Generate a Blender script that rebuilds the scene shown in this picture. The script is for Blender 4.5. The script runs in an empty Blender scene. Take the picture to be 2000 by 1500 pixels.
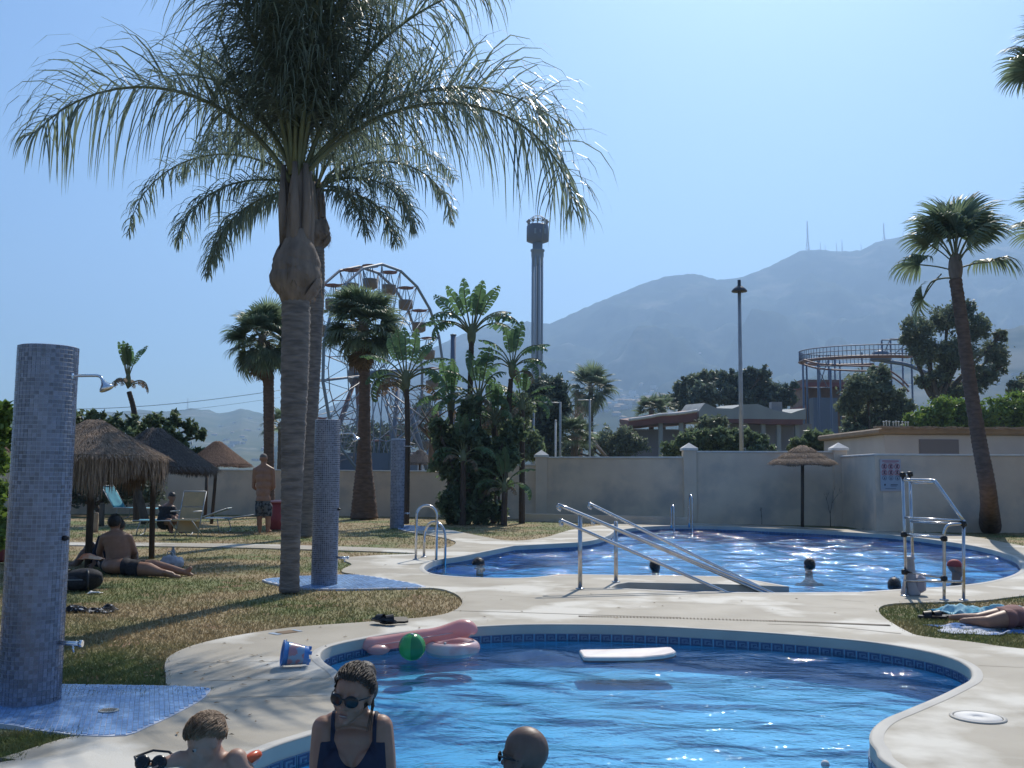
import bpy, bmesh, math, random
import numpy as np
from mathutils import Vector, Matrix, noise
from mathutils.geometry import delaunay_2d_cdt
R = math.radians
PI = math.pi
SC = bpy.context.scene
COL = SC.collection

# ---------------------------------------------------------------- camera
FPX, HC = 1900.0, 1.35            # focal length in pixels of a 2000 px wide frame, eye height
cam_data = bpy.data.cameras.new('camera')
cam = bpy.data.objects.new('camera', cam_data)
COL.objects.link(cam)
CM = Matrix.Rotation(R(90 + 5.32), 4, 'X') @ Matrix.Rotation(R(0.40), 4, 'Z')
cam.matrix_world = Matrix.Translation((0, 0, HC)) @ CM
cam_data.sensor_width = 36
cam_data.lens = 36 * FPX / 2000
cam_data.clip_start = 0.1
cam_data.clip_end = 30000
SC.camera = cam

# ---------------------------------------------------------------- world and sun
SUN_AZ, SUN_EL = 16.5, 46.0        # degrees right of straight ahead, above the horizon
world = bpy.data.worlds.new('World')
SC.world = world
world.use_nodes = True
wn = world.node_tree
sky = wn.nodes.new('ShaderNodeTexSky')
sky.sky_type = 'NISHITA'
sky.sun_disc = False
sky.sun_elevation = R(SUN_EL)
sky.sun_rotation = R(SUN_AZ)
sky.altitude = 50
sky.air_density = 1.1
sky.dust_density = 1.4
sky.ozone_density = 3.5
hs_ = wn.nodes.new('ShaderNodeHueSaturation'); hs_.inputs['Saturation'].default_value = 1.1
wn.links.new(sky.outputs['Color'], hs_.inputs['Color'])
tn_ = wn.nodes.new('ShaderNodeMix'); tn_.data_type = 'RGBA'; tn_.blend_type = 'MULTIPLY'; tn_.inputs[0].default_value = 1; tn_.inputs[7].default_value = (.62, .82, .98, 1)
wn.links.new(hs_.outputs[0], tn_.inputs[6])
wn.links.new(tn_.outputs[2], wn.nodes['Background'].inputs['Color'])
wn.nodes['Background'].inputs['Strength'].default_value = 0.088
sun_data = bpy.data.lights.new('sun', 'SUN')
sun_data.energy = 3.8
sun_data.angle = R(0.53)
sun_data.color = (1.0, 0.93, 0.82)
sun = bpy.data.objects.new('sun', sun_data)
COL.objects.link(sun)
sdir = Vector((math.sin(R(SUN_AZ)) * math.cos(R(SUN_EL)), math.cos(R(SUN_AZ)) * math.cos(R(SUN_EL)), math.sin(R(SUN_EL))))
sun.rotation_euler = sdir.to_track_quat('Z', 'Y').to_euler()
SC.view_settings.view_transform = 'Standard'
SC.view_settings.look = 'None'
SC.view_settings.exposure = 0.62
SC.view_settings.gamma = 1.0
SC.view_settings.use_curve_mapping = False
SC.cycles.use_denoising = True
SC.cycles.max_bounces = 8
SC.cycles.volume_bounces = 1
SC.cycles.transparent_max_bounces = 24
SC.cycles.sample_clamp_indirect = 6.0
SC.cycles.caustics_reflective = False
SC.cycles.caustics_refractive = False

# ---------------------------------------------------------------- helpers
def ray(px, py):
    return (CM.to_3x3() @ Vector(((px - 1000) / FPX, -(py - 750) / FPX, -1)))
def G(px, py, z=0.0):
    d = ray(px, py); t = (z - HC) / d.z
    return Vector((d.x * t, d.y * t, z))
def P(px, py, Y):
    d = ray(px, py); t = Y / d.y
    return Vector((d.x * t, Y, HC + d.z * t))
def px2m(px, Y): return px * Y / FPX

def tag(o, label=None, cat=None, group=None, kind=None):
    if label: o['label'] = label
    if cat: o['category'] = cat
    if group: o['group'] = group
    if kind: o['kind'] = kind
    return o
def empty(name, loc=(0, 0, 0), label=None, cat=None, group=None, rz=0):
    o = bpy.data.objects.new(name, None); COL.objects.link(o)
    o.location = loc; o.rotation_euler = (0, 0, rz); o.empty_display_size = .1
    return tag(o, label, cat, group)
def link(name, me, parent=None, mats=None):
    if mats:
        for m in (mats if isinstance(mats, (list, tuple)) else [mats]): me.materials.append(m)
    o = bpy.data.objects.new(name, me); COL.objects.link(o)
    if parent is not None: o.parent = parent
    return o
def copy_tree(o, parent=None):
    c = o.copy(); COL.objects.link(c)
    if parent is not None: c.parent = parent
    for ch in list(o.children): copy_tree(ch, c)
    return c

class MB:
    """collects vertices and faces of one mesh"""
    def __init__(s): s.v = []; s.f = []; s.m = []; s.sm = []
    def add(s, vs, fs, mi=0, smooth=False):
        b = len(s.v); s.v += [tuple(v) for v in vs]
        s.f += [tuple(i + b for i in f) for f in fs]
        s.m += [mi] * len(fs); s.sm += [smooth] * len(fs)
        return s
    def box(s, c, size, mi=0, mat=None, bev=0):
        x, y, z = size[0] / 2, size[1] / 2, size[2] / 2
        if bev:
            b = min(bev, x * .9, y * .9, z * .9)
            prof = [(-z, b), (-z + b, 0), (z - b, 0), (z, b)]
            vs = []
            for zz, i in prof:
                vs += [(-x + i, -y + i + b, zz), (-x + i + b, -y + i, zz), (x - i - b, -y + i, zz), (x - i, -y + i + b, zz),
                       (x - i, y - i - b, zz), (x - i - b, y - i, zz), (-x + i + b, y - i, zz), (-x + i, y - i - b, zz)]
            fs = [tuple(range(7, -1, -1)), tuple(range(24, 32))]
            for k in range(3):
                for j in range(8):
                    fs.append((k * 8 + j, k * 8 + (j + 1) % 8, k * 8 + 8 + (j + 1) % 8, k * 8 + 8 + j))
        else:
            vs = [(a, b_, c_) for c_ in (-z, z) for b_ in (-y, y) for a in (-x, x)]
            fs = [(0, 2, 3, 1), (4, 5, 7, 6), (0, 1, 5, 4), (2, 6, 7, 3), (1, 3, 7, 5), (0, 4, 6, 2)]
        c = Vector(c)
        vs = [(mat @ Vector(v) if mat else Vector(v)) + c for v in vs]
        return s.add(vs, fs, mi)
    def tube(s, pts, rad, n=8, mi=0, caps=True, smooth=True, closed=False):
        pts = [Vector(p) for p in pts]
        if not isinstance(rad, (list, tuple)): rad = [rad] * len(pts)
        N = len(pts); vs = []; fs = []
        up = None
        for i, p in enumerate(pts):
            if closed: t = pts[(i + 1) % N] - pts[i - 1]
            else: t = pts[min(i + 1, N - 1)] - pts[max(i - 1, 0)]
            t = t.normalized() if t.length > 1e-9 else Vector((0, 0, 1))
            if up is None:
                up = Vector((0, 0, 1)) if abs(t.z) < .9 else Vector((1, 0, 0))
            a = up - t * up.dot(t)
            if a.length < 1e-4: a = t.orthogonal()
            a.normalize(); b = t.cross(a); up = a
            for k in range(n):
                w = 2 * PI * k / n
                vs.append(p + (a * math.cos(w) + b * math.sin(w)) * rad[i])
        for i in range(N if closed else N - 1):
            j = (i + 1) % N
            for k in range(n):
                fs.append((i * n + k, i * n + (k + 1) % n, j * n + (k + 1) % n, j * n + k))
        s.add(vs, fs, mi, smooth)
        if caps and not closed:
            b = len(s.v) - N * n
            s.f += [tuple(b + k for k in range(n - 1, -1, -1)), tuple(b + (N - 1) * n + k for k in range(n))]
            s.m += [mi] * 2; s.sm += [False] * 2
        return s
    def lathe(s, prof, c=(0, 0, 0), n=24, mi=0, smooth=True, mat=None, capb=True, capt=True):
        vs = []; fs = []; c = Vector(c)
        for r, z in prof:
            for k in range(n):
                w = 2 * PI * k / n
                v = Vector((r * math.cos(w), r * math.sin(w), z))
                vs.append((mat @ v if mat else v) + c)
        for i in range(len(prof) - 1):
            for k in range(n):
                fs.append((i * n + k, i * n + (k + 1) % n, (i + 1) * n + (k + 1) % n, (i + 1) * n + k))
        s.add(vs, fs, mi, smooth)
        b = len(s.v) - len(vs)
        if capb: s.f.append(tuple(b + k for k in range(n - 1, -1, -1))); s.m.append(mi); s.sm.append(False)
        if capt: s.f.append(tuple(b + (len(prof) - 1) * n + k for k in range(n))); s.m.append(mi); s.sm.append(False)
        return s
    def ell(s, c, r, n=12, m=8, mi=0, mat=None, smooth=True):
        if not isinstance(r, (list, tuple, Vector)): r = (r, r, r)
        vs = [Vector((0, 0, -r[2]))]; fs = []
        for i in range(1, m):
            a = -PI / 2 + PI * i / m
            for k in range(n):
                w = 2 * PI * k / n
                vs.append(Vector((r[0] * math.cos(a) * math.cos(w), r[1] * math.cos(a) * math.sin(w), r[2] * math.sin(a))))
        vs.append(Vector((0, 0, r[2])))
        for k in range(n):
            fs.append((0, 1 + (k + 1) % n, 1 + k))
            for i in range(m - 2):
                a = 1 + i * n
                fs.append((a + k, a + (k + 1) % n, a + n + (k + 1) % n, a + n + k))
            fs.append((1 + (m - 2) * n + k, 1 + (m - 2) * n + (k + 1) % n, len(vs) - 1))
        c = Vector(c)
        vs = [(mat @ v if mat else v) + c for v in vs]
        return s.add(vs, fs, mi, smooth)
    def quad(s, a, b, c, d, mi=0): return s.add([a, b, c, d], [(0, 1, 2, 3)], mi)
    def mesh(s, name, mats=None):
        me = bpy.data.meshes.new(name)
        me.from_pydata(s.v, [], s.f)
        me.polygons.foreach_set('material_index', s.m)
        me.polygons.foreach_set('use_smooth', s.sm)
        if mats:
            for m in (mats if isinstance(mats, (list, tuple)) else [mats]): me.materials.append(m)
        me.update()
        return me
    def build(s, name, mats, parent=None):
        return link(name, s.mesh(name, mats), parent)

def smooth_loop(pts, n=4):
    """closed Catmull-Rom"""
    N = len(pts); out = []
    for i in range(N):
        a, b, c, d = pts[i - 1], pts[i], pts[(i + 1) % N], pts[(i + 2) % N]
        for k in range(n):
            t = k / n
            out.append(0.5 * ((2 * b) + (c - a) * t + (2 * a - 5 * b + 4 * c - d) * t * t + (3 * b - a - 3 * c + d) * t ** 3))
    return out
def smooth_path(pts, n=4):
    pts = [Vector(p) for p in pts]; N = len(pts); out = []
    for i in range(N - 1):
        a, b, c, d = pts[max(i - 1, 0)], pts[i], pts[i + 1], pts[min(i + 2, N - 1)]
        for k in range(n):
            t = k / n
            out.append(0.5 * ((2 * b) + (c - a) * t + (2 * a - 5 * b + 4 * c - d) * t * t + (3 * b - a - 3 * c + d) * t ** 3))
    out.append(pts[-1]); return out
def inside(p, lp):
    c = False; x, y = p[0], p[1]
    for i in range(len(lp)):
        a, b = lp[i - 1], lp[i]
        if (a[1] > y) != (b[1] > y) and x < (b[0] - a[0]) * (y - a[1]) / (b[1] - a[1]) + a[0]: c = not c
    return c

def fill2d(loops, z, holes=True):
    vs = []; es = []
    for lp in loops:
        b = len(vs); vs += [Vector((p[0], p[1])) for p in lp]
        es += [(b + i, b + (i + 1) % len(lp)) for i in range(len(lp))]
    r = delaunay_2d_cdt(vs, es, [], 0, 1e-6)
    vv = [(v.x, v.y, z) for v in r[0]]
    ff = []
    for f in r[2]:
        a, b, c = [r[0][i] for i in f[:3]]
        ct = (a + b + c) / 3
        if sum(inside(ct, lp) for lp in loops) % 2 == 0: continue
        cr = (b.x - a.x) * (c.y - a.y) - (b.y - a.y) * (c.x - a.x)
        ff.append(tuple(f) if cr > 0 else tuple(reversed(f)))
    return vv, ff
def area2(lp): return sum(lp[i - 1][0] * lp[i][1] - lp[i][0] * lp[i - 1][1] for i in range(len(lp))) / 2
def offset(lp, d):
    """move a loop to its left-hand inside (ccw) by d"""
    if area2(lp) < 0: lp = lp[::-1]
    out = []
    for i in range(len(lp)):
        a, c = lp[i - 1], lp[(i + 1) % len(lp)]
        t = Vector((c[0] - a[0], c[1] - a[1])).normalized()
        out.append(Vector((lp[i][0] - t.y * d, lp[i][1] + t.x * d, lp[i][2] if len(lp[i]) > 2 else 0)))
    return out
# ---------------------------------------------------------------- materials
def mat(name, c1, c2=None, scale=5, rough=.6, bump=0, bscale=None, metal=0, spec=.4, transl=0, var=0, island=0,
        detail=5, lo=.35, hi=.65, c3=None, scale3=.6, lo3=.5, hi3=.65, stretch=(1, 1, 1), bdist=.01, coat=0, alpha=1):
    m = bpy.data.materials.new(name); m.use_nodes = True
    nt = m.node_tree; N = nt.nodes; L = nt.links
    b = N['Principled BSDF']
    b.inputs['Roughness'].default_value = rough
    b.inputs['Metallic'].default_value = metal
    b.inputs['Specular IOR Level'].default_value = spec
    b.inputs['Coat Weight'].default_value = coat
    b.inputs['Alpha'].default_value = alpha
    tc = N.new('ShaderNodeTexCoord'); mp = N.new('ShaderNodeMapping')
    mp.inputs['Scale'].default_value = stretch
    L.new(tc.outputs['Object'], mp.inputs['Vector'])
    col = None
    def ramp(sc, lo, hi, a, bcol):
        n = N.new('ShaderNodeTexNoise'); n.inputs['Scale'].default_value = sc; n.inputs['Detail'].default_value = detail
        L.new(mp.outputs[0], n.inputs['Vector'])
        mr = N.new('ShaderNodeMapRange'); mr.inputs[1].default_value = lo; mr.inputs[2].default_value = hi
        L.new(n.outputs['Fac'], mr.inputs[0])
        mx = N.new('ShaderNodeMix'); mx.data_type = 'RGBA'
        L.new(mr.outputs[0], mx.inputs['Factor'])
        for k, v in ((6, a), (7, bcol)):
            if isinstance(v, tuple): mx.inputs[k].default_value = (*v, 1)
            else: L.new(v, mx.inputs[k])
        return mx.outputs[2]
    if c2 is not None: col = ramp(scale, lo, hi, c1, c2)
    if c3 is not None: col = ramp(scale3, lo3, hi3, col if col is not None else c1, c3)
    if var or island:
        hs = N.new('ShaderNodeHueSaturation')
        if col is None: hs.inputs['Color'].default_value = (*c1, 1)
        else: L.new(col, hs.inputs['Color'])
        mr = N.new('ShaderNodeMapRange')
        if island:
            g = N.new('ShaderNodeNewGeometry'); L.new(g.outputs['Random Per Island'], mr.inputs[0]); a = island
        else:
            g = N.new('ShaderNodeObjectInfo'); L.new(g.outputs['Random'], mr.inputs[0]); a = var
        mr.inputs[3].default_value = 1 - a; mr.inputs[4].default_value = 1 + a
        L.new(mr.outputs[0], hs.inputs['Value'])
        col = hs.outputs[0]
    if col is None: b.inputs['Base Color'].default_value = (*c1, 1)
    else: L.new(col, b.inputs['Base Color'])
    if bump:
        n = N.new('ShaderNodeTexNoise'); n.inputs['Scale'].default_value = bscale or scale * 4; n.inputs['Detail'].default_value = 4
        L.new(mp.outputs[0], n.inputs['Vector'])
        bp = N.new('ShaderNodeBump'); bp.inputs['Strength'].default_value = bump; bp.inputs['Distance'].default_value = bdist
        L.new(n.outputs['Fac'], bp.inputs['Height']); L.new(bp.outputs[0], b.inputs['Normal'])
    if transl:
        tr = N.new('ShaderNodeBsdfTranslucent'); ms = N.new('ShaderNodeMixShader'); ms.inputs[0].default_value = transl
        g = N.new('ShaderNodeHueSaturation'); g.inputs['Value'].default_value = 1.5; g.inputs['Saturation'].default_value = 1.1
        if col is None: g.inputs['Color'].default_value = (*c1, 1)
        else: L.new(col, g.inputs['Color'])
        L.new(g.outputs[0], tr.inputs['Color'])
        L.new(b.outputs[0], ms.inputs[1]); L.new(tr.outputs[0], ms.inputs[2])
        L.new(ms.outputs[0], N['Material Output'].inputs['Surface'])
    return m

m_steel = mat('steel', (.62, .62, .62), (.5, .5, .52), 8, rough=.22, metal=1)
m_chrome = mat('chrome', (.75, .76, .78), rough=.12, metal=1)
m_black = mat('black_plastic', (.015, .015, .017), rough=.45)
m_stucco = mat('stucco', (.76, .62, .48), (.68, .55, .43), 1.6, rough=.9, bump=.5, bscale=40, c3=(.46, .42, .37), scale3=.8, lo3=.50, hi3=.72, detail=10)
m_capw = mat('cap_white', (.72, .70, .66), (.6, .58, .54), 4, rough=.8)
m_concrete = mat('concrete', (.39, .35, .28), (.30, .265, .205), 1.3, rough=.7, bump=.3, bscale=90, c3=(.56, .53, .46), scale3=.8, lo3=.52, hi3=.60, detail=9, bdist=.004)
m_coping = mat('coping_plaster', (.50, .475, .42), (.42, .40, .36), 2.5, rough=.7, bump=.2, bscale=70, bdist=.004)
m_poolwall = mat('pool_wall_paint', (.30, .33, .34), (.24, .28, .30), 3, rough=.6)
m_pooltile = mat('pool_tile', (.25, .62, .86), (.31, .68, .90), 1.3, rough=.4, c3=(.21, .56, .82), scale3=.35)
m_pooltile2 = mat('pool_tile_deep', (.11, .43, .80), (.15, .49, .84), 1.3, rough=.4, c3=(.09, .37, .74), scale3=.35)
m_grout = mat('grout', (.50, .54, .62), rough=.8)
m_mosaic = mat('mosaic_blue', (.145, .165, .225), (.20, .22, .28), 3, rough=.25, island=.35, spec=.6)
m_mosaic2 = mat('mosaic_floor', (.18, .31, .54), (.27, .42, .64), 2, rough=.25, island=.25, spec=.6)
m_thatch = mat('thatch', (.36, .26, .185), (.22, .16, .115), 26, rough=.95, bump=.9, bscale=50, stretch=(1, 1, .3), bdist=.03, island=.25)
m_pole = mat('wood_pole', (.10, .07, .05), (.06, .045, .035), 12, rough=.85, bump=.4, stretch=(3, 3, .5))
m_trunk = mat('palm_trunk', (.25, .215, .19), (.13, .115, .105), 5, rough=.9, bump=.8, bscale=9, stretch=(1, 1, 5), bdist=.03)
m_trunk2 = mat('fan_palm_trunk', (.20, .13, .095), (.12, .08, .06), 6, rough=.95, bump=.8, bscale=14, stretch=(1, 1, 3), bdist=.03)
m_boot = mat('palm_boot', (.28, .225, .185), (.15, .12, .10), 7, rough=.9, bump=.9, bscale=22, stretch=(1, 1, .22), bdist=.02)
m_bark = mat('bark', (.14, .11, .085), (.08, .065, .05), 8, rough=.95, bump=.6, stretch=(1, 1, .4))
m_frond = mat('queen_frond', (.12, .155, .12), (.165, .20, .145), 3, rough=.42, transl=.42, island=.3, spec=.5)
m_fan = mat('fan_frond', (.11, .16, .10), (.16, .20, .125), 3, rough=.45, transl=.42, island=.3, spec=.5)
m_fandry = mat('dry_frond', (.23, .16, .10), (.16, .12, .08), 3, rough=.8, transl=.2, island=.3)
m_strel = mat('banana_leaf', (.08, .145, .07), (.11, .175, .08), 3, rough=.38, transl=.38, var=.25, spec=.5)
m_stem = mat('petiole', (.16, .18, .09), (.12, .13, .07), 6, rough=.6)
m_leafd = mat('leaf_dark', (.07, .10, .08), (.10, .13, .095), .6, rough=.5, transl=.32, island=.35)
m_leafm = mat('leaf_mid', (.10, .14, .08), (.14, .18, .095), .6, rough=.5, transl=.38, island=.35)
m_leafy = mat('leaf_bright', (.12, .19, .045), (.17, .24, .06), .6, rough=.5, transl=.35, island=.3)
m_leafo = mat('leaf_olive', (.11, .14, .09), (.15, .175, .11), .5, rough=.55, transl=.38, island=.35)
m_twig = mat('twig', (.20, .16, .13), rough=.9)
# ================================================================ ground, deck and pools
def gl(lst): return [G(x, y) for x, y in lst]
def W2(x, y): return Vector((x, y, 0))
WATER_Z = -0.135
poolA = smooth_loop(gl([(480, 1481), (545, 1455), (606, 1436), (650, 1420), (684, 1395), (688, 1360), (664, 1316), (634, 1294), (626, 1279), (637, 1267),
    (662, 1258), (705, 1249), (760, 1239), (835, 1231), (932, 1225), (1025, 1221), (1145, 1221), (1265, 1224), (1400, 1231), (1535, 1240), (1690, 1254),
    (1798, 1271), (1860, 1287), (1890, 1303), (1898, 1317), (1893, 1329), (1872, 1341), (1829, 1362), (1767, 1388), (1727, 1405), (1704, 1424), (1698, 1445),
    (1710, 1465), (1743, 1500)]) + [W2(1.95, 3.7), W2(2.3, 3.0), W2(2.2, 2.3), W2(1.5, 1.7), W2(.3, 1.35), W2(-1.0, 1.5), W2(-2.0, 2.1), W2(-2.4, 2.9), W2(-2.1, 3.5), W2(-1.65, 3.95)], 5)
poolB = smooth_loop(gl([(1025, 1129), (1062, 1126), (1100, 1122)]), 1)  # replaced below
pb_s = gl([(1675, 1157), (1750, 1152), (1850, 1146), (1925, 1137), (1972, 1125), (1993, 1113), (1992, 1099), (1975, 1086), (1925, 1071), (1850, 1058), (1750, 1046),
    (1625, 1038), (1500, 1032), (1400, 1028), (1311, 1027), (1250, 1030), (1205, 1037), (1190, 1046), (1160, 1055), (1125, 1060)])
pb_t = gl([(1005, 1066), (950, 1077), (900, 1087), (854, 1094), (829, 1107), (840, 1119), (875, 1125), (950, 1129), (1025, 1129), (1062, 1126), (1100, 1122.5), (1200, 1123.5), (1390, 1126), (1452, 1130)])
pb_sharp = gl([(1541, 1146), (1400, 1141.5), (1228, 1138), (1207, 1141), (1190, 1149), (1330, 1155), (1500, 1158.5)])
poolB = smooth_path(pb_s, 4) + smooth_path(pb_t, 4) + pb_sharp
def dedupe(lp, e=.02):
    out = []
    for p in lp:
        if not out or (p - out[-1]).length > e: out.append(p)
    if (out[0] - out[-1]).length < e: out.pop()
    return out
poolA = dedupe(poolA); poolB = dedupe(poolB)
deck_px = [(-160, 1515), (0, 1480), (100, 1449), (155, 1437), (245, 1438), (300, 1412), (370, 1381), (405, 1352), (400, 1343), (331, 1340), (324, 1318), (322, 1297), (333, 1280), (375, 1261),
    (450, 1243), (570, 1225), (720, 1214), (840, 1204), (885, 1193), (903, 1178), (895, 1163), (870, 1152), (843, 1148), (800, 1146), (700, 1123), (669, 1117), (672, 1110), (687, 1102),
    (672, 1094), (680, 1088), (740, 1084), (812, 1080), (600, 1073), (400, 1068), (0, 1063), (-200, 1062), (-200, 1056), (0, 1057), (400, 1061), (600, 1065), (812, 1072), (868, 1070), (889, 1062), (884, 1055), (850, 1047), (790, 1037), (786, 1030), (847, 1029),
    (895, 1038), (950, 1049), (1000, 1056), (1062, 1050), (1110, 1036), (1160, 1027), (1225, 1022), (1300, 1021), (1400, 1023), (1600, 1030), (1712, 1036), (1750, 1038), (1880, 1045), (2000, 1066),
    (2200, 1092), (2300, 1115), (2200, 1140), (2000, 1163), (1925, 1172), (1850, 1175.5), (1780, 1177), (1735, 1180), (1716, 1189), (1727, 1206), (1772, 1233), (1805, 1243), (1895, 1253), (1970, 1264), (2060, 1272), (2300, 1295)]
deck = gl(deck_px) + [W2(9, 3), W2(7, -2), W2(-7, -2), W2(-6, 2)]
deck = dedupe(smooth_loop(deck, 3))
big = [W2(-6800, -3900), W2(6800, -3900), W2(6800, 4900), W2(-6800, 4900)]
LAWN_Z = -0.02

def nodes_water(dist):
    m = bpy.data.materials.new('pool_water'); m.use_nodes = True
    nt = m.node_tree; N = nt.nodes; L = nt.links
    N.remove(N['Principled BSDF'])
    tc = N.new('ShaderNodeTexCoord')
    def nz(sc, st, det=3, dist=0.0, rot=0):
        mp = N.new('ShaderNodeMapping'); mp.inputs['Scale'].default_value = st; mp.inputs['Rotation'].default_value = (0, 0, rot)
        L.new(tc.outputs['Object'], mp.inputs[0])
        n = N.new('ShaderNodeTexNoise'); n.inputs['Scale'].default_value = sc; n.inputs['Detail'].default_value = det; n.inputs['Distortion'].default_value = dist
        L.new(mp.outputs[0], n.inputs[0]); return n.outputs[0]
    a = nz(2.4, (.8, 1.5, 1), 2, .6, .2); b = nz(7, (1, 1.2, 1), 3, .3, -.4); c = nz(34, (1, 1, 1), 2)
    m1 = N.new('ShaderNodeMath'); m1.operation = 'MULTIPLY_ADD'; m1.inputs[1].default_value = .30; L.new(b, m1.inputs[0]); L.new(a, m1.inputs[2])
    m2 = N.new('ShaderNodeMath'); m2.operation = 'MULTIPLY_ADD'; m2.inputs[1].default_value = .15; L.new(c, m2.inputs[0]); L.new(m1.outputs[0], m2.inputs[2])
    bp = N.new('ShaderNodeBump'); bp.inputs['Strength'].default_value = 1.0; bp.inputs['Distance'].default_value = dist
    L.new(m2.outputs[0], bp.inputs['Height'])
    fr = N.new('ShaderNodeFresnel'); fr.inputs['IOR'].default_value = 1.33; L.new(bp.outputs[0], fr.inputs['Normal'])
    tr = N.new('ShaderNodeBsdfTransparent'); tr.inputs['Color'].default_value = (.55, .82, .98, 1)
    gl_ = N.new('ShaderNodeBsdfGlossy'); gl_.inputs['Roughness'].default_value = .045; L.new(bp.outputs[0], gl_.inputs['Normal'])
    ms = N.new('ShaderNodeMixShader')
    L.new(fr.outputs[0], ms.inputs[0]); L.new(tr.outputs[0], ms.inputs[1]); L.new(gl_.outputs[0], ms.inputs[2])
    L.new(ms.outputs[0], N['Material Output'].inputs['Surface'])
    return m
m_water = nodes_water(.034); m_water2 = nodes_water(.05)

def nodes_lawn(name, blade=False):
    m = bpy.data.materials.new(name); m.use_nodes = True
    nt = m.node_tree; N = nt.nodes; L = nt.links; b = N['Principled BSDF']
    b.inputs['Roughness'].default_value = .8; b.inputs['Specular IOR Level'].default_value = .2
    tc = N.new('ShaderNodeTexCoord')
    def nz(sc, det=4):
        n = N.new('ShaderNodeTexNoise'); n.inputs['Scale'].default_value = sc; n.inputs['Detail'].default_value = det
        L.new(tc.outputs['Object'], n.inputs[0]); return n.outputs[0]
    def mr(x, lo, hi):
        n = N.new('ShaderNodeMapRange'); n.inputs[1].default_value = lo; n.inputs[2].default_value = hi; L.new(x, n.inputs[0]); return n.outputs[0]
    def mix(f, a, c):
        n = N.new('ShaderNodeMix'); n.data_type = 'RGBA'; L.new(f, n.inputs[0])
        for k, v in ((6, a), (7, c)):
            if isinstance(v, tuple): n.inputs[k].default_value = (*v, 1)
            else: L.new(v, n.inputs[k])
        return n.outputs[2]
    dry = mix(mr(nz(9), .35, .7), (.28, .21, .11), (.35, .28, .16))
    grn = mix(mr(nz(7), .35, .7), (.12, .155, .055), (.19, .20, .08))
    col = mix(mr(nz(.55, 5), .44, .58), dry, grn)
    if not blade: col = mix(mr(nz(2.2, 6), .52, .68), col, (.24, .15, .085))
    else:
        g = N.new('ShaderNodeNewGeometry'); h = N.new('ShaderNodeHueSaturation'); r = N.new('ShaderNodeMapRange')
        r.inputs[3].default_value = .78; r.inputs[4].default_value = 1.22
        L.new(g.outputs['Random Per Island'], r.inputs[0]); L.new(r.outputs[0], h.inputs['Value']); L.new(col, h.inputs['Color']); col = h.outputs[0]
        t = N.new('ShaderNodeBsdfTranslucent'); L.new(col, t.inputs[0]); ms = N.new('ShaderNodeMixShader'); ms.inputs[0].default_value = .3
        L.new(b.outputs[0], ms.inputs[1]); L.new(t.outputs[0], ms.inputs[2]); L.new(ms.outputs[0], N['Material Output'].inputs['Surface'])
    L.new(col, b.inputs['Base Color'])
    n = nz(60, 3); bp = N.new('ShaderNodeBump'); bp.inputs['Strength'].default_value = .7; bp.inputs['Distance'].default_value = .02
    if not blade: L.new(n, bp.inputs['Height']); L.new(bp.outputs[0], b.inputs['Normal'])
    return m
m_lawn = nodes_lawn('lawn'); m_blade = nodes_lawn('grass_blade', True)

v, f = fill2d([big, offset(poolA, -.1)[::-1], offset(poolB, -.05)[::-1]], LAWN_Z)
ground = MB().add(v, f).build('ground', m_lawn); tag(ground, kind='structure')

v, f = fill2d([deck, poolA, poolB], 0.0)
mb = MB().add(v, f)
lp = deck if area2(deck) > 0 else deck[::-1]
b0 = [Vector((p.x, p.y, 0)) for p in lp]; b1 = [Vector((p.x, p.y, -.06)) for p in lp]
n = len(lp); mb.add(b0 + b1, [(i, n + i, n + (i + 1) % n, (i + 1) % n) for i in range(n)])
deck_o = mb.build('pool_deck', m_concrete); tag(deck_o, kind='structure')
# joints pressed into the concrete
def strip(mb, pts, w, z, t=.004):
    for i in range(len(pts) - 1):
        a, b = pts[i], pts[i + 1]; d = (b - a).normalized(); nrm = Vector((-d.y, d.x, 0)) * w / 2
        mb.add([a - nrm + Vector((0, 0, z)), a + nrm + Vector((0, 0, z)), b + nrm + Vector((0, 0, z)), b - nrm + Vector((0, 0, z))], [(3, 2, 1, 0)])
m_joint = mat('joint_dirt', (.20, .17, .13), rough=.95)
for pl, w in (([(885, 1193), (1000, 1196), (1250, 1204), (1330, 1206)], .018), ([(1500, 1219), (1620, 1224), (1760, 1238)], .014),
              ([(345, 1296), (480, 1293), (620, 1290)], .007), ([(400, 1330), (560, 1327), (660, 1326)], .007), ([(412, 1362), (520, 1361), (640, 1359)], .006),
              ([(900, 1160), (1150, 1172), (1500, 1183), (1700, 1190)], .006), ([(1910, 1300), (2000, 1304)], .006), ([(1630, 1171), (1690, 1176)], .01)):
    mb = MB(); strip(mb, smooth_path(gl(pl), 4), w, .002); mb.build('expansion_joint', m_joint, deck_o)
# overflow channel with its row of slots
mb = MB(); pth = smooth_path(gl([(1130, 1204), (1300, 1207), (1500, 1213), (1640, 1218), (1738, 1222)]), 30)
L_ = 0
for i in range(len(pth) - 1):
    a, b = pth[i], pth[i + 1]; d = (b - a); n_ = max(1, int(d.length / .035)); dd = d.normalized()
    for k in range(n_):
        c = a + d * (k + .5) / n_
        mb.box(c + Vector((0, 0, .003)), (.014, .07, .004), mat=Matrix.Rotation(math.atan2(dd.y, dd.x), 3, 'Z'))
slots = mb.build('drain_slots', m_joint, deck_o); tag(slots, kind='stuff')

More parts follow.
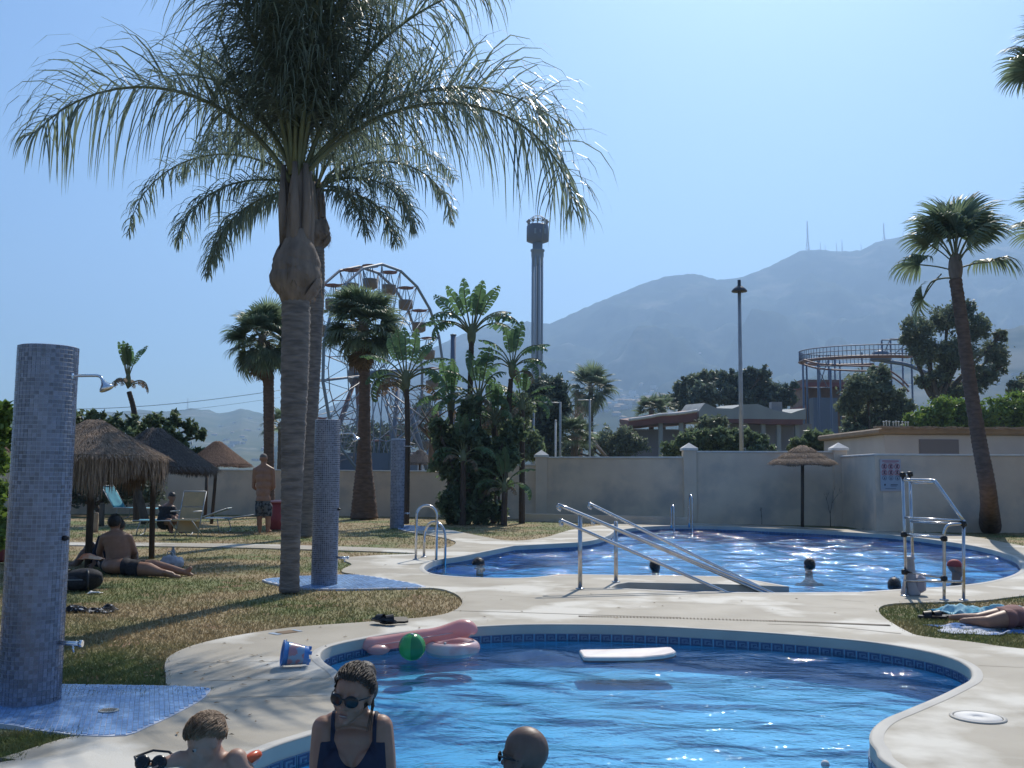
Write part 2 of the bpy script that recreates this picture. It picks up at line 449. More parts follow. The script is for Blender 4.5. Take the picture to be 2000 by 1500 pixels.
def pool(lp, name, zb, tile_parts):
    m_pt = m_pooltile if tile_parts else m_pooltile2
    if area2(lp) < 0: lp = lp[::-1]
    n = len(lp)
    # raised rounded lip of the deck around the water
    o1 = offset(lp, -.16)
    mb = MB()
    prof = [(offset(lp, -.07), .002), (offset(lp, -.04), .007), (offset(lp, -.015), .008), (offset(lp, -.003), .003), (lp, -.008), (lp, -.08)]
    vs = []; fs = []
    for ring, z in prof: vs += [(p[0], p[1], z) for p in ring]
    for k in range(len(prof) - 1):
        for i in range(n): fs.append((k * n + i, k * n + (i + 1) % n, (k + 1) * n + (i + 1) % n, (k + 1) * n + i))
    c = MB().add(vs, fs, smooth=True).build(name + '_coping', m_coping); tag(c, kind='structure')
    # wall
    vs = []; fs = []
    for z in (-.08, zb): vs += [(p[0], p[1], z) for p in lp]
    for i in range(n): fs.append((i, (i + 1) % n, n + (i + 1) % n, n + i))
    wl = MB().add(vs, fs).build(name + '_wall', m_pt); tag(wl, kind='structure')
    v, f = fill2d([lp], zb)
    fl = MB().add(v, f).build(name + '_floor', m_pt); tag(fl, kind='structure')
    # real ripples: a fine sheet that ends just behind the pool wall
    st = .055 if tile_parts else .085; X = np.array([p[0] for p in lp]); Yv = np.array([p[1] for p in lp])
    gx = np.arange(X.min() - .1, X.max() + .1, st); gy = np.arange(Yv.min() - .1, Yv.max() + .1, st); A_, B_ = np.meshgrid(gx, gy)
    def ins(x, y):
        c = np.zeros(x.shape, bool)
        for i in range(len(X)):
            x0, y0, x1, y1 = X[i - 1], Yv[i - 1], X[i], Yv[i]
            if y0 == y1: continue
            c ^= ((y0 > y) != (y1 > y)) & (x < (x1 - x0) * (y - y0) / (y1 - y0) + x0)
        return c
    I = ins(A_, B_); D = I.copy()
    D[1:] |= I[:-1]; D[:-1] |= I[1:]; E = D.copy(); E[:, 1:] |= D[:, :-1]; E[:, :-1] |= D[:, 1:]
    rw = np.random.default_rng(6 if tile_parts else 9); Z = np.full(A_.shape, WATER_Z)
    for k in range(26):
        wl_ = rw.uniform(.28, 1.1) * (1 if tile_parts else 1.25); th_ = rw.normal(PI / 2 - .15, .55); am = .0019 * (wl_ / .5) ** .9 * (1 if tile_parts else 1.7); ph = rw.uniform(0, 2 * PI); kx = 2 * PI / wl_
        Z += am * np.sin(kx * (A_ * np.cos(th_) + B_ * np.sin(th_)) + ph + .9 * np.sin(A_ * rw.uniform(.6, 1.6) + B_ * rw.uniform(.5, 1.4) + ph))
    idx = -np.ones(A_.shape, int); idx[E] = np.arange(E.sum()); v = np.stack([A_[E], B_[E], Z[E]], 1).tolist()
    a_, b_, c_, d_ = idx[:-1, :-1], idx[:-1, 1:], idx[1:, 1:], idx[1:, :-1]; okm = (a_ >= 0) & (b_ >= 0) & (c_ >= 0) & (d_ >= 0)
    f = np.stack([a_[okm], b_[okm], c_[okm], d_[okm]], 1).tolist()
    wt = MB().add(v, f, smooth=True).build(name + '_water', m_water if tile_parts else m_water2); tag(wt, kind='structure')
    return wl, c
wallA, copA = pool(poolA, 'near_pool', -.32, True)
wallB, copB = pool(poolB, 'far_pool', -.42, False)
# waterline tiles with a key pattern, one by one round the near pool, joined round the far one
m_tilew = mat('glazed_tile_pale', (.16, .24, .34), (.13, .20, .30), 6, rough=.2)
m_tileb = mat('glazed_tile_navy', (.05, .08, .18), rough=.25)
tw, th = .098, .070
def tile_geo(mb, M4):
    def bx(c, s, mi): 
        x, y, z = [k / 2 for k in s]
        vs = [M4 @ (Vector(c) + Vector((a, b, d))) for d in (-z, z) for b in (-y, y) for a in (-x, x)]
        mb.add(vs, [(0, 1, 5, 4), (4, 5, 7, 6), (1, 3, 7, 5), (0, 4, 6, 2), (0, 2, 3, 1)], mi)
    bx((0, -.003, 0), (tw - .004, .006, th), 0)
    for c, s in (((0, -.0075, .034), (.078, .003, .012)), ((0, -.0075, -.034), (.078, .003, .012)), ((-.033, -.0075, 0), (.012, .003, .056)),
                 ((.033, -.0075, .008), (.012, .003, .04)), ((.006, -.0075, .006), (.03, .003, .012)), ((-.003, -.0075, -.008), (.012, .003, .018))): bx((c[0], c[1], c[2] * .72), (s[0], s[1], s[2] * .72), 1)
mb = MB(); tile_geo(mb, Matrix.Identity(4)); tile_me = mb.mesh('tile', [m_tilew, m_tileb])
def along(lp, step):
    if area2(lp) < 0: lp = lp[::-1]
    out = []; acc = 0
    for i in range(len(lp)):
        a, b = lp[i], lp[(i + 1) % len(lp)]; d = b - a; l = d.length
        while acc < l:
            out.append((a + d * (acc / l), d.normalized())); acc += step
        acc -= l
    return out
k = 0
for p, d in along(poolA, .1):
    if p.y < 4.0: continue
    nrm = Vector((-d.y, d.x, 0))
    M4 = Matrix.Translation((p.x, p.y, -.112)) @ Matrix(((-d.x, -nrm.x, 0, 0), (-d.y, -nrm.y, 0, 0), (0, 0, 1, 0), (0, 0, 0, 1)))
    o = link('tile', tile_me, wallA); o.matrix_local = M4; k += 1
mb = MB()
for p, d in along(poolB, .1):
    nrm = Vector((-d.y, d.x, 0))
    tile_geo(mb, Matrix.Translation((p.x, p.y, -.118)) @ Matrix(((-d.x, -nrm.x, 0, 0), (-d.y, -nrm.y, 0, 0), (0, 0, 1, 0), (0, 0, 0, 1))))
tb = mb.build('tile_band', [m_tilew, m_tileb], wallB); tag(tb, kind='stuff')
# entry steps in the notch of the far pool
mb = MB()
a, b = G(1195, 1149), G(1500, 1158)
for k in range(4):
    x0 = a.x + .25 + k * .42; z = -.12 - k * .16
    mb.box(((x0 + b.x + .3) / 2, (a.y + G(1228, 1138).y) / 2 + .05, (z - 1.5) / 2), (b.x + .3 - x0, .78, 1.5 + z))
st = mb.build('entry_steps', m_concrete); tag(st, kind='structure')

# round drain cover and the small tiled channel marks on the deck
c = G(1910, 1402); dc = empty('drain_cover', c, 'round white plastic skimmer lid set in the deck by the near pool', 'drain cover')
MB().lathe([(.15, 0), (.15, .006), (.135, .010), (.13, .006)], n=32, capt=False).build('rim', m_coping, dc)
MB().lathe([(.128, .001), (.125, .007), (.03, .008), (.028, .004), (.01, .004)], n=32).build('lid', m_capw, dc)

# ---------------------------------------------------------------- grass blades
def blades(n, seed):
    rng = np.random.default_rng(seed)
    pts = []
    lpd = [(p.x, p.y) for p in deck]
    # sample in the picture so that density follows the view, then keep what lies off the deck
    reg = [(0, 905, 1062, 1362, .62), (0, 160, 1425, 1500, .05), (1700, 2010, 1160, 1275, .13), (0, 1240, 1010, 1062, .18), (1640, 2010, 1030, 1066, .02)]
    for x0, x1, y0, y1, w in reg:
        k = int(n * w); u = rng.random((k, 2))
        for a, b in u:
            pts.append(G(x0 + (x1 - x0) * a, y0 + (y1 - y0) * b ** .9))
    keep = []
    for p in pts:
        if p.y > 34: continue
        if not inside(p, deck_poly_fast): keep.append(p)
    K = len(keep); A = np.array([(p.x, p.y) for p in keep])
    A += rng.normal(0, .02, A.shape)
    h = rng.uniform(.012, .038, K) * (1 + A[:, 1] * .012); w = rng.uniform(.0025, .005, K) * (1 + A[:, 1] * .05)
    th_ = rng.uniform(0, 2 * PI, K); lx = rng.normal(0, .6, K) * h; ly = rng.normal(0, .6, K) * h
    V = np.zeros((K, 3, 3))
    V[:, 0, 0] = A[:, 0] - np.cos(th_) * w; V[:, 0, 1] = A[:, 1] - np.sin(th_) * w; V[:, 0, 2] = LAWN_Z
    V[:, 1, 0] = A[:, 0] + np.cos(th_) * w; V[:, 1, 1] = A[:, 1] + np.sin(th_) * w; V[:, 1, 2] = LAWN_Z
    V[:, 2, 0] = A[:, 0] + lx; V[:, 2, 1] = A[:, 1] + ly; V[:, 2, 2] = LAWN_Z + h
    me = bpy.data.meshes.new('grass'); me.vertices.add(K * 3); me.vertices.foreach_set('co', V.ravel())
    me.loops.add(K * 3); me.loops.foreach_set('vertex_index', np.arange(K * 3)); me.polygons.add(K)
    me.polygons.foreach_set('loop_start', np.arange(K) * 3); me.update(calc_edges=True)
    o = link('grass', me, None, m_blade); tag(o, 'short patchy dry and green grass of the lawns round the pools', 'grass', kind='stuff')
deck_poly_fast = [(p.x, p.y) for p in dedupe(deck, .12)]
blades(110000, 3)

# ================================================================ perimeter wall
def wall_run(b0, b1, ztop0, ztop1, seg_label, cap_h=.05, panel=True, Y=None):
    a, b = Vector((b0[0], b0[1], 0)), Vector((b1[0], b1[1], 0))
    d = (b - a); L = d.length; ang = math.atan2(d.y, d.x)
    w = empty('garden_wall', (a.x, a.y, LAWN_Z), seg_label, 'wall', 'sections of the garden wall', rz=ang)
    zt = max(ztop0, ztop1)
    mb = MB(); mb.box((L / 2, .1, (zt - cap_h) / 2), (L, .18, zt - cap_h)); mb.build('wall_body', m_stucco, w)
    if panel:   # raised plinth course with a groove above it, as on the render coat
        mb = MB(); mb.box((L / 2, .0, .42), (L, .035, .84)); mb.build('plinth', m_stucco, w)
    MB().box((L / 2, .1, zt - cap_h / 2 + .001), (L + .002, .25, cap_h), bev=.012).build('coping', m_capw, w)
    return w
def pillar(p, zt, lab):
    o = empty('wall_pillar', (p[0], p[1], LAWN_Z), lab, 'pillar', 'pillars of the garden wall')
    s = .36
    MB().box((0, .08, zt / 2), (s, s, zt)).build('shaft', m_stucco, o)
    h = s / 2 + .045
    mb = MB(); z = zt
    mb.add([(-h, -h + .08, z + .001), (h, -h + .08, z + .001), (h, h + .08, z + .001), (-h, h + .08, z + .001), (-h, -h + .08, z + .07), (h, -h + .08, z + .07), (h, h + .08, z + .07), (-h, h + .08, z + .07), (0, .08, z + .23)],
           [(3, 2, 1, 0), (0, 1, 5, 4), (1, 2, 6, 5), (2, 3, 7, 6), (3, 0, 4, 7), (4, 5, 8), (5, 6, 8), (6, 7, 8), (7, 4, 8)])
    mb.build('pillar_cap', m_capw, o)
    return o
gp = lambda x, y: (G(x, y).x, G(x, y).y)
w_l0 = gp(-60, 1001); w_l1 = gp(860, 1009); p1 = gp(1057, 1013); p2 = gp(1348, 1021); p3 = gp(1643, 1026); pc = gp(1712, 1037); pe = gp(2300, 1043)
zt_at = lambda x, y, Y: P(x, y, Y).z - LAWN_Z
z0 = zt_at(420, 916, 31); z1 = zt_at(1000, 906, p1[1]); z2 = zt_at(1200, 892, (p1[1] + p2[1]) / 2); z3 = zt_at(1500, 881, (p2[1] + p3[1]) / 2); z4 = zt_at(1850, 887, pc[1])
wall_run(w_l0, gp(420, 1004), z0, z0, 'low far left stretch of the cream garden wall behind the thatched umbrellas')
wall_run(gp(420, 1004), w_l1, z0, z0, 'stretch of cream garden wall behind the palm trunks and shower columns')
wall_run(w_l1, p1, z1, z1, 'short stretch of cream garden wall beside the banana plant clump')
wall_run(p1, p2, z2, z2, 'cream garden wall panel left of the tall street lamp')
wall_run(p2, p3, z3, z3, 'cream garden wall panel behind the small thatched umbrella')
wall_run(p3, pc, z4, z4, 'short return of the garden wall before the notice board', panel=False)
wsign = wall_run(pc, pe, z4, z4, 'plain cream garden wall carrying the rules notice', panel=False)
pillar(p1, zt_at(1057, 893, p1[1]), 'pointed wall pillar beside the banana plant clump')
pillar(p2, zt_at(1348, 880, p2[1]), 'pointed wall pillar left of the tall street lamp')
pillar(p3, zt_at(1643, 880, p3[1]), 'pointed wall pillar right of the small thatched umbrella')
# low bed edging at the foot of the wall
e0, e1 = Vector((*gp(1025, 1016), 0)), Vector((*gp(1340, 1024), 0)); d = e1 - e0
MB_ = MB().box((0, 0, .06), (d.length, .16, .30)); o = MB_.build('bed_kerb', m_stucco); o.location = (e0 + e1) / 2 + Vector((0, -.35, 0)); o.rotation_euler.z = math.atan2(d.y, d.x)
tag(o, 'low rendered kerb along the foot of the wall', 'kerb')

# ================================================================ mountain and far hills
m_mount = mat('mountain_scrub', (.035, .05, .042), (.07, .085, .065), .012, rough=1, spec=0, c3=(.17, .165, .135), scale3=.006, lo3=.55, hi3=.68, detail=10, stretch=(1, .5, 1.6))
m_hill = mat('hill_scrub', (.09, .11, .065), (.15, .15, .10), .01, rough=1, spec=0, c3=(.36, .33, .28), scale3=.02, lo3=.62, hi3=.75, detail=9)
def interp(pts, x):
    if x <= pts[0][0]: return pts[0][1]
    for (a, b), (c, d) in zip(pts, pts[1:]):
        if x <= c: 
            t = (x - a) / (c - a); return b + (d - b) * t
    return pts[-1][1]
def ridge(name, sky_pts, Y0, Y1, x0, x1, nx, ny, mt, amp, seed, base_py):
    vs = []; fs = []
    for i in range(nx + 1):
        px = x0 + (x1 - x0) * i / nx
        py = interp(sky_pts, px)
        ridge_z = P(px, py, Y1).z
        for j in range(ny + 6):
            t = j / ny
            Y = Y0 + (Y1 - Y0) * t
            p = P(px, 900, Y)
            q = Vector((p.x / 300 + seed, Y / 420, 0))
            gul = abs(noise.noise(q)) * 1.2 + .5 * abs(noise.noise(q * 2.1)) + .25 * noise.noise(q * 4.7) + .12 * noise.noise(q * 11)
            if t <= 1:
                s = t ** 1.25
                z = ridge_z * s * (Y / Y1) ** .15
                z += amp * (gul - .45) * math.sin(PI * min(t, 1)) ** .8 * (ridge_z / 500)
                if t > .93: z += noise.noise(q * 14) * 5
                zmax = HC + (ridge_z - HC) * (Y / Y1) * .985
                if t < .97: z = min(z, zmax)
            else: z = ridge_z * (1 - (t - 1) * 2.0)
            vs.append((p.x, Y, max(z, 0) - 1.0))
    m = ny + 6
    for i in range(nx):
        for j in range(m - 1): fs.append((i * m + j, (i + 1) * m + j, (i + 1) * m + j + 1, i * m + j + 1))
    o = MB().add(vs, fs, smooth=True).build(name, mt); tag(o, kind='structure')
    return o
ridge('mountain', [(480, 835), (560, 822), (640, 795), (700, 765), (780, 718), (840, 680), (900, 652), (960, 634), (1030, 628), (1072, 632), (1100, 620), (1150, 597), (1200, 577), (1250, 556), (1300, 540),
    (1350, 534), (1375, 537), (1405, 546), (1450, 542), (1500, 524), (1540, 505), (1572, 489), (1610, 487), (1650, 491), (1690, 489), (1730, 470), (1780, 461), (1850, 452), (1930, 446), (2000, 452), (2150, 470), (2400, 520)],
    1500, 3300, 440, 2400, 260, 90, m_mount, 110, 3.3, 900)
ridge('foothill', [(560, 855), (700, 840), (900, 822), (1100, 800), (1180, 790), (1300, 775), (1420, 760), (1560, 742), (1700, 715), (1800, 690), (1900, 655), (1985, 640), (2100, 620), (2300, 600)],
    700, 1500, 540, 2300, 160, 50, m_mount, 40, 8.1, 900)
ridge('far_hill', [(-200, 820), (60, 822), (150, 814), (210, 803), (260, 801), (330, 803), (365, 797), (400, 800), (428, 807), (450, 802), (470, 796), (490, 804), (520, 809), (545, 806), (580, 812), (640, 822), (760, 840), (900, 860)],
    900, 2600, -200, 900, 160, 50, m_hill, 60, 5.7, 900)

# ================================================================ haze
hz = MB().box((0, 0, 0), (13900, 9000, 1012)).build('haze', None)
hz.location = (0, 500, 506 - 2.6 + 0)
hz.scale = (1, 1, 1)
m = bpy.data.materials.new('haze'); m.use_nodes = True; N = m.node_tree.nodes; N.remove(N['Principled BSDF'])
pv = N.new('ShaderNodeVolumePrincipled'); pv.inputs['Color'].default_value = (.40, .60, .88, 1); pv.inputs['Density'].default_value = .00030; pv.inputs['Anisotropy'].default_value = .35
m.node_tree.links.new(pv.outputs[0], N['Material Output'].inputs['Volume']); hz.data.materials.clear(); hz.data.materials.append(m)
tag(hz, 'pale blue summer haze over the whole place', 'haze', kind='stuff')
# ================================================================ vegetation
def ribbon(mb, pts, widths, side, mi=0):
    """flat strip along pts; side = width direction"""
    vs = []
    for p, w in zip(pts, widths):
        vs += [p - side * w, p + side * w] if w > 1e-5 else [p]
    fs = []; n = len(pts)
    for i in range(n - 1):
        a = 2 * i
        if widths[i + 1] > 1e-5: fs.append((a, a + 1, a + 3, a + 2))
        else: fs.append((a, a + 1, a + 2))
    mb.add(vs, fs, mi)

def feather_frond(rng, e0, e1, length, leaf, nodes, curl=1.3, wid=.011, sweep=0.0, bare=.16):
    """arching pinnate frond that starts at the origin and runs along +X; returns a mesh"""
    mb = MB(); N = 16; p = Vector((0, 0, 0)); pts = [p.copy()]; tans = []
    for i in range(N):
        t = (i + .5) / N
        e = R(e0 + (e1 - e0) * t ** curl); a = R(sweep * t * t)
        d = Vector((math.cos(e) * math.cos(a), math.cos(e) * math.sin(a), math.sin(e)))
        tans.append(d); p = p + d * length / N; pts.append(p.copy())
    mb.tube(pts, [.032 * (1 - .9 * i / N) + .003 for i in range(N + 1)], n=5, mi=1)
    down = Vector((0, 0, -1))
    for k in range(nodes):
        t = bare + (1 - bare) * (k + rng.random() * .8) / nodes
        f = t * N; i = min(int(f), N - 1); base = pts[i].lerp(pts[i + 1], f - i); T = tans[i]
        S0 = T.cross(Vector((0, 0, 1)))
        S0 = S0.normalized() if S0.length > .05 else Vector((0, 1, 0))
        U = S0.cross(T).normalized()
        prof = (math.sin(PI * min(1, (t - bare) / (1 - bare) * .86 + .12)) ** .5)
        for sg in (-1, 1):
            al = rng.gauss(.15, .55)                     # the leaflets stand out in several planes
            ln = leaf * prof * rng.uniform(.8, 1.12)
            out = (S0 * sg * math.cos(al) + U * math.sin(al)) * .85 + T * rng.uniform(.25, .6)
            out.normalize()
            q = base.copy(); lp = [q.copy()]; dcur = out.copy(); st = rng.uniform(.55, 1.25)
            sgm = 5
            for s in range(sgm):
                g = (s / sgm) ** 1.1 * st * 1.15
                dcur = (dcur + down * g * 1.15).normalized()
                q = q + dcur * ln / sgm; lp.append(q.copy())
            w = wid * rng.uniform(.75, 1.25)
            sd = out.cross(down)
            sd = sd.normalized() if sd.length > .1 else T
            sd = (sd + U * rng.uniform(-.5, .5)).normalized()
            ribbon(mb, lp, [w * .6, w, w, w * .8, w * .5, 0], sd, 0)
    return mb

def trunk_mesh(pts, rads, ring=.0, n=20, ringstep=.09, seed=0, irregular=.0):
    """trunk with leaf-scar rings"""
    pts = [Vector(p) for p in pts]; sp = smooth_path(pts, 6); N = len(sp)
    lens = [0]
    for a, b in zip(sp, sp[1:]): lens.append(lens[-1] + (b - a).length)
    tot = lens[-1]; M_ = max(8, int(tot / ringstep) * 2); out = []; rr = []
    for k in range(M_ + 1):
        s = tot * k / M_; i = max(j for j in range(N) if lens[j] <= s + 1e-9); i = min(i, N - 2)
        t = (s - lens[i]) / max(1e-9, lens[i + 1] - lens[i]); out.append(sp[i].lerp(sp[i + 1], t))
        u = s / tot * (len(rads) - 1); j = min(int(u), len(rads) - 2)
        r = rads[j] + (rads[j + 1] - rads[j]) * (u - j)
        rr.append(r * (1 + (ring if k % 2 else -ring) + irregular * noise.noise(Vector((k * .37, seed, 0)))))
    return MB().tube(out, rr, n=n)

def pin_palm(name, label, group, base, axis, rads, crown_at, fronds, seed, leaf, nodes, boots=8, spear=True, wid=.011):
    rng = random.Random(seed)
    root = empty(name, base, label, 'palm tree', group)
    L = lambda p: Vector(p) - base
    trunk_mesh([L(p) for p in axis], rads, ring=.03, n=22, seed=seed, ringstep=.085, irregular=.05).build('trunk', m_trunk, root)
    c = L(crown_at); bulge = L(axis[-1])
    # swollen leaf bases below, a long tapering shaft above
    r0 = rads[-1]
    for k in range(boots):
        a = 2 * PI * k * .382 + .9; z = k * .05
        prof = [(r0 * .98, -.05), (r0 * 1.42, .05), (r0 * 1.72, .17), (r0 * 1.78, .28), (r0 * 1.55, .42), (r0 * 1.25, .56), (r0 * 1.08, .70)]
        M3 = Matrix.Rotation(a, 3, 'Z'); vs = []; fs = []; n = 11; kk = 1 - .16 * k / boots
        for j, (r_, z_) in enumerate(prof):
            wrap = 1.7 * (1 - .8 * (j / 6) ** 1.8)
            for i in range(n):
                w = -wrap + 2 * wrap * i / (n - 1); e = .022 * math.cos(w / max(wrap, .01) * PI / 2)
                vs.append(M3 @ Vector(((r_ * kk + e) * math.cos(w), (r_ * kk + e) * math.sin(w), z_ * .72 + z * .8)) + bulge)
        for j in range(6):
            for i in range(n - 1): fs.append((j * n + i, j * n + i + 1, (j + 1) * n + i + 1, (j + 1) * n + i))
        MB().add(vs, fs, smooth=True).build('leaf_base', m_boot, root)
    sh = (c - bulge).z
    mb = MB(); mb.lathe([(r0 * .99, -.07), (r0 * 1.32, .08), (r0 * 1.4, .26), (r0 * 1.0, .42), (r0 * .85, .7), (r0 * .72, sh - .1), (r0 * .62, sh + .1), (r0 * .3, sh + .4)], c=bulge, n=16); mb.build('crown_shaft', m_boot, root)
    for k in range(7):
        a = 2 * PI * k * .382; rr = r0 * .82
        q = bulge + Vector((math.cos(a) * rr, math.sin(a) * rr, .36 + .05 * k)); e = c + Vector((math.cos(a) * r0 * .9, math.sin(a) * r0 * .9, .30))
        MB().tube([q, q.lerp(e, .5) + Vector((math.cos(a), math.sin(a), 0)) * .02, e], [.062, .055, .03], n=7).build('petiole_base', m_boot, root)
    mb = MB()      # torn fibres hanging round the old leaf bases
    for k in range(260):
        a = rng.uniform(0, 2 * PI); z = rng.uniform(.0, sh); rr = r0 * (1.75 if z < .35 else 1.05 - .3 * z / sh) * rng.uniform(.95, 1.12); p = bulge + Vector((math.cos(a) * rr, math.sin(a) * rr, z)); s_ = Vector((-math.sin(a), math.cos(a), 0))
        l = rng.uniform(.04, .16); o_ = Vector((math.cos(a), math.sin(a), 0)) * rng.uniform(0, .03)
        ribbon(mb, [p, p + s_ * rng.gauss(0, .015) + o_ - Vector((0, 0, l * .5)), p + s_ * rng.gauss(0, .03) + o_ - Vector((0, 0, l))], [.006, .004, 0], s_)
    f_ = mb.build('fibres', m_fandry, root); tag(f_, kind='stuff')
    for i, (az, e0, e1, ln, *rest) in enumerate(fronds):
        sw = rest[0] if rest else rng.uniform(-18, 18)
        mb = feather_frond(rng, e0, e1, ln, leaf * rng.uniform(.9, 1.08), nodes, sweep=sw, wid=wid)
        o = mb.build('frond', [m_frond, m_stem], root)
        o.location = c + Vector((math.cos(R(az)) * .06, math.sin(R(az)) * .06, .1 + .04 * (i % 4))); o.rotation_euler.z = R(az)
    if spear:
        MB().tube([c + Vector((0, -.1, .2)), c + Vector((.01, -.12, 1.8)), c + Vector((.03, -.1, 3.6))], [.03, .022, .004], n=6).build('spear_leaf', m_stem, root)
    return root

Y1 = G(565, 1156).y
b1 = G(565, 1156)
main_fr = [(184, 58, -58, 3.6, 6), (-3, 50, -84, 4.2, -6), (210, 80, 35, 3.4), (325, 80, 40, 3.4), (80, 86, 70, 3.6), (100, 70, 30, 3.4), (10, 56, -40, 3.7, -4), (172, 84, 60, 3.6), (12, 76, 12, 3.8), (90, 84, 50, 3.6), (272, 86, 66, 3.6),
           (240, 82, 48, 3.5), (300, 82, 45, 3.5), (120, 80, 40, 3.5), (60, 80, 40, 3.5), (196, 86, 62, 3.9), (345, 86, 60, 3.9), (140, 86, 60, 3.8), (40, 87, 66, 3.8), (150, 62, 0, 3.0), (30, 62, -5, 3.0)]
pin_palm('queen_palm', 'large feathery palm nearest the camera with swollen trunk top, standing on the grass', 'feather palms on the lawn', b1,
         [b1, P(569, 1000, Y1), P(574, 800, Y1), P(578, 640, Y1), P(577, 580, Y1)], [.115, .108, .118, .13, .145, .16, .165, .165], P(578, 372, Y1), main_fr, 5, 1.38, 112, wid=.0095)
b2 = G(597, 1048); Y2 = b2.y
sec_fr = [(180, 42, -88, 5.2, 3), (2, 44, -88, 3.9, -4), (196, 15, -86, 3.6), (345, 20, -86, 2.9), (160, 56, -50, 4.4), (22, 60, -50, 4.0), (90, 75, 20, 4), (270, 76, 25, 4), (228, 50, -60, 3.4),
          (308, 48, -60, 3.2), (130, 45, -50, 3.4), (50, 45, -50, 3.4), (205, 75, 5, 4.2), (335, 75, 5, 4.2), (200, -8, -87, 3.0), (320, -5, -85, 2.2), (172, 0, -88, 3.3), (-6, 4, -85, 2.4)]
pin_palm('queen_palm', 'second feathery palm whose trunk rises right behind the nearest one', 'feather palms on the lawn', b2,
         [b2, P(603, 900, Y2), P(612, 700, Y2), P(619, 560, Y2), P(618, 480, Y2)], [.15, .15, .16, .17, .17, .17], P(614, 385, Y2), sec_fr, 9, .80, 100, boots=6, spear=False, wid=.015)

# ---- fan palms
def fan_mesh(rng, pet, rad, droop, nseg=34, spread=215, wid=.03, fold=.35):
    mb = MB()
    pts = [Vector((0, 0, 0)), Vector((pet * .5, 0, .04 * pet)), Vector((pet, 0, 0))]
    mb.tube(smooth_path(pts, 3), .016, n=5, mi=1)
    c = Vector((pet, 0, 0)); down = Vector((0, 0, -1))
    for k in range(nseg):
        a = R(-spread / 2 + spread * (k + rng.uniform(-.2, .2)) / (nseg - 1))
        ln = rad * (1 - .22 * abs(a / R(spread / 2)) ** 1.5) * rng.uniform(.9, 1.06)
        d = Vector((math.cos(a), math.sin(a), fold * abs(math.sin(a)))).normalized()
        q = c.copy(); lp = [q.copy()]; dc = d.copy(); n = 5
        for s in range(n):
            t = s / n
            dc = (dc + down * droop * (t ** 1.4) * rng.uniform(.8, 1.2)).normalized(); q = q + dc * ln / n; lp.append(q.copy())
        sd = Vector((-math.sin(a), math.cos(a), 0)); w = rad * math.sin(R(spread) / nseg) * .5
        ribbon(mb, lp, [.004, w * .42, w * .62, w * .5, w * .3, 0], (sd + Vector((0, 0, rng.uniform(-.35, .35)))).normalized(), 0)
    return mb
_rng = random.Random(2)
FANS = [fan_mesh(_rng, .75, .85, dr).mesh('fan', [m_fan, m_stem]) for dr in (.35, .7, 1.0, 1.3, 2.1)]
FAND = [fan_mesh(_rng, .7, .8, 1.6, nseg=22, spread=160).mesh('dry_fan', [m_fandry, m_stem])]
def fan_palm(name, label, group, axis, rads, crown, fronds, scale, seed, tm=None, dry=0, ring=.04):
    rng = random.Random(seed); base = Vector(axis[0])
    root = empty(name, base, label, 'palm tree', group)
    trunk_mesh([Vector(p) - base for p in axis], rads, ring=ring, n=16, seed=seed, ringstep=.1, irregular=.08).build('trunk', tm or m_trunk2, root)
    c = Vector(crown) - base
    MB().ell(c + Vector((0, 0, -.05)), (rads[-1] * 1.15, rads[-1] * 1.15, .34 * scale), n=10).build('crown_heart', m_boot, root)
    for (az, el, k) in fronds:
        o = link('frond', FANS[k], root); o.location = c + Vector((0, 0, rng.uniform(-.1, .12) * scale))
        o.rotation_euler = (R(rng.uniform(-30, 30)), R(-el), R(az)); s = scale * rng.uniform(.88, 1.1); o.scale = (s, s, s)
    for k in range(dry):
        o = link('dead_frond', FAND[0], root); o.location = c + Vector((0, 0, -.2 * scale)); o.rotation_euler = (R(rng.uniform(-30, 30)), R(rng.uniform(60, 85)), R(rng.uniform(0, 360)))
        s = scale * rng.uniform(.8, 1); o.scale = (s, s, s)
    return root
def fronds(rng, n, e0, e1, ks=(0, 1, 2)):
    return [(360 * i * .381966 + rng.uniform(-12, 12), e0 + (e1 - e0) * (i / (n - 1)) + rng.uniform(-6, 6), rng.choice(ks)) for i in range(n)]
rg = random.Random(7)
YA = 22.2
bA = G(1934, 1037)
fr = [(180, 66, 2), (182, 38, 4), (172, 12, 4), (0, 66, 2), (2, 40, 4), (12, 14, 4), (90, 82, 1), (275, 84, 1), (225, 62, 3), (318, 62, 3), (135, 55, 3), (45, 55, 3), (250, 50, 4), (292, 44, 4), (200, 52, 4), (342, 54, 4), (160, 76, 2), (20, 78, 2)]
fa = fan_palm('fan_palm', 'leaning fan palm in front of the garden wall at the right with one hanging leaf', 'fan palms', [bA, P(1930, 960, YA), P(1912, 860, YA), P(1893, 740, YA), P(1880, 640, YA), P(1866, 545, YA)],
              [.27, .23, .185, .17, .155, .14, .14], P(1866, 520, YA), fr, 1.16, 3)
c = P(1866, 545, YA) - bA
mb = MB(); e = P(1803, 583, YA) - bA
mb.tube(smooth_path([c, P(1845, 543, YA) - bA, P(1818, 552, YA) - bA, e], 4), .02, n=6); mb.build('hanging_stalk', m_stem, fa)
o = link('hanging_frond', FANS[2], fa); o.rotation_euler = (R(40), R(52), R(185)); o.location = e - (Matrix.Rotation(R(185), 3, 'Z') @ Matrix.Rotation(R(52), 3, 'Y') @ Vector((.75, 0, 0))); 
YB = G(525, 1009).y
fr = fronds(rg, 46, 78, -62, (1, 2, 3))
fan_palm('fan_palm', 'slim fan palm with hanging crown left of the two feathery palms', 'fan palms', [G(525, 1009), P(525, 800, YB), P(523, 700, YB), P(520, 668, YB)], [.19, .17, .16, .17, .17, .12], P(512, 665, YB), fr, .92, 12, dry=4)
YC = G(711, 1013).y
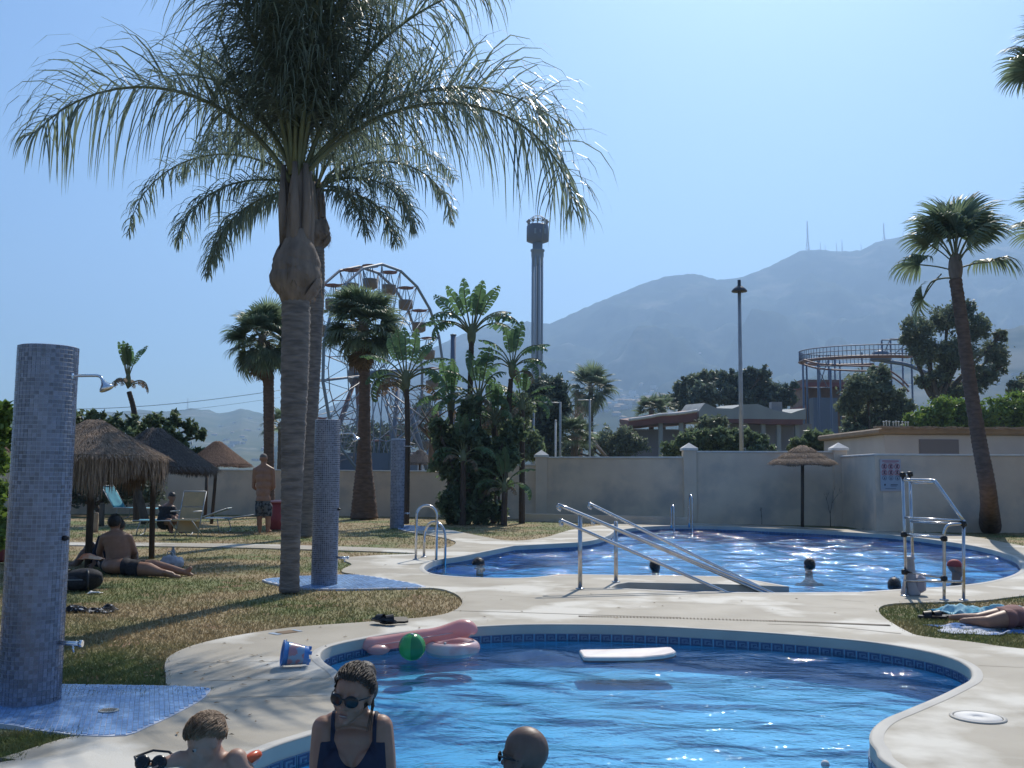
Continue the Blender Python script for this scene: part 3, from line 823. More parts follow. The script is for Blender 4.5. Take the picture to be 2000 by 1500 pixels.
fr = fronds(rg, 56, 72, -50, (1, 2, 3))
fan_palm('fan_palm', 'fan palm with dense round crown and flared foot before the Ferris wheel', 'fan palms', [G(711, 1013), P(711, 970, YC), P(711, 900, YC), P(712, 800, YC), P(712, 670, YC)], [.42, .34, .25, .20, .18, .17, .16, .15], P(710, 640, YC), fr, .98, 13, dry=7)
# two more whose crowns only just reach into the picture
for lab, x, y, Y, s, sd in (('tall fan palm whose leaves reach in at the upper right edge', 2088, 128, 21, 1.0, 21), ('fan palm whose leaf tips reach in at the right edge above the leaning palm', 2100, 445, 23, 1.1, 22)):
    q = P(x + 12, 1040, Y); q.z = 0
    fan_palm('fan_palm', lab, 'fan palms', [q, P(x + 10, 800, Y), P(x, (y + 500) / 2, Y), P(x, y + 10, Y)], [.25, .18, .16, .15], P(x, y, Y), fronds(rg, 22, 70, -15, (1, 2)), s, sd)
# distant fan and date palms
for lab, x, yc, yb, Y, s, n, e1_ in (('distant fan palm with shaggy skirt near the brick chimney', 1154, 760, 900, 95, 1.9, 40, -80), ('small date palm behind the wall lamp posts', 1122, 855, 900, 60, 1.1, 30, -20), ('bushy palm before the curved roof building', 1272, 803, 880, 90, 1.3, 26, -20), ('palm top peeping over the dark trees beside the cypress', 1296, 795, 880, 100, 1.1, 22, -20), ('low palm behind the nearest palm trunk', 550, 832, 900, 60, 1.0, 18, -20)):
    q = P(x, yb, Y); q.z = 0
    fan_palm('fan_palm', lab, 'palms beyond the wall', [q, P(x, (yb + yc) / 2, Y), P(x, yc + 5, Y)], [.3, .25, .22], P(x, yc, Y), fronds(rg, n, 75, e1_, (0, 1, 2)), s, int(x), tm=m_bark)

# ---- giant bird of paradise (banana like) leaves
def paddle(rng, pet, ln, wd, bend, cuts, tear=.25):
    hang = .0 if bend < 50 else .55 if bend < 100 else .9
    mb = MB(); N = 12; p = Vector((0, 0, 0)); pts = [p.copy()]; el = PI / 2
    for i in range(N + 4):
        t = i / (N + 4); e = PI / 2 - R(bend) * t ** 1.5
        d = Vector((math.cos(e), 0, math.sin(e))); p = p + d * (pet + ln) / (N + 4); pts.append(p.copy())
    tot = N + 4; mb.tube(pts, [.035 * (1 - .85 * i / tot) + .004 for i in range(tot + 1)], n=5, mi=1)
    s0 = int(tot * pet / (pet + ln))
    for sg in (-1, 1):
        k = 0; M_ = cuts
        for c_ in range(M_):
            t0 = c_ / M_; t1 = (c_ + 1) / M_ - (.0 if rng.random() > tear else .02)
            def at(t):
                f = s0 + t * (tot - s0); i = min(int(f), tot - 1); return pts[i].lerp(pts[i + 1], f - i), (pts[i + 1] - pts[i]).normalized()
            w = lambda t: wd * max(.02, math.sin(PI * min(1, max(0, t * .93 + .05))) ** .55)
            (a, ta), (b, tb) = at(t0), at(t1)
            dr = rng.uniform(-.2, .25) + hang * rng.uniform(.6, 1.4); g = Vector((0, 0, -dr))
            o1 = Vector((0, sg, 0)) * w(t0) * .95 + g * w(t0) + ta * .12 * w(t0) * 1.4; o2 = Vector((0, sg, 0)) * w(t1) * .95 + g * w(t1) + tb * .12 * w(t1) * 1.4
            mb.add([a, b, a + o1 * .55 + Vector((0, 0, .04)), b + o2 * .55 + Vector((0, 0, .04)), a + o1, b + o2], [(0, 1, 3, 2), (2, 3, 5, 4)], 0)
    return mb
_r = random.Random(4)
PAD = [paddle(_r, .75, 1.25, .24, b_, c_, .5).mesh('paddle_leaf', [m_strel, m_stem]) for b_, c_ in ((18, 9), (45, 12), (80, 16), (120, 20), (160, 22))]
PADD = paddle(_r, .6, 1.0, .16, 165, 14, .9).mesh('dead_paddle', [m_fandry, m_stem])
def strelitzia(label, axis, rads, crown, leaves, scale, seed, dead=0, plane=None, group='giant bird of paradise plants'):
    rng = random.Random(seed); base = Vector(axis[0]); root = empty('bird_of_paradise_plant', base, label, 'plant', group)
    trunk_mesh([Vector(p) - base for p in axis], rads, ring=.04, n=10, seed=seed, irregular=.05).build('stem', m_pole, root)
    c = Vector(crown) - base
    mb = MB(); mb.ell(c + Vector((0, 0, .15 * scale)), (.16 * scale, .12 * scale, .42 * scale), n=10); mb.build('leaf_sheaths', m_stem, root)
    for (tilt, k) in leaves:
        o = link('leaf', PAD[k], root); az = (0 if tilt > 0 else 180) + rng.uniform(-28, 28) + (rng.choice((-1, 1)) * 50 if rng.random() < .25 else 0)
        o.location = c + Vector((0, 0, .1)); s = scale * rng.uniform(.9, 1.12); o.scale = (s, s, s)
        if k <= 1: o.rotation_euler = (Matrix.Rotation(R(tilt), 3, 'Y') @ Matrix.Rotation(R(rng.choice((-90, 90)) + rng.uniform(-35, 35)), 3, 'Z')).to_euler()
        else: o.rotation_euler = (0, R(abs(tilt)), R(az))
    for k in range(dead):
        o = link('dead_leaf', PADD, root); o.location = c - Vector((0, 0, .3 * scale)); o.rotation_euler = (0, R(rng.uniform(20, 50)), R(rng.uniform(0, 360))); o.scale = (scale,) * 3
    return root
YS = 27.6
gz = lambda x, Y: Vector((P(x, 900, Y).x, Y, LAWN_Z))
strelitzia('tallest banana leaved plant standing out against the sky beside the drop tower', [gz(915, YS), P(916, 850, YS), P(919, 735, YS), P(921, 665, YS)], [.09, .085, .08, .075], P(921, 662, YS),
           [(-12, 0), (-24, 0), (10, 0), (22, 1), (-38, 1), (-30, 3), (-42, 4), (34, 3), (30, 2), (2, 0), (-50, 2), (46, 3), (16, 1)], .80, 1)
strelitzia('banana leaved plant of middle height right of the tallest one', [gz(985, YS), P(990, 850, YS), P(998, 740, YS)], [.085, .08, .07], P(1000, 728, YS),
           [(-8, 0), (12, 0), (-30, 2), (28, 2), (-44, 3), (44, 3), (3, 0), (-55, 4), (52, 4), (-20, 2), (20, 3)], .66, 2, dead=2)
strelitzia('banana leaved plant in front of the Ferris wheel cabins', [gz(795, 27), P(796, 850, 27), P(794, 760, 27)], [.09, .08, .07], P(793, 752, 27),
           [(-10, 0), (14, 0), (-34, 2), (34, 2), (-48, 3), (48, 3), (-60, 4), (55, 4), (0, 0), (25, 1), (-22, 1)], .78, 3, dead=5)
strelitzia('thin lopsided banana leaved plant above the thatched umbrellas at the left', [gz(272, 27), P(265, 832, 27), P(252, 765, 27)], [.1, .09, .07], P(250, 748, 27),
           [(2, 0), (-5, 0), (7, 0), (-12, 0), (14, 1), (1, 0), (-20, 1)], .50, 4, dead=7)
for i, (x, y, s, lab) in enumerate(((880, 800, .62, 'low banana leaved plant at the left of the leafy clump by the wall'), (935, 790, .72, 'bushy banana leaved plant in the middle of the leafy clump by the wall'), (965, 830, .6, 'small banana leaved plant low in the leafy clump by the wall'),
                         (1020, 800, .6, 'banana leaved plant at the right of the leafy clump by the wall'), (985, 960, .5, 'dark shaded banana leaved plant close to the ground by the wall'), (905, 900, .55, 'shaded banana leaved plant at the foot of the leafy clump'))):
    Yq = 27.2 + .15 * i if y < 900 else 26.4
    strelitzia(lab, [gz(x, Yq), P(x, y + 30, Yq), P(x, y, Yq)], [.09, .08, .07], P(x, y, Yq), [(-10, 0), (12, 1), (-30, 2), (32, 2), (-46, 3), (46, 3), (-60, 3), (58, 4), (2, 0)], s, 20 + i, dead=2)

# ---- broad leaved trees: trunk, limbs, and a crown of thousands of small leaves in clumps
def crown_mesh(name, blobs, n, leaf, mt, parent, seed, flat=.85, ragged=.35, off=Vector((0, 0, 0))):
    rng = np.random.default_rng(seed)
    w = np.array([b[3] ** 2 for b in blobs]); w = w / w.sum()
    # clumps on each blob, leaves in each clump
    nc = max(20, n // 26); bi = rng.choice(len(blobs), nc, p=w)
    d = rng.normal(size=(nc, 3)); d /= np.linalg.norm(d, axis=1)[:, None]
    C = np.array([b[:3] for b in blobs])[bi]; r = np.array([b[3] for b in blobs])[bi]
    rad = r * (1 - ragged * rng.random(nc) ** 1.5 + .12 * rng.normal(size=nc)); cc = C + d * rad[:, None] * np.array([1, 1, flat])
    ci = rng.integers(0, nc, n); cr = (r[ci] * rng.uniform(.08, .30, n))
    q = rng.normal(size=(n, 3)); pos = cc[ci] + q * cr[:, None] * .75
    s = leaf * rng.uniform(.6, 1.3, n)
    u = rng.normal(size=(n, 3)); u /= np.linalg.norm(u, axis=1)[:, None]
    v = rng.normal(size=(n, 3)); v -= u * (u * v).sum(1)[:, None]; v /= np.linalg.norm(v, axis=1)[:, None]
    V = np.empty((n, 4, 3)); V[:, 0] = pos - u * s[:, None]; V[:, 1] = pos + v * s[:, None] * .45; V[:, 2] = pos + u * s[:, None]; V[:, 3] = pos - v * s[:, None] * .45
    V -= np.array(off)
    me = bpy.data.meshes.new(name); me.vertices.add(n * 4); me.vertices.foreach_set('co', V.ravel()); me.loops.add(n * 4); me.loops.foreach_set('vertex_index', np.arange(n * 4))
    me.polygons.add(n); me.polygons.foreach_set('loop_start', np.arange(n) * 4); me.update(calc_edges=True)
    return link(name, me, parent, mt)
def tree_px(name, label, cat, x, Y, blobs, n, leaf, mt, seed, group=None, trunk=.25, flat=.85, ragged=.35, bark=None, limbs=True, basez=0, depth=.8):
    rng = random.Random(seed); base = P(x, 900, Y); base.z = basez
    root = empty(name, base, label, cat, group)
    bl = []
    for (bx, by, br) in blobs:
        rm = br * Y / FPX; p = P(bx, by, Y + rng.uniform(-1, 1) * rm * depth); bl.append((p.x, p.y, p.z, rm))
    crown_mesh('crown', bl, n, leaf, mt, root, seed, flat, ragged, off=base)
    if trunk:
        mb = MB(); top = Vector(bl[0][:3]) - base; fork = Vector((top.x * .3, top.y * .3, max(.3, min(b[2] - b[3] * .7 for b in bl) - basez)))
        mb.tube(smooth_path([Vector((0, 0, 0)), fork * .5 + Vector((trunk * .3, 0, 0)), fork], 3), [trunk, trunk * .9, trunk * .85, trunk * .8, trunk * .75, trunk * .7, trunk * .68], n=9)
        mb.build('trunk', bark or m_bark, root)
        if limbs:
            mb = MB()
            for b in bl:
                e = Vector(b[:3]) - base; m_ = (fork + e) / 2 + Vector((rng.uniform(-.2, .2), 0, rng.uniform(-.3, 0))) * b[3]
                mb.tube(smooth_path([fork - Vector((0, 0, .05)), m_, e], 4), [trunk * (.6 - .06 * i) for i in range(9)], n=6)
                for k in range(3):
                    dv = Vector((rng.gauss(0, 1), rng.gauss(0, 1), rng.uniform(-.2, 1))).normalized() * b[3] * .8
                    mb.tube([m_.lerp(e, rng.uniform(.3, 1)), e + dv * .6, e + dv], [trunk * .22, trunk * .14, trunk * .04], n=5)
            mb.build('limbs', bark or m_bark, root)
    return root
def blobs(rng, x0, x1, y0, y1, n, r0, r1): return [(rng.uniform(x0, x1), rng.uniform(y0, y1), rng.uniform(r0, r1)) for _ in range(n)]
rb = random.Random(11)
tree_px('tree', 'airy eucalyptus with spreading limbs behind the leaning fan palm', 'tree', 1850, 78,
        [(1790, 640, 26), (1850, 622, 30), (1905, 640, 28), (1945, 690, 26), (1810, 690, 30), (1868, 690, 34), (1925, 730, 22), (1772, 665, 16), (1835, 735, 22), (1890, 600, 16), (1958, 715, 14), (1800, 745, 14), (1955, 655, 12), (1900, 755, 18), (1860, 770, 22)],
        20000, .17, m_leafo, 31, 'trees beyond the wall', trunk=.45, ragged=.5)
tree_px('tree', 'loose green tree in front of the roller coaster', 'tree', 1700, 70, [(1690, 760, 34), (1660, 790, 22), (1735, 770, 24), (1700, 820, 38), (1670, 840, 24), (1740, 825, 30), (1720, 730, 18), (1765, 800, 22)], 13000, .2, m_leafo, 32, 'trees beyond the wall', ragged=.55)
tree_px('tree', 'bright green pine top left of the leaning palm above the white building', 'tree', 1850, 60, [(1845, 800, 26), (1815, 815, 22), (1880, 805, 24), (1790, 825, 20), (1905, 815, 24), (1835, 830, 24), (1870, 828, 24)], 9000, .15, m_leafy, 33, 'trees beyond the wall', ragged=.3)
tree_px('tree', 'bright green pine top right of the leaning palm above the white building', 'tree', 1975, 60, [(1945, 805, 28), (1990, 795, 32), (2030, 800, 30), (1930, 820, 18), (1965, 825, 24), (2010, 825, 26)], 8000, .15, m_leafy, 34, 'trees beyond the wall', ragged=.3)
tree_px('tree', 'darker pine standing up behind the bright pines at the right edge', 'tree', 1995, 75, [(1985, 760, 18), (2020, 750, 26), (2040, 790, 30)], 3500, .2, m_leafo, 35, 'trees beyond the wall')
tree_px('tree', 'broad dark wind shaped tree behind the curved roof building', 'tree', 1430, 105, [(1400, 768, 26), (1440, 760, 30), (1480, 760, 28), (1510, 775, 26), (1370, 775, 24), (1465, 735, 20), (1492, 730, 15), (1535, 765, 14), (1550, 757, 10), (1420, 735, 14), (1350, 790, 16), (1540, 780, 14), (1450, 785, 30), (1500, 790, 22)],
        14000, .3, m_leafd, 36, 'trees beyond the wall', ragged=.3)
tree_px('tree', 'paler tree with rounded tops left of the broad dark tree', 'tree', 1375, 118, [(1355, 745, 14), (1380, 740, 16), (1405, 738, 15), (1330, 760, 16), (1318, 785, 16), (1350, 775, 20)], 5000, .3, m_leafo, 37, 'trees beyond the wall', ragged=.3)
tree_px('cypress', 'narrow dark cypress beside the broad dark tree', 'tree', 1336, 98, [(1336, 800 - 12 * i, 9 - .9 * i) for i in range(6)], 3500, .2, m_leafd, 38, 'trees beyond the wall', ragged=.25, limbs=False)
tree_px('tree', 'dense dark round tree below the drop tower', 'tree', 1075, 62, [(1072, 762, 30), (1078, 782, 30), (1085, 800, 28), (1050, 790, 24), (1075, 830, 28), (1045, 840, 26), (1095, 760, 12), (1060, 870, 30), (1040, 760, 16)], 12000, .2, m_leafd, 39, 'trees beyond the wall', ragged=.22)
tree_px('tree', 'mid green tree between the banana plants and the dark round tree', 'tree', 1000, 50, [(1010, 800, 30), (1000, 850, 32), (1030, 870, 28), (960, 820, 26)], 7000, .16, m_leafm, 40, 'trees beyond the wall')
tree_px('shrub', 'greyish scrubby trees below the distant fan palm', 'shrub', 1200, 80, [(1180, 860, 22), (1220, 855, 24), (1245, 870, 20), (1150, 870, 18), (1090, 870, 20), (1115, 880, 20), (1200, 880, 26)], 8000, .16, m_leafo, 41, 'shrubs beyond the wall', ragged=.6)
tree_px('shrub', 'long clipped hedge under the tall street lamp', 'hedge', 1400, 42, [(1310, 880, 16), (1340, 868, 20), (1375, 860, 20), (1410, 855, 20), (1445, 855, 20), (1478, 862, 18), (1500, 875, 14), (1360, 885, 20), (1420, 880, 22), (1470, 885, 18)], 11000, .11, m_leafm, 42, 'shrubs beyond the wall', ragged=.2, trunk=.1)
tree_px('shrub', 'leafy shrub over the wall beside the small thatched umbrella', 'shrub', 1600, 38, [(1560, 870, 14), (1585, 858, 18), (1612, 862, 18), (1632, 875, 12), (1600, 880, 18), (1545, 880, 8)], 4200, .12, m_leafm, 43, 'shrubs beyond the wall', ragged=.5, trunk=.1)
tree_px('shrub', 'grey green bush in front of the curved roof building', 'shrub', 1390, 62, [(1380, 835, 20), (1405, 828, 16), (1360, 850, 16)], 3000, .16, m_leafo, 44, 'shrubs beyond the wall', trunk=.1)
tree_px('shrub', 'sunlit bush between the water tank and the white building', 'shrub', 1710, 45, [(1700, 865, 14), (1718, 858, 12), (1725, 875, 10)], 2200, .13, m_leafm, 45, 'shrubs beyond the wall', trunk=.1)
tree_px('shrub', 'leafy frangipani like shrub behind the thatched umbrellas', 'shrub', 290, 26, [(150, 815, 16), (185, 818, 18), (225, 830, 20), (265, 835, 20), (300, 825, 18), (340, 820, 16), (375, 835, 14), (395, 850, 12), (330, 850, 22), (245, 860, 26), (355, 870, 18), (385, 885, 14)], 6500, .085, m_leafm, 46, 'shrubs inside the garden', ragged=.8, trunk=.12)
tree_px('shrub', 'bright leafy shrub at the left edge behind the nearest shower column', 'shrub', -10, 12, [(8, 800, 22), (-10, 830, 30), (5, 860, 24), (-5, 960, 26), (2, 1010, 26), (-15, 900, 30), (-5, 1050, 24)], 5000, .055, m_leafy, 47, 'shrubs inside the garden', ragged=.6, trunk=.06)
tree_px('shrub', 'dark shaded hedge at the back behind the big thatched umbrella', 'hedge', 200, 30.5, [(150, 955, 30), (200, 950, 32), (250, 950, 32), (290, 955, 28), (120, 960, 30), (70, 950, 30)], 9000, .08, m_leafd, 48, 'shrubs inside the garden', ragged=.2, trunk=.1)
tree_px('shrub', 'big leafy clump of shrubs against the wall under the banana plants', 'shrub', 910, 26.9, [(930, 1000, 24), (900, 1000, 24), (990, 900, 22), (1000, 840, 24), (970, 1000, 18), (880, 990, 24), (855, 835, 20), (880, 860, 28), (915, 850, 28), (945, 880, 26), (870, 910, 26), (905, 930, 30), (940, 930, 28), (930, 970, 26), (895, 970, 26), (960, 910, 20), (985, 870, 18), (915, 800, 18), (960, 950, 18)],
        17000, .11, m_leafm, 49, 'shrubs inside the garden', ragged=.6, trunk=.15)
tree_px('shrub', 'low trailing plant drooping over the garden wall beside the clump', 'shrub', 975, 28.0, [(970, 925, 14), (985, 945, 12), (960, 940, 12)], 1500, .08, m_leafm, 50, 'shrubs inside the garden', trunk=.05)
tree_px('tree', 'olive coloured trees behind the Ferris wheel feet', 'tree', 760, 160, [(640, 850, 26), (690, 860, 28), (740, 850, 30), (790, 850, 26), (830, 800, 26), (600, 870, 22), (835, 850, 26), (760, 880, 30)], 8000, .35, m_leafd, 51, 'trees beyond the wall', ragged=.3)
# leaning bare trunk at the left of the clump
q0 = G(888, 1004); mb = MB(); mb.tube(smooth_path([Vector((0, 0, 0)), P(868, 955, q0.y) - q0, P(848, 905, q0.y) - q0, P(846, 860, q0.y) - q0], 4), [.28 - .012 * i for i in range(13)], n=10)
r_ = empty('leaning_trunk', q0, 'thick leaning tree trunk in front of the wall at the left of the leafy clump', 'tree', None); mb.build('trunk', m_bark, r_)
mb = MB(); rr_ = random.Random(6)
for k in range(5):
    a = P(846, 860, q0.y) - q0; mb.tube([a, a + Vector((rr_.uniform(-.5, .5), rr_.uniform(-.3, .3), .5)), a + Vector((rr_.uniform(-1, 1), rr_.uniform(-.4, .4), 1.1))], [.09, .05, .02], n=5)
mb.build('limbs', m_bark, r_)
# leafless tree, and the thin bare sapling by the wall
def bare_tree(name, label, base, h, seed, r0, spread=.5, levels=5, mt=None, lean=0):
    rng = random.Random(seed); mb = MB()
    def br(p, d, l, r, lv):
        q = p + d * l; mb.tube([p, (p + q) / 2 + Vector((rng.gauss(0, .04), 0, rng.gauss(0, .04))) * l, q], [r, r * .85, r * .7], n=5)
        if lv == 0: return
        for _ in range(2 if lv > 1 else 3):
            nd = (d + Vector((rng.gauss(0, spread), rng.gauss(0, spread), rng.gauss(.12, .3)))).normalized()
            br(q, nd, l * rng.uniform(.62, .85), r * .62, lv - 1)
    br(Vector((0, 0, 0)), Vector((lean, 0, 1)).normalized(), h * .34, r0, levels)
    root = empty(name, base, label, 'tree'); mb.build('branches', mt or m_twig, root); return root
b_ = P(1205, 880, 75); b_.z = 0; bare_tree('bare_tree', 'leafless tree with curved limbs right of the distant fan palm', b_, 8.5, 3, .22, .5, 6, lean=-.3)
bare_tree('sapling', 'thin bare sapling against the wall right of the small thatched umbrella', G(1622, 1029), 1.05, 8, .012, .35, 4, m_pole)
bare_tree('sapling', 'thin bare sapling against the wall behind the stair rails', G(1283, 1016), .75, 18, .010, .3, 3, m_pole)
bare_tree('sapling', 'short twig of a sapling by the wall left of the small thatched umbrella', G(1488, 1024), .55, 28, .008, .3, 3, m_pole)
# ================================================================ tiled shower columns and their tiled pads
def tile_ring(mb, r, h, n, step, rng, z0=.012):
    da = 2 * PI / n; g = .075
    rows = int(h / step)
    for j in range(rows):
        za = z0 + j * step + step * g; zb = z0 + (j + 1) * step - step * g
        for i in range(n):
            a = i * da + da * g; b = (i + 1) * da - da * g; o = .0035 + rng.uniform(-.0005, .0005)
            vs = []
            for rr in (r, r + o):
                for z in (za, zb):
                    for w in (a, b): vs.append((rr * math.cos(w), rr * math.sin(w), z))
            mb.add(vs, [(4, 5, 7, 6), (0, 1, 5, 4), (2, 6, 7, 3), (0, 4, 6, 2), (1, 3, 7, 5)])
def shower(px, py, top_py, rpx, label, n, head=True, foot=True, seed=1, tilt=(0, 0)):
    rng = random.Random(seed); b = G(px, py); Y = b.y; h = P(px, top_py, Y).z; r = px2m(rpx, Y)
    o = empty('shower_column', b, label, 'shower', 'tiled shower columns'); o.rotation_euler = (R(tilt[0]), R(tilt[1]), 0)
    MB().lathe([(r, -.06), (r, h - .004), (r * .96, h)], n=64).build('column_core', m_grout, o)
    mb = MB(); tile_ring(mb, r, h - .01, n, 2 * PI * r / n, rng); t = mb.build('mosaic_tiles', m_mosaic, o); tag(t, kind='stuff')
    za = h * .915
    a0 = Vector((r * .96, -.02, za))
    mb = MB(); mb.tube(smooth_path([a0, a0 + Vector((.11, 0, .004)), a0 + Vector((.165, 0, 0)), a0 + Vector((.19, -.01, -.028))], 5), .009, n=8)
    mb.lathe([(.022, 0), (.022, .006), (.012, .01)], c=a0, n=16, mat=Matrix.Rotation(R(90), 3, 'Y')); mb.build('shower_arm', m_chrome, o)
    hc = a0 + Vector((.195, -.012, -.035))
    MB().lathe([(.010, .012), (.014, 0), (.020, -.012), (.040, -.036), (.044, -.048), (.040, -.052), (.0, -.05)], c=hc, n=20, mat=Matrix.Rotation(R(-28), 3, 'Y')).build('shower_head', m_chrome, o)
    MB().lathe([(.016, 0), (.016, .02), (.010, .026), (.010, .034)], c=(r * .99, -.04, h * .455), n=14, mat=Matrix.Rotation(R(90), 3, 'Y')).build('push_button', m_black, o)
    if foot:
        z = h * .165
        mb = MB(); mb.tube([(r * .97, -.03, z), (r + .13, -.05, z)], .013, n=10); mb.lathe([(.020, 0), (.020, .02)], c=(r + .13, -.05, z), n=12, mat=Matrix.Rotation(R(90), 3, 'Y')); mb.build('foot_tap', m_chrome, o)
        MB().tube([(r + .09, -.045, z - .01), (r + .10, -.05, z - .05)], .006, n=8).build('spout', m_chrome, o)
    return o
shower(57, 1371, 677, 54.5, 'large blue mosaic shower column nearest the camera at the left edge', 42, seed=1, tilt=(0, .2))
shower(633, 1142, 820, 24.5, 'blue mosaic shower column right of the feathery palm trunks', 42, seed=2)
shower(775, 1031, 857, 13.5, 'smallest blue mosaic shower column farthest off by the wall', 30, seed=3)
def pad(pts, label, step, seed, z=.004, dome=0.0):
    rng = random.Random(seed); lp = dedupe(smooth_loop([Vector((p.x, p.y, 0)) for p in pts], 3)); 
    if area2(lp) < 0: lp = lp[::-1]
    o = empty('shower_pad', (0, 0, 0), label, 'shower pad', 'tiled pads under the showers')
    cx = sum(p.x for p in lp) / len(lp); cy = sum(p.y for p in lp) / len(lp); R_ = max((p - Vector((cx, cy, 0))).length for p in lp)
    zz = lambda x, y: z - dome * max(0, 1 - ((x - cx) ** 2 + (y - cy) ** 2) / (R_ * .6) ** 2)
    v, f = fill2d([lp], z); n = len(lp)
    mb = MB().add(v, f); mb.add([(p.x, p.y, z) for p in lp] + [(p.x, p.y, -.05) for p in lp], [(i, n + i, n + (i + 1) % n, (i + 1) % n) for i in range(n)]); mb.build('pad_base', m_grout, o)
    mb = MB(); ang = .35; ca, sa = math.cos(ang), math.sin(ang); k = int(R_ / step) + 1; li = offset(lp, step * .6)
    for i in range(-k, k):
        for j in range(-k, k):
            u, v_ = (i + .5) * step, (j + .5) * step; x, y = cx + u * ca - v_ * sa, cy + u * sa + v_ * ca
            if not inside((x, y), li): continue
            s = step * .44; t = z + .003 + rng.uniform(0, .0006); q = []
            for a, b in ((-s, -s), (s, -s), (s, s), (-s, s)): q.append((x + a * ca - b * sa, y + a * sa + b * ca))
            mb.add([(a, b, z) for a, b in q] + [(a, b, t) for a, b in q], [(4, 5, 6, 7), (0, 1, 5, 4), (1, 2, 6, 5), (2, 3, 7, 6), (3, 0, 4, 7)])
    t = mb.build('mosaic_tiles', m_mosaic2, o); tag(t, kind='stuff')
    return o, Vector((cx, cy, z))
po, pc_ = pad([G(-200, 1405), G(-150, 1350), G(0, 1336), G(115, 1337), G(250, 1339), (G(398, 1343)), G(405, 1356), G(385, 1373), G(330, 1402), G(290, 1420), G(245, 1437), G(155, 1437), G(60, 1425), G(0, 1415)],
     'curved blue mosaic pad round the foot of the nearest shower column', .027, 3)
dg = G(212, 1391); d_ = empty('floor_drain', (dg.x, dg.y, .008), 'small round metal drain in the nearest blue mosaic pad', 'drain')
MB().lathe([(.055, 0), (.055, .004), (.045, .005)], n=24).build('rim', m_coping, d_)
mb = MB()
for k in range(-3, 4): mb.box((k * .012, 0, .006), (.005, .07 - abs(k) * .008, .003))
mb.build('slots', m_joint, d_)
pad([G(512, 1133), G(560, 1127), G(620, 1124), G(700, 1123), G(770, 1133), G(832, 1146), G(760, 1149), G(640, 1151), G(570, 1146)], 'pale blue mosaic pad under the middle shower column', .05, 4)
pad([G(770, 1028), G(800, 1026), G(825, 1028), G(848, 1032), G(820, 1036), G(790, 1036)], 'small blue mosaic pad beside the farthest shower column', .06, 5)
# odd tiles let into the deck edge
m_tilegrey = mat('tile_grey', (.35, .42, .50), rough=.4)
for i, (a, b, m__) in enumerate(((G(532, 1239), G(542, 1237.5), m_tilegrey), (G(545, 1237), G(575, 1233), m_fandry), (G(577, 1232.5), G(584, 1231.6), m_tilegrey))):
    mb = MB(); d = (b - a); nrm = Vector((-d.y, d.x, 0)).normalized() * .13
    mb.add([Vector((p.x, p.y, .004)) for p in (a - nrm * .5, b - nrm * .5, b + nrm * .5, a + nrm * .5)], [(0, 1, 2, 3)]); mb.build('inlaid_tile', m__, deck_o)

# ================================================================ rails, ladders, hoist
def rail_set():
    Ya = 11.5; pA = G(1133, 1150); pB = G(1203, 1137)
    o = empty('stair_handrail', pA, 'stainless steel double handrail nearest the camera going down into the far pool', 'handrail', 'handrails of the pool steps')
    def rel(p, b): return p - b
    def make(o, b, x0, y0, topy, e1, e2, lowy, Yo, lab):
        Y = b.y
        mb = MB(); mb.tube([Vector((0, 0, -.02)), rel(P(x0, topy, Y), b)], .026, n=12); mb.build('post', m_steel, o)
        MB().lathe([(.055, 0), (.055, .008), (.03, .014)], n=18).build('base_flange', m_steel, o)
        for (sx, sy), (ex, ey) in e1, e2:
            s = rel(P(sx, sy, Y), b); e = rel(P(ex, ey, Y + Yo), b); d = (e - s).normalized(); e = e + d * .25
            mb = MB(); mb.tube(smooth_path([s + Vector((.0, 0, -.05)), s + Vector((-.035, 0, -.03)), s + Vector((-.02, 0, 0)), s + d * .08 + Vector((0, 0, .0)), s.lerp(e, .5), e], 4), .021, n=12); mb.build('rail', m_steel, o)
    make(o, pA, 1133, 1150, 1006, ((1096, 988), (1500, 1155)), ((1100, 1018), (1418, 1157)), 0, -.15, 'a')
    o2 = empty('stair_handrail', pB, 'stainless steel double handrail farther from the camera going down into the far pool', 'handrail', 'handrails of the pool steps')
    make(o2, pB, 1203, 1137, 1018, ((1156, 986), (1490, 1150)), ((1162, 1016), (1478, 1152)), 0, -.3, 'b')
rail_set()
def hoops():
    b = G(812, 1093); o = empty('pool_ladder', b, 'pair of arched steel ladder handles at the left end of the far pool', 'pool ladder')
    for (x0, y0, x1, y1, ty) in ((812, 1093, 852, 1090, 987), (828, 1088, 869, 1112, 1019)):
        p0 = G(x0, y0); p1 = P(x1, y1, p0.y - .05 if y1 < 1100 else p0.y - .35); p1.z = 0 if y1 < 1100 else WATER_Z - .3
        zt = P((x0 + x1) / 2, ty, (p0.y + p1.y) / 2).z
        r = (p1 - p0).to_2d().length / 2; pts = [p0 - b, p0 - b + Vector((0, 0, zt - r))]
        c0 = p0 - b; c1 = p1 - b
        for k in range(1, 10):
            t = PI * k / 10; q = c0.lerp(c1, (1 - math.cos(t)) / 2); q.z = zt - r + r * math.sin(t); pts.append(q)
        q = c1.copy(); q.z = zt - r; pts += [q, c1 - Vector((0, 0, .02))]
        MB().tube(pts, .021, n=12).build('handle', m_steel, o)
        MB().lathe([(.05, 0), (.05, .008), (.028, .014)], c=p0 - b, n=18).build('base_flange', m_steel, o)
    mb = MB(); a, c = G(852, 1092) - b, G(869, 1105) - b
    mb.box(((a.x + c.x) / 2, (a.y + c.y) / 2, -.32), (.06, (a - c).to_2d().length, .02)); mb.build('tread', m_steel, o)
hoops()
b = G(1346, 1029); o = empty('pool_ladder', b, 'two slim ladder handles standing at the far edge of the far pool', 'pool ladder')
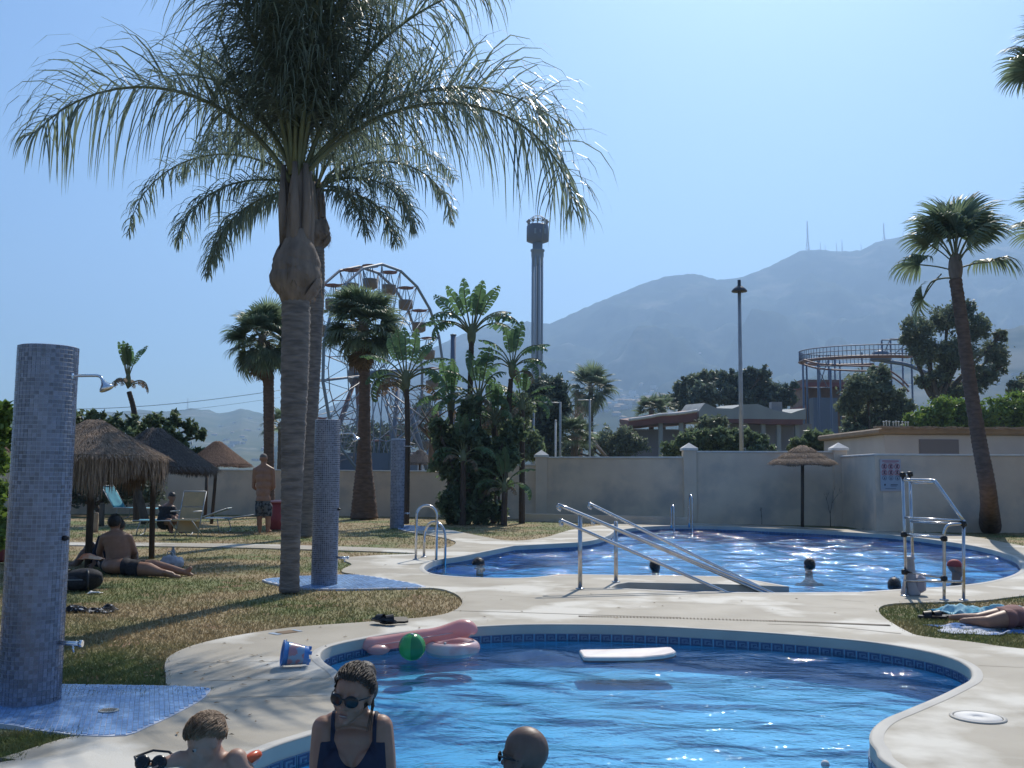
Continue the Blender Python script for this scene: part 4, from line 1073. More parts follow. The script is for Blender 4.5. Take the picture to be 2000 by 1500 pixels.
for x, y, ty in ((1311, 1030, 986), (1346, 1029, 966)):
    q = G(x, y); t = P(x, ty, q.y)
    MB().tube(smooth_path([q - b - Vector((0, 0, .02)), Vector((t.x, t.y, t.z - .18)) - b, Vector((t.x, t.y - .06, t.z - .04)) - b, Vector((t.x, t.y - .2, t.z)) - b, Vector((t.x, t.y - .36, t.z - .06)) - b, Vector((t.x, t.y - .42, t.z - .25)) - b, Vector((t.x, t.y - .42, -.4)) - b], 4), .024, n=10).build('handle', m_steel, o)
# hoist frame
def hoist():
    b = G(1843, 1172); o = empty('pool_hoist', b, 'stainless steel access frame with black clamps at the near edge of the far pool', 'pool hoist')
    Ya = b.y + .35; Yb = b.y; A1 = lambda y: P(1763 - (y - 925) * -.02, y, Ya) - b; A2 = lambda y: P(1777, y, Ya + .12) - b
    B1 = lambda y: P(1844, y, Yb) - b; B2 = lambda y: P(1882, y, Yb) - b
    T = lambda pts, nm='bar', r=.014: MB().tube(pts, r, n=10).build(nm, m_steel, o)
    T([Vector((A1(925).x, A1(925).y, -.0)), A1(925)], 'post', .018); T([Vector((A2(925).x, A2(925).y, 0)), A2(922)], 'post', .018)
    T([Vector((B2(1170).x, B2(1170).y, 0)), B2(1015)], 'post', .018)
    T(smooth_path([Vector((B1(1170).x, B1(1170).y, 0)), B1(1060), B1(1040), B1(1028) + Vector((.03, 0, 0)), B1(1024) + Vector((.09, 0, 0)), B2(1023)], 4), 'post', .018)
    T(smooth_path([A1(937), P(1815, 938, Ya - .05) - b, P(1824, 939, Ya - .1) - b, P(1832, 947, Ya - .15) - b, B2(1018)], 3), 'top_rail', .018)
    T([A2(942), P(1822, 943, Ya) - b], 'bar', .014)
    T([A1(1011), B2(1017)]); T([A2(1018), B2(1023)], 'bar', .012); T([A1(1044), B1(1052)]); T([A2(1043), B1(1050)], 'bar', .012)
    T([A1(1116), B1(1129)]); T([A1(1134), B2(1136)]); T([A1(928), A2(928)], 'bar', .012)
    for q in (A1(1044), A1(1117), B1(1052), B1(1130), B2(1023), A1(927), A2(926)):
        MB().lathe([(.022, -.03), (.036, -.022), (.036, .022), (.022, .03)], c=q, n=14).build('clamp', m_black, o)
    for q in (B1(1170), B2(1170), A1(1160), A2(1160)): MB().lathe([(.05, 0), (.05, .008), (.03, .014)], c=(q.x, q.y, 0), n=16).build('base_flange', m_steel, o)
    q = Vector((A2(1150).x, A2(1150).y - .02, 0))
    MB().lathe([(.10, 0), (.11, .02), (.085, .12), (.075, .18), (.06, .24), (.05, .40), (.062, .42), (.055, .44)], c=q, n=20).build('seat_column', mat('seat_grey', (.40, .39, .42), rough=.5), o)
    MB().box(q + Vector((.09, -.02, .13)), (.14, .12, .20), bev=.03).build('battery_box', mat('plastic_grey', (.36, .34, .40), rough=.5), o)
hoist()

# ================================================================ rules notice on the wall
m_white = mat('sign_white', (.50, .48, .52), rough=.6); m_red = mat('sign_red', (.38, .10, .14), rough=.6); m_ink = mat('sign_ink', (.07, .07, .10), rough=.6); m_skyb = mat('sign_blue', (.34, .42, .52), rough=.6)
def ringm(mb, cx, cz, r, w, y, mi, n=20):
    vs = []; 
    for k in range(n):
        a = 2 * PI * k / n; vs += [(cx + r * math.cos(a), y, cz + r * math.sin(a)), (cx + (r - w) * math.cos(a), y, cz + (r - w) * math.sin(a))]
    mb.add(vs, [(2 * k, 2 * ((k + 1) % n), 2 * ((k + 1) % n) + 1, 2 * k + 1) for k in range(n)], mi)
wy = pc[1]; c0 = P(1740, 928, wy - .05); sw = px2m(40, wy); sh = px2m(62, wy)
sg = empty('rules_notice', (c0.x, wy - .05, c0.z), 'faded notice on the wall with two rows of red prohibition circles and blue symbols', 'sign')
MB().box((0, .012, 0), (sw, .02, sh)).build('board', m_white, sg)
mb = MB(); mb.box((0, -.0005, -sh * .23), (sw * .96, .003, sh * .44)); mb.build('blue_panel', m_skyb, sg)
mb = MB()
mb.box((0, -.001, sh * .44), (sw * .8, .002, sh * .03)); mb.box((0, -.001, sh * .385), (sw * .6, .002, sh * .015)); mb.box((0, -.001, sh * .008), (sw * .9, .002, .008))
mb.build('title_line', m_red, sg)
for j in range(2):
    for i in range(3):
        cx, cz = (i - 1) * sw * .31, sh * (.27 - .19 * j); mb = MB(); ringm(mb, cx, cz, sw * .135, sw * .03, -.003, 0)
        mb.box((cx, -.004, cz), (sw * .24, .002, sw * .028), mat=Matrix.Rotation(R(45), 3, 'Y'))
        mb.box((cx, -.0025, cz - .01), (sw * .09, .002, sw * .11), 1); mb.ell((cx + .01, -.0025, cz + .03), (.02, .002, .02), 8, 6, 1)
        mb.build('prohibition_symbol', [m_red, m_ink], sg)
for i in range(3):
    mb = MB(); ringm(mb, (i - 1) * sw * .31, -sh * .09, sw * .11, sw * .02, -.003, 0); mb.box(((i - 1) * sw * .31, -.003, -sh * .1), (.03, .002, .05)); mb.build('instruction_symbol', m_ink, sg)
mb = MB(); mb.ell((-sw * .3, -.004, -sh * .3), (.025, .003, .025), 8, 6); mb.box((sw * .15, -.003, -sh * .3), (sw * .35, .002, .02)); mb.box((sw * .12, -.003, -sh * .34), (sw * .3, .002, .012)); mb.box((-.02, -.003, -sh * .42), (sw * .5, .002, .01)); mb.build('small_print', m_ink, sg)

# ================================================================ thatched umbrellas
def thatch(px, apex_y, eave_y, base_py, rpx, label, seed, skirt=.0, tiers=1, pole_w=.045, Y=None, polex=None, mt=None):
    rng = random.Random(seed); b = G(polex or px, base_py); Y = b.y
    o = empty('thatched_umbrella', b, label, 'beach umbrella', 'thatched umbrellas')
    ax = P(px, apex_y, Y); r = px2m(rpx, Y); ze = P(px, eave_y, Y).z; za = ax.z; cx = ax.x - b.x
    MB().tube([Vector((0, 0, -.03)), Vector((cx * .6, 0, ze * .6)), Vector((cx, 0, za - .12))], pole_w, n=10).build('pole', m_pole, o)
    h = za - ze
    prof = [(r * .04, za), (r * .14, za - h * .04), (r * .24, za - h * .22), (r * .5, za - h * .52), (r * .8, za - h * .84), (r, ze), (r * .97, ze - .04), (r * .55, za - h * .62), (r * .1, za - h * .3)]
    mb = MB(); n = 40; vs = []; 
    for (rr, z) in prof:
        for k in range(n):
            a = 2 * PI * k / n; j = 1 + .03 * math.sin(a * 7 + seed) + rng.uniform(-.015, .015); vs.append((cx + rr * j * math.cos(a), rr * j * math.sin(a), z + rng.uniform(-.012, .012)))
    fs = [(i * n + k, i * n + (k + 1) % n, (i + 1) * n + (k + 1) % n, (i + 1) * n + k) for i in range(len(prof) - 1) for k in range(n)]
    mb.add(vs, fs, smooth=True); mb.build('canopy', mt or m_thatch, o)
    # straw: overlapping strands lying down the slope, in tiers, and hanging at the eave
    mb = MB(); N_ = int(1500 + 5200 * min(1, r))
    for k in range(N_):
        a = rng.uniform(0, 2 * PI); t = rng.random() ** .6
        if tiers > 1: t = min(.98, (int(t * tiers) + rng.uniform(.45, 1)) / tiers)
        rr = r * (.08 + .92 * t); z = za - h * (t ** .93) * 1.0
        ln = rng.uniform(.10, .24) * (1 if r > .7 else .8); w = .004 + .005 * rng.random()
        lift = .012 + (.035 if tiers > 1 else .015) * rng.random()
        sl = h / r; d = Vector((math.cos(a), math.sin(a), -sl)).normalized(); s = Vector((-math.sin(a), math.cos(a), 0)); nrm = d.cross(s); nrm = nrm if nrm.z > 0 else -nrm
        d2 = (d + s * rng.gauss(0, .22)).normalized()
        p = Vector((cx + rr * math.cos(a), rr * math.sin(a), z)) + nrm * lift
        mb.add([p - s * w, p + s * w, p + d2 * ln + Vector((0, 0, -.02 * rng.random())) ], [(0, 1, 2)])
    nh = int(2600 * r + 900)
    for k in range(nh):
        a = rng.uniform(0, 2 * PI); rr = r * rng.uniform(.90, 1.03); ln = rng.uniform(.4, 1.0) * (skirt if skirt else .10) * (1 + .3 * math.sin(a * 5 + seed)); w = .004 + .006 * rng.random()
        s = Vector((-math.sin(a), math.cos(a), 0)); p = Vector((cx + rr * math.cos(a), rr * math.sin(a), ze + .03)); q = p + Vector((rng.gauss(0, .03), rng.gauss(0, .03), -ln))
        mb.add([p - s * w, p + s * w, (p + q) / 2 + s * w * 1.3, (p + q) / 2 - s * w, q], [(0, 1, 2, 3), (3, 2, 4)])
    t = mb.build('straw', mt or m_thatch, o); tag(t, kind='stuff')
    mb = MB()
    for k in range(8):
        a = 2 * PI * k / 8; mb.tube([(cx, 0, za - .18), (cx + r * .93 * math.cos(a), r * .93 * math.sin(a), ze + .0)], .012, n=5)
    mb.build('spokes', m_pole, o)
    return o
m_thatchd = mat('thatch_dark', (.17, .14, .12), (.10, .085, .075), 26, rough=.95, bump=.9, bscale=50, stretch=(1, 1, .3), bdist=.03, island=.25)
m_thatchr = mat('thatch_red', (.28, .175, .12), (.16, .10, .075), 26, rough=.95, bump=.9, bscale=50, stretch=(1, 1, .3), bdist=.03, island=.25)
thatch(184, 820, 893, 1106, 138, 'big thatched umbrella with long shaggy skirt behind the nearest shower column', 1, skirt=.52, pole_w=.05, polex=172)
thatch(303, 836, 915, 1089, 118, 'dark grey thatched umbrella behind the shaggy brown one', 2, skirt=.16, polex=296, mt=m_thatchd)
thatch(425, 862, 908, 1022, 64, 'small reddish thatched umbrella behind the standing man', 3, skirt=.10, polex=413, mt=m_thatchr)
thatch(-18, 838, 892, 1075, 58, 'reddish thatched umbrella cut by the left edge of the picture', 4, skirt=.12, mt=m_thatchr)
thatch(820, 878, 905, 992, 34, 'small grey thatched umbrella beside the farthest shower column', 5, skirt=.08, mt=m_thatchd)
thatch(1567, 870, 904, 1029, 60, 'lone tiered thatched umbrella standing before the garden wall', 6, skirt=.12, tiers=3)
MB().tube([Vector((0, 0, 0)), Vector((0, 0, P(401, 925, G(401, 1008).y).z))], .05, n=8).build('post_shaft', m_pole, empty('umbrella_post', G(401, 1008), 'bare wooden post behind the seated man, left of the reddish umbrella pole', 'post'))
# ================================================================ fairground beyond the wall
m_wheelw = mat('wheel_white_paint', (.22, .22, .24), rough=.5)
m_maroon = mat('canopy_maroon', (.20, .07, .07), rough=.6)
m_tub = mat('tub_ochre', (.22, .15, .08), (.17, .11, .07), 1, rough=.5)
m_redp = mat('red_paint', (.20, .12, .11), rough=.6); m_bluep = mat('blue_paint', (.11, .15, .22), rough=.6); m_greyblue = mat('grey_blue_steel', (.14, .19, .25), rough=.5)
def ferris():
    Y = 125; s = Y / FPX; hub = P(738, 731, Y); Rw = 213 * s; ax = R(26)          # wheel plane turned well away from the camera
    U = Vector((math.cos(R(64)), math.sin(R(64)), 0)); N_ = Vector((math.sin(R(64)), -math.cos(R(64)), 0)); N_ = -N_ if N_.x > 0 else N_
    base = Vector((hub.x, hub.y, 0)); o = empty('ferris_wheel', base, 'big Ferris wheel with small tub cabins under maroon canopies', 'Ferris wheel')
    h = hub - base; W = 1.75
    pt = lambda a, r, w: h + (U * math.sin(a) + Vector((0, 0, math.cos(a)))) * r + N_ * w
    n = 20; da = 2 * PI / n
    for sgn in (-1, 1):
        mb = MB(); mb.tube([pt(da * (k + .5), Rw, sgn * W) for k in range(n)], .19, n=6, closed=True, smooth=False)
        mb.tube([pt(da * k, Rw * .62, sgn * W * .8) for k in range(n)], .07, n=5, closed=True, smooth=False)
        mb.build('rim', m_wheelw if sgn > 0 else m_greyblue, o)
        mb = MB()
        for k in range(n):
            mb.tube([pt(da * (k + .5), Rw, sgn * W), pt(da * (k + .5), .8, sgn * W * .5)], .075, n=4)
            mb.tube([pt(da * (k + .5), Rw, sgn * W), pt(da * (k + 1), Rw * .62, sgn * W * .8)], .045, n=4)
            mb.tube([pt(da * (k + 1.5), Rw, sgn * W), pt(da * (k + 1), Rw * .62, sgn * W * .8)], .045, n=4)
        mb.build('spokes', m_wheelw if sgn > 0 else m_greyblue, o)
    for k in range(n): MB().tube([pt(da * (k + .5), Rw, -W), pt(da * (k + .5), Rw, W)], .07, n=5).build('cross_bar', m_maroon, o); MB().tube([pt(da * (k + .5), Rw * .62, -W * .8), pt(da * (k + .5), Rw * .62, W * .8)], .05, n=4).build('inner_cross_bar', m_maroon, o)
    mb = MB(); q = N_.to_track_quat('Z', 'Y').to_matrix(); mb.lathe([(.55, -3.4), (.55, 3.4)], c=h, n=14, mat=q); mb.build('axle', m_greyblue, o)
    mb = MB(); mb.lathe([(.3, 3.4), (1.6, 3.45), (1.6, 3.6), (.4, 3.8)], c=h, n=20, mat=q); mb.build('hub_disc', m_wheelw, o)
    # cabins hang from the rim pivots
    cm = MB(); cm.lathe([(1.05, -.12), (1.1, -.02), (.35, .14)], n=10, c=(0, 0, 0)); canopy = cm.mesh('canopy', m_maroon)
    cm = MB(); cm.lathe([(.55, -3.1), (.92, -2.9), (.98, -1.95), (.94, -1.9), (.86, -2.8)], n=10, capt=False); tub = cm.mesh('tub', m_tub)
    cm = MB(); cm.tube([(0, 0, -2.8), (0, 0, 0)], .06, n=5)
    for k in range(4):
        a = PI / 4 + k * PI / 2; cm.tube([(.95 * math.cos(a), .95 * math.sin(a), -2), (.25 * math.cos(a), .25 * math.sin(a), -.1)], .035, n=4)
    hang = cm.mesh('hanger', m_greyblue)
    cm = MB(); cm.lathe([(.9, -1.93), (.98, -1.90), (.98, -1.78), (.9, -1.78)], n=10, capb=False, capt=False); rail = cm.mesh('tub_rail', m_wheelw)
    for k in range(n):
        c = empty('cabin', (0, 0, 0)); c.parent = o; c.location = pt(da * (k + .5), Rw, 0)
        for me in (canopy, tub, hang, rail): link(me.name.split('.')[0], me, c)
    # A-frame legs and the lattice work at the right
    mb = MB()
    for w in (-1,):
        for du in (-5.5, 4.5): mb.tube([h + N_ * 3.3, Vector((0, 0, 0)) + U * du + N_ * 5.0], [.3, .34], n=6)
    mb.build('support_leg', m_redp, o)
    mb = MB()
    for du in (-4.5, 5.5): mb.tube([h - N_ * 3.3, U * du - N_ * 5.0], [.3, .34], n=6)
    mb.build('support_leg', m_bluep, o)
    mb = MB()
    a0, a1 = P(745, 755, Y - 6) - base, P(845, 830, Y - 6) - base; b0_, b1_ = P(752, 778, Y - 6) - base, P(800, 860, Y - 6) - base
    def lat(p0, p1, q0, q1, k, r=.11):
        mb.tube([p0, p1], r, n=5); mb.tube([q0, q1], r, n=5)
        for i in range(k):
            mb.tube([p0.lerp(p1, i / k), q0.lerp(q1, (i + .5) / k)], r * .6, n=4); mb.tube([q0.lerp(q1, (i + .5) / k), p0.lerp(p1, (i + 1) / k)], r * .6, n=4)
    lat(a0, a1, b0_, b1_, 6); lat(P(752, 790, Y - 6) - base, P(790, 905, Y - 6) - base, P(772, 785, Y - 6) - base, P(835, 905, Y - 6) - base, 5)
    lat(P(680, 790, Y - 6) - base, P(640, 905, Y - 6) - base, P(700, 790, Y - 6) - base, P(690, 905, Y - 6) - base, 5); mb.build('lattice', m_wheelw, o)
    mb = MB(); mb.box(P(715, 905, Y) - base, (14, 8, 2.5)); mb.build('boarding_platform', m_bluep, o)
ferris()
def tower():
    Y = 250; b = P(1048, 900, Y); b.z = 0; zt = P(1048, 443, Y).z; s = Y / FPX
    o = empty('drop_tower', b, 'tall grey blue drop tower with drum shaped top rising beyond the banana plants', 'drop tower'); z = lambda y: P(1048, y, Y).z
    mb = MB(); mb.box((0, 0, z(520) / 2), (19 * s * .55, 19 * s * .55, z(520)), bev=.2); mb.build('shaft', m_greyblue, o)
    mb = MB()
    for k in range(8):
        a = PI / 8 + k * PI / 4; mb.tube([(10 * s * math.cos(a), 10 * s * math.sin(a), 0), (10 * s * math.cos(a), 10 * s * math.sin(a), z(488))], .32, n=6)
    mb.build('guide_rails', mat('tower_rail', (.24, .30, .38), rough=.4), o)
    mb = MB(); mb.lathe([(10 * s, z(520)), (12.5 * s, z(500)), (12.5 * s, z(492)), (14 * s, z(491)), (14 * s, z(488)), (10 * s, z(487)), (10 * s, z(473))], n=24); mb.build('ride_collar', m_greyblue, o)
    mb = MB(); mb.lathe([(14 * s, z(474)), (22 * s, z(471)), (22 * s, z(443)), (20 * s, z(440)), (1, z(439))], n=28); mb.build('drum', mat('drum_navy', (.06, .08, .14), rough=.5), o)
    mb = MB(); g = lambda x, y, r: mb.ell(((x - 1048) * s, -2, z(y)), r, 8, 6)
    for k in range(12):
        a = 2 * PI * k / 12; mb.tube([(20 * s * math.cos(a), 20 * s * math.sin(a), z(440)), (19 * s * math.cos(a), 19 * s * math.sin(a), z(431)), (9 * s * math.cos(a), 9 * s * math.sin(a), z(423))], .08, n=4); mb.ell((20 * s * math.cos(a), 20 * s * math.sin(a), z(433)), .38, 8, 6)
    for r_, y in ((20, 436), (10, 424)): mb.tube([(r_ * s * math.cos(2 * PI * k / 20), r_ * s * math.sin(2 * PI * k / 20), z(y)) for k in range(20)], .09, n=4, closed=True)
    mb.build('crown_lights', m_wheelw, o)
    for k, w in enumerate((.9, .5, .9)):
        MB().box(((k - 1) * 1.3 + .6, -22 * s - .02, z(456)), (w * .6, .1, 1.4 if k != 1 else .8)).build('lettering', m_greyblue, o)
tower()
def coaster():
    Y = 105; s = Y / FPX
    b = P(1680, 900, Y); b.z = 0; o = empty('roller_coaster', b, 'blue and rust red roller coaster curve on thin columns behind the loose green tree', 'roller coaster')
    c = P(1680, 705, Y) - b; rx = 110 * s; ry = 9
    top = []; 
    for k in range(33):
        a = PI * 1.5 - (k / 32) * PI * 1.45 + .0      # half round seen nearly edge on
        top.append(a)
    T = lambda a, dz=0, f=1.0: Vector((c.x + rx * f * math.cos(a), ry * f * math.sin(a), c.z + dz + (.55 * math.sin(a)) + .9))
    mb = MB(); A = [PI * (1.62 - 1.35 * k / 32) for k in range(33)]
    for f in (1, .93): mb.tube([T(a, -.9, f) for a in A], .13, n=6)
    for a in A: mb.tube([T(a, -.9, 1), T(a, -.9, .93)], .08, n=4)
    mb.build('track', m_redp, o)
    mb = MB(); mb.tube([T(a, .25) for a in A], .06, n=5); mb.tube([T(a, -.25) for a in A], .045, n=5)
    for k in range(65): a = PI * (1.62 - 1.35 * k / 64); mb.tube([T(a, -.9), T(a, .25)], .035, n=4)
    mb.build('handrail', m_bluep, o)
    mb = MB(); lo = [P(1570, 712, Y - 4) - b, P(1600, 720, Y - 5) - b, P(1660, 724, Y - 6) - b, P(1720, 727, Y - 6) - b, P(1755, 745, Y - 6) - b, P(1775, 765, Y - 6) - b]
    for dz in (0, .5): mb.tube(smooth_path([p + Vector((0, 0, dz)) for p in lo], 5), .1, n=5)
    mb.build('track', m_redp, o)
    mb = MB()
    for x, yt, dy in ((1568, 712, -4), (1575, 700, 2), (1597, 705, -4), (1600, 695, 4), (1618, 693, 6), (1622, 722, -6), (1630, 700, 6), (1640, 705, 3), (1683, 688, 8), (1722, 665, 0), (1739, 662, 2), (1779, 665, 0), (1762, 680, 4)):
        q = P(x, yt, Y + dy) - b; mb.tube([Vector((q.x, q.y, 0)), q], .11, n=5)
    for x0, x1, y in ((1722, 1760, 664), (1739, 1779, 662), (1722, 1779, 690), (1575, 1625, 757), (1600, 1665, 715)): mb.tube([P(x0, y, Y) - b, P(x1, y, Y) - b], .06, n=4)
    for x0, y0, x1, y1 in ((1598, 760, 1618, 700), (1618, 760, 1598, 720), (1722, 700, 1739, 662), (1739, 700, 1779, 662)): mb.tube([P(x0, y0, Y) - b, P(x1, y1, Y) - b], .05, n=4)
    mb.build('column', m_bluep, o)
    mb = MB(); mb.tube(smooth_path([P(1712, 700, Y) - b, P(1725, 705, Y) - b, P(1770, 712, Y) - b, P(1810, 728, Y) - b, P(1850, 742, Y) - b, P(1885, 752, Y) - b], 5), .22, n=6); mb.build('drop_track', m_bluep, o)
    MB().lathe([(.1, 1.1), (.9, .8), (1.1, 0), (1.0, -.1)], c=P(1720, 703, Y) - b, n=14).build('lift_hood', m_bluep, o)
    m_br = mat('ride_brick', (.26, .17, .13), (.20, .14, .11), 1.2, rough=.8)
    mb = MB(); mb.box(P(1610, 800, Y + 8) - b, (6.5, 5, 6.5)); mb.box(P(1650, 790, Y + 10) - b, (6, 4, 4)); mb.build('station_wall', m_br, o)
    for y in (757, 800): MB().box(P(1628, y, Y + 7) - b, (8.5, 7, .5)).build('station_roof', m_maroon, o)
    MB().box(P(1609, 850, Y) - b, (2.6, 1.5, 8)).build('blue_panel', m_bluep, o)
coaster()

# ---- buildings beyond the wall
m_wall_w = mat('render_white', (.52, .50, .48), (.45, .43, .42), .8, rough=.9); m_clay = mat('clay_coping', (.33, .25, .18), (.26, .20, .15), 3, rough=.9, bump=.4)
m_shut = mat('grey_shutter', (.20, .19, .20), rough=.7)
def white_building():
    Y = 31; a = P(1728, 888, Y); x1 = P(2250, 888, Y).x; zt = P(1728, 849, Y).z; o = empty('low_building', (a.x, Y, 0), 'low white flat roofed building with clay edging behind the right end of the wall', 'building')
    L_ = x1 - a.x
    MB().box((L_ / 2, 3, zt / 2), (L_, 6, zt)).build('wall', m_wall_w, o)
    mb = MB(); mb.box((L_ / 2 - .05, 3, zt + .11), (L_ + .3, 6.3, .20), bev=.05); mb.build('roof_edge', m_clay, o)
    mb = MB(); 
    for k in range(44): mb.box((-.3 + k * .2 + .02 * math.sin(k * 3), -.22, zt + .23 + .012 * math.sin(k * 1.7)), (.19, .2, .05))
    mb.build('coping_tiles', m_clay, o)
    p0 = P(1795, 872, Y); w = px2m(77, Y); z0 = P(1795, 858, Y).z; z1 = 1.2
    f = MB().box((p0.x - a.x + w / 2, -.005, (z0 + z1) / 2), (w, .05, z0 - z1)).build('shutter', m_shut, o)
    mb = MB()
    for k in range(14): mb.box((p0.x - a.x + w / 2, -.035, z1 + (z0 - z1) * (k + .5) / 14), (w - .06, .02, (z0 - z1) / 14 * .6))
    mb.build('slats', m_shut, f)
white_building()
def curved_building():
    Y = 82; b = P(1450, 900, Y); b.z = 0; o = empty('pavilion', b, 'pavilion with pale swooping roof and maroon fascia behind the hedge', 'building')
    def sheet(name, top, bot, mt, d=5, th=.25):
        mb = MB(); n = len(top); vs = []
        for (x, y) in top: vs.append(P(x, y, Y) - b)
        for (x, y) in bot: vs.append(P(x, y, Y) - b)
        for (x, y) in top: vs.append(P(x, y, Y) - b + Vector((0, d, .5)))
        for (x, y) in bot: vs.append(P(x, y, Y) - b + Vector((0, d, 0)))
        fs = [(i, n + i, n + i + 1, i + 1) for i in range(n - 1)] + [(2 * n + i, i, i + 1, 2 * n + i + 1) for i in range(n - 1)] + [(n + i, 3 * n + i, 3 * n + i + 1, n + i + 1) for i in range(n - 1)]
        fs += [(0, 2 * n, 3 * n, n), (n - 1, 2 * n - 1, 4 * n - 1, 3 * n - 1), ] + [(2 * n + i + 1, 3 * n + i + 1, 3 * n + i, 2 * n + i) for i in range(n - 1)]
        return mb.add(vs, fs).build(name, mt, o)
    pale = mat('roof_membrane', (.34, .36, .35), (.28, .30, .30), .5, rough=.8); mar = mat('fascia_maroon', (.20, .09, .08), (.14, .07, .07), .6, rough=.7)
    xs = [(1365, 803), (1372, 793), (1377, 787), (1388, 792), (1400, 797), (1430, 798), (1452, 790), (1480, 789), (1510, 800), (1545, 807), (1560, 802), (1574, 798)]
    sheet('roof', xs, [(x, 818 + (x - 1365) * .005) for x, y in xs], pale, 9)
    sheet('roof_fascia', [(1405, 818), (1470, 818), (1520, 819), (1568, 819)], [(1405, 824), (1470, 827), (1520, 829), (1568, 829)], mar, 8)
    xs = [(1228, 821), (1250, 818), (1270, 815), (1290, 811), (1310, 810), (1340, 807), (1362, 803)]
    sheet('canopy', xs, [(x, y + 12 + (x - 1228) * .05) for x, y in xs], mar, 7)
    mb = MB(); pts = [P(x, y - 1, Y - .3) - b for x, y in xs]; mb.tube(smooth_path(pts, 3), .13, n=6); mb.build('gutter', m_capw, o)
    grey = mat('pavilion_wall', (.30, .29, .30), (.24, .24, .26), .5, rough=.9)
    MB().box(P(1480, 860, Y + 3) - b, (8.6, 3, 2.8)).build('wall', grey, o)
    MB().box(P(1310, 880, Y + 4) - b, (8, 3, 3.6)).build('wall', grey, o)
    for x in (1290, 1330, 1420, 1455, 1490, 1520, 1556):
        q = P(x, 822, Y + .5) - b; MB().box((q.x, q.y, q.z / 2), (.35, .35, q.z)).build('pillar', pale, o)
    MB().box(P(1515, 797, Y + 1) - b, (.9, .8, 1.0)).build('roof_unit', grey, o)
curved_building()
# brick chimney, dark tank, banner, far street building
b = P(1130, 900, 120); b.z = 0; o = empty('chimney', b, 'square ochre brick chimney beside the distant fan palm', 'chimney'); mb = MB(); zt = P(1130, 772, 120).z; mb.box((0, 0, zt / 2), (.95, .95, zt)); mb.box((0, 0, zt), (1.15, 1.15, .3)); mb.build('stack', mat('ochre_brick', (.34, .22, .13), (.26, .17, .11), 3, rough=.9), o)
b = P(1670, 900, 40); b.z = 0; o = empty('water_tank', b, 'dark blue cylindrical tank standing behind the wall right of the small umbrella', 'tank'); MB().lathe([(.40, 0), (.40, P(1670, 850, 40).z), (.37, P(1670, 846, 40).z), (.1, P(1670, 845, 40).z)], n=24).build('tank_shell', mat('tank_blue', (.03, .05, .10), rough=.5), o); MB().lathe([(.12, P(1670, 846, 40).z - .02), (.12, P(1670, 846, 40).z + .04)], n=14).build('lid', m_black, o)
# row of pale letters or flags on the far roof
b = P(1750, 827, 55); b.z = 0; o = empty('white_chairs_row', b, 'row of small white things along a roof edge behind the low white building', 'roof railing'); o.name = 'roof_railing'
rr_ = random.Random(9); zz = P(1750, 829, 55).z
for k in range(9):
    x = px2m((k - 4) * 6 + rr_.uniform(-1, 1), 55); mb = MB(); mb.tube([(x, 0, zz - .1), (x, 0, zz + .18)], .03, n=5); mb.lathe([(.06, 0), (.075, .04), (.02, .07)], c=(x, 0, zz + .12 + rr_.uniform(-.03, .05)), n=8); mb.build('finial', m_capw, o)
MB().box((0, 0, zz - .12), (px2m(54, 55), .1, .06)).build('rail', m_shut, o)
MB().box((0, .3, zz / 2 - .1), (px2m(58, 55), .3, zz - .1)).build('support_wall', m_shut, o)
# ---- poles and lamps
m_galv = mat('galvanised', (.38, .40, .41), (.30, .32, .33), 3, rough=.5, metal=.4)
b = P(1449, 930, 34); b.z = 0; Y = 34; zt = P(1445, 545, Y).z; o = empty('street_lamp', b, 'tall street lamp with mushroom shaped head against the mountain', 'street lamp')
tx = P(1444, 570, Y).x - b.x
MB().tube([(0, 0, 0), (tx * .5, 0, zt * .5), (tx, 0, zt - .3)], [.085, .075, .06], n=10).build('pole', m_galv, o)
MB().lathe([(.02, .0), (.27, .02), (.275, .05), (.22, .13), (.12, .2), (.06, .25), (.06, .44)], c=(tx, 0, P(1445, 571, Y).z), n=24).build('lamp_head', mat('lamp_shade_dark', (.05, .05, .06), rough=.4), o)
for x, yt, arm, lab in ((1042, 787, -19, 'thin street light pole with arm to the left, above the pointed pillar'), (1094, 785, -26, 'thin street light pole with long arm, right of the pointed pillar'), (1152, 780, -17, 'thin street light pole in front of the distant fan palm')):
    Y = 52; b = P(x, 930, Y); b.z = 0; zt = P(x, yt, Y).z; o = empty('light_pole', b, lab, 'street light', 'thin street lights beyond the wall')
    MB().tube([(0, 0, 0), (0, 0, zt)], .055, n=8).build('pole', m_galv, o); MB().tube([(0, 0, zt - .05), (px2m(arm, Y), 0, zt - .03)], .03, n=6).build('arm', m_galv, o)
    MB().box((px2m(arm, Y), 0, zt - .03), (.35, .15, .08), bev=.02).build('lamp_head', m_capw, o)
for x, yt, lab, w in ((1085, 823, 'short thin pole close left of the long armed light', .03), (953, 885, 'short pale pole above the wall by the clump', .04), (988, 870, 'pale pole above the wall between the clump and the pointed pillar', .04), (882, 655, 'plain dark blue pole between the Ferris wheel and the tallest banana plant', .09), (1701, 855, 'short white pole right of the dark tank', .03)):
    Y = 45; b = P(x, 930, Y); b.z = 0; o = empty('pole', b, lab, 'pole'); MB().tube([(0, 0, 0), (0, 0, P(x, yt, Y).z)], w * 1.4, n=8).build('pole_shaft', m_bluep if w > .05 else m_capw, o)
    MB().lathe([(w * 1.7, 0), (w * 1.7, .04), (w * .5, .07)], c=(0, 0, P(x, yt, Y).z), n=10).build('pole_cap', m_galv, o)
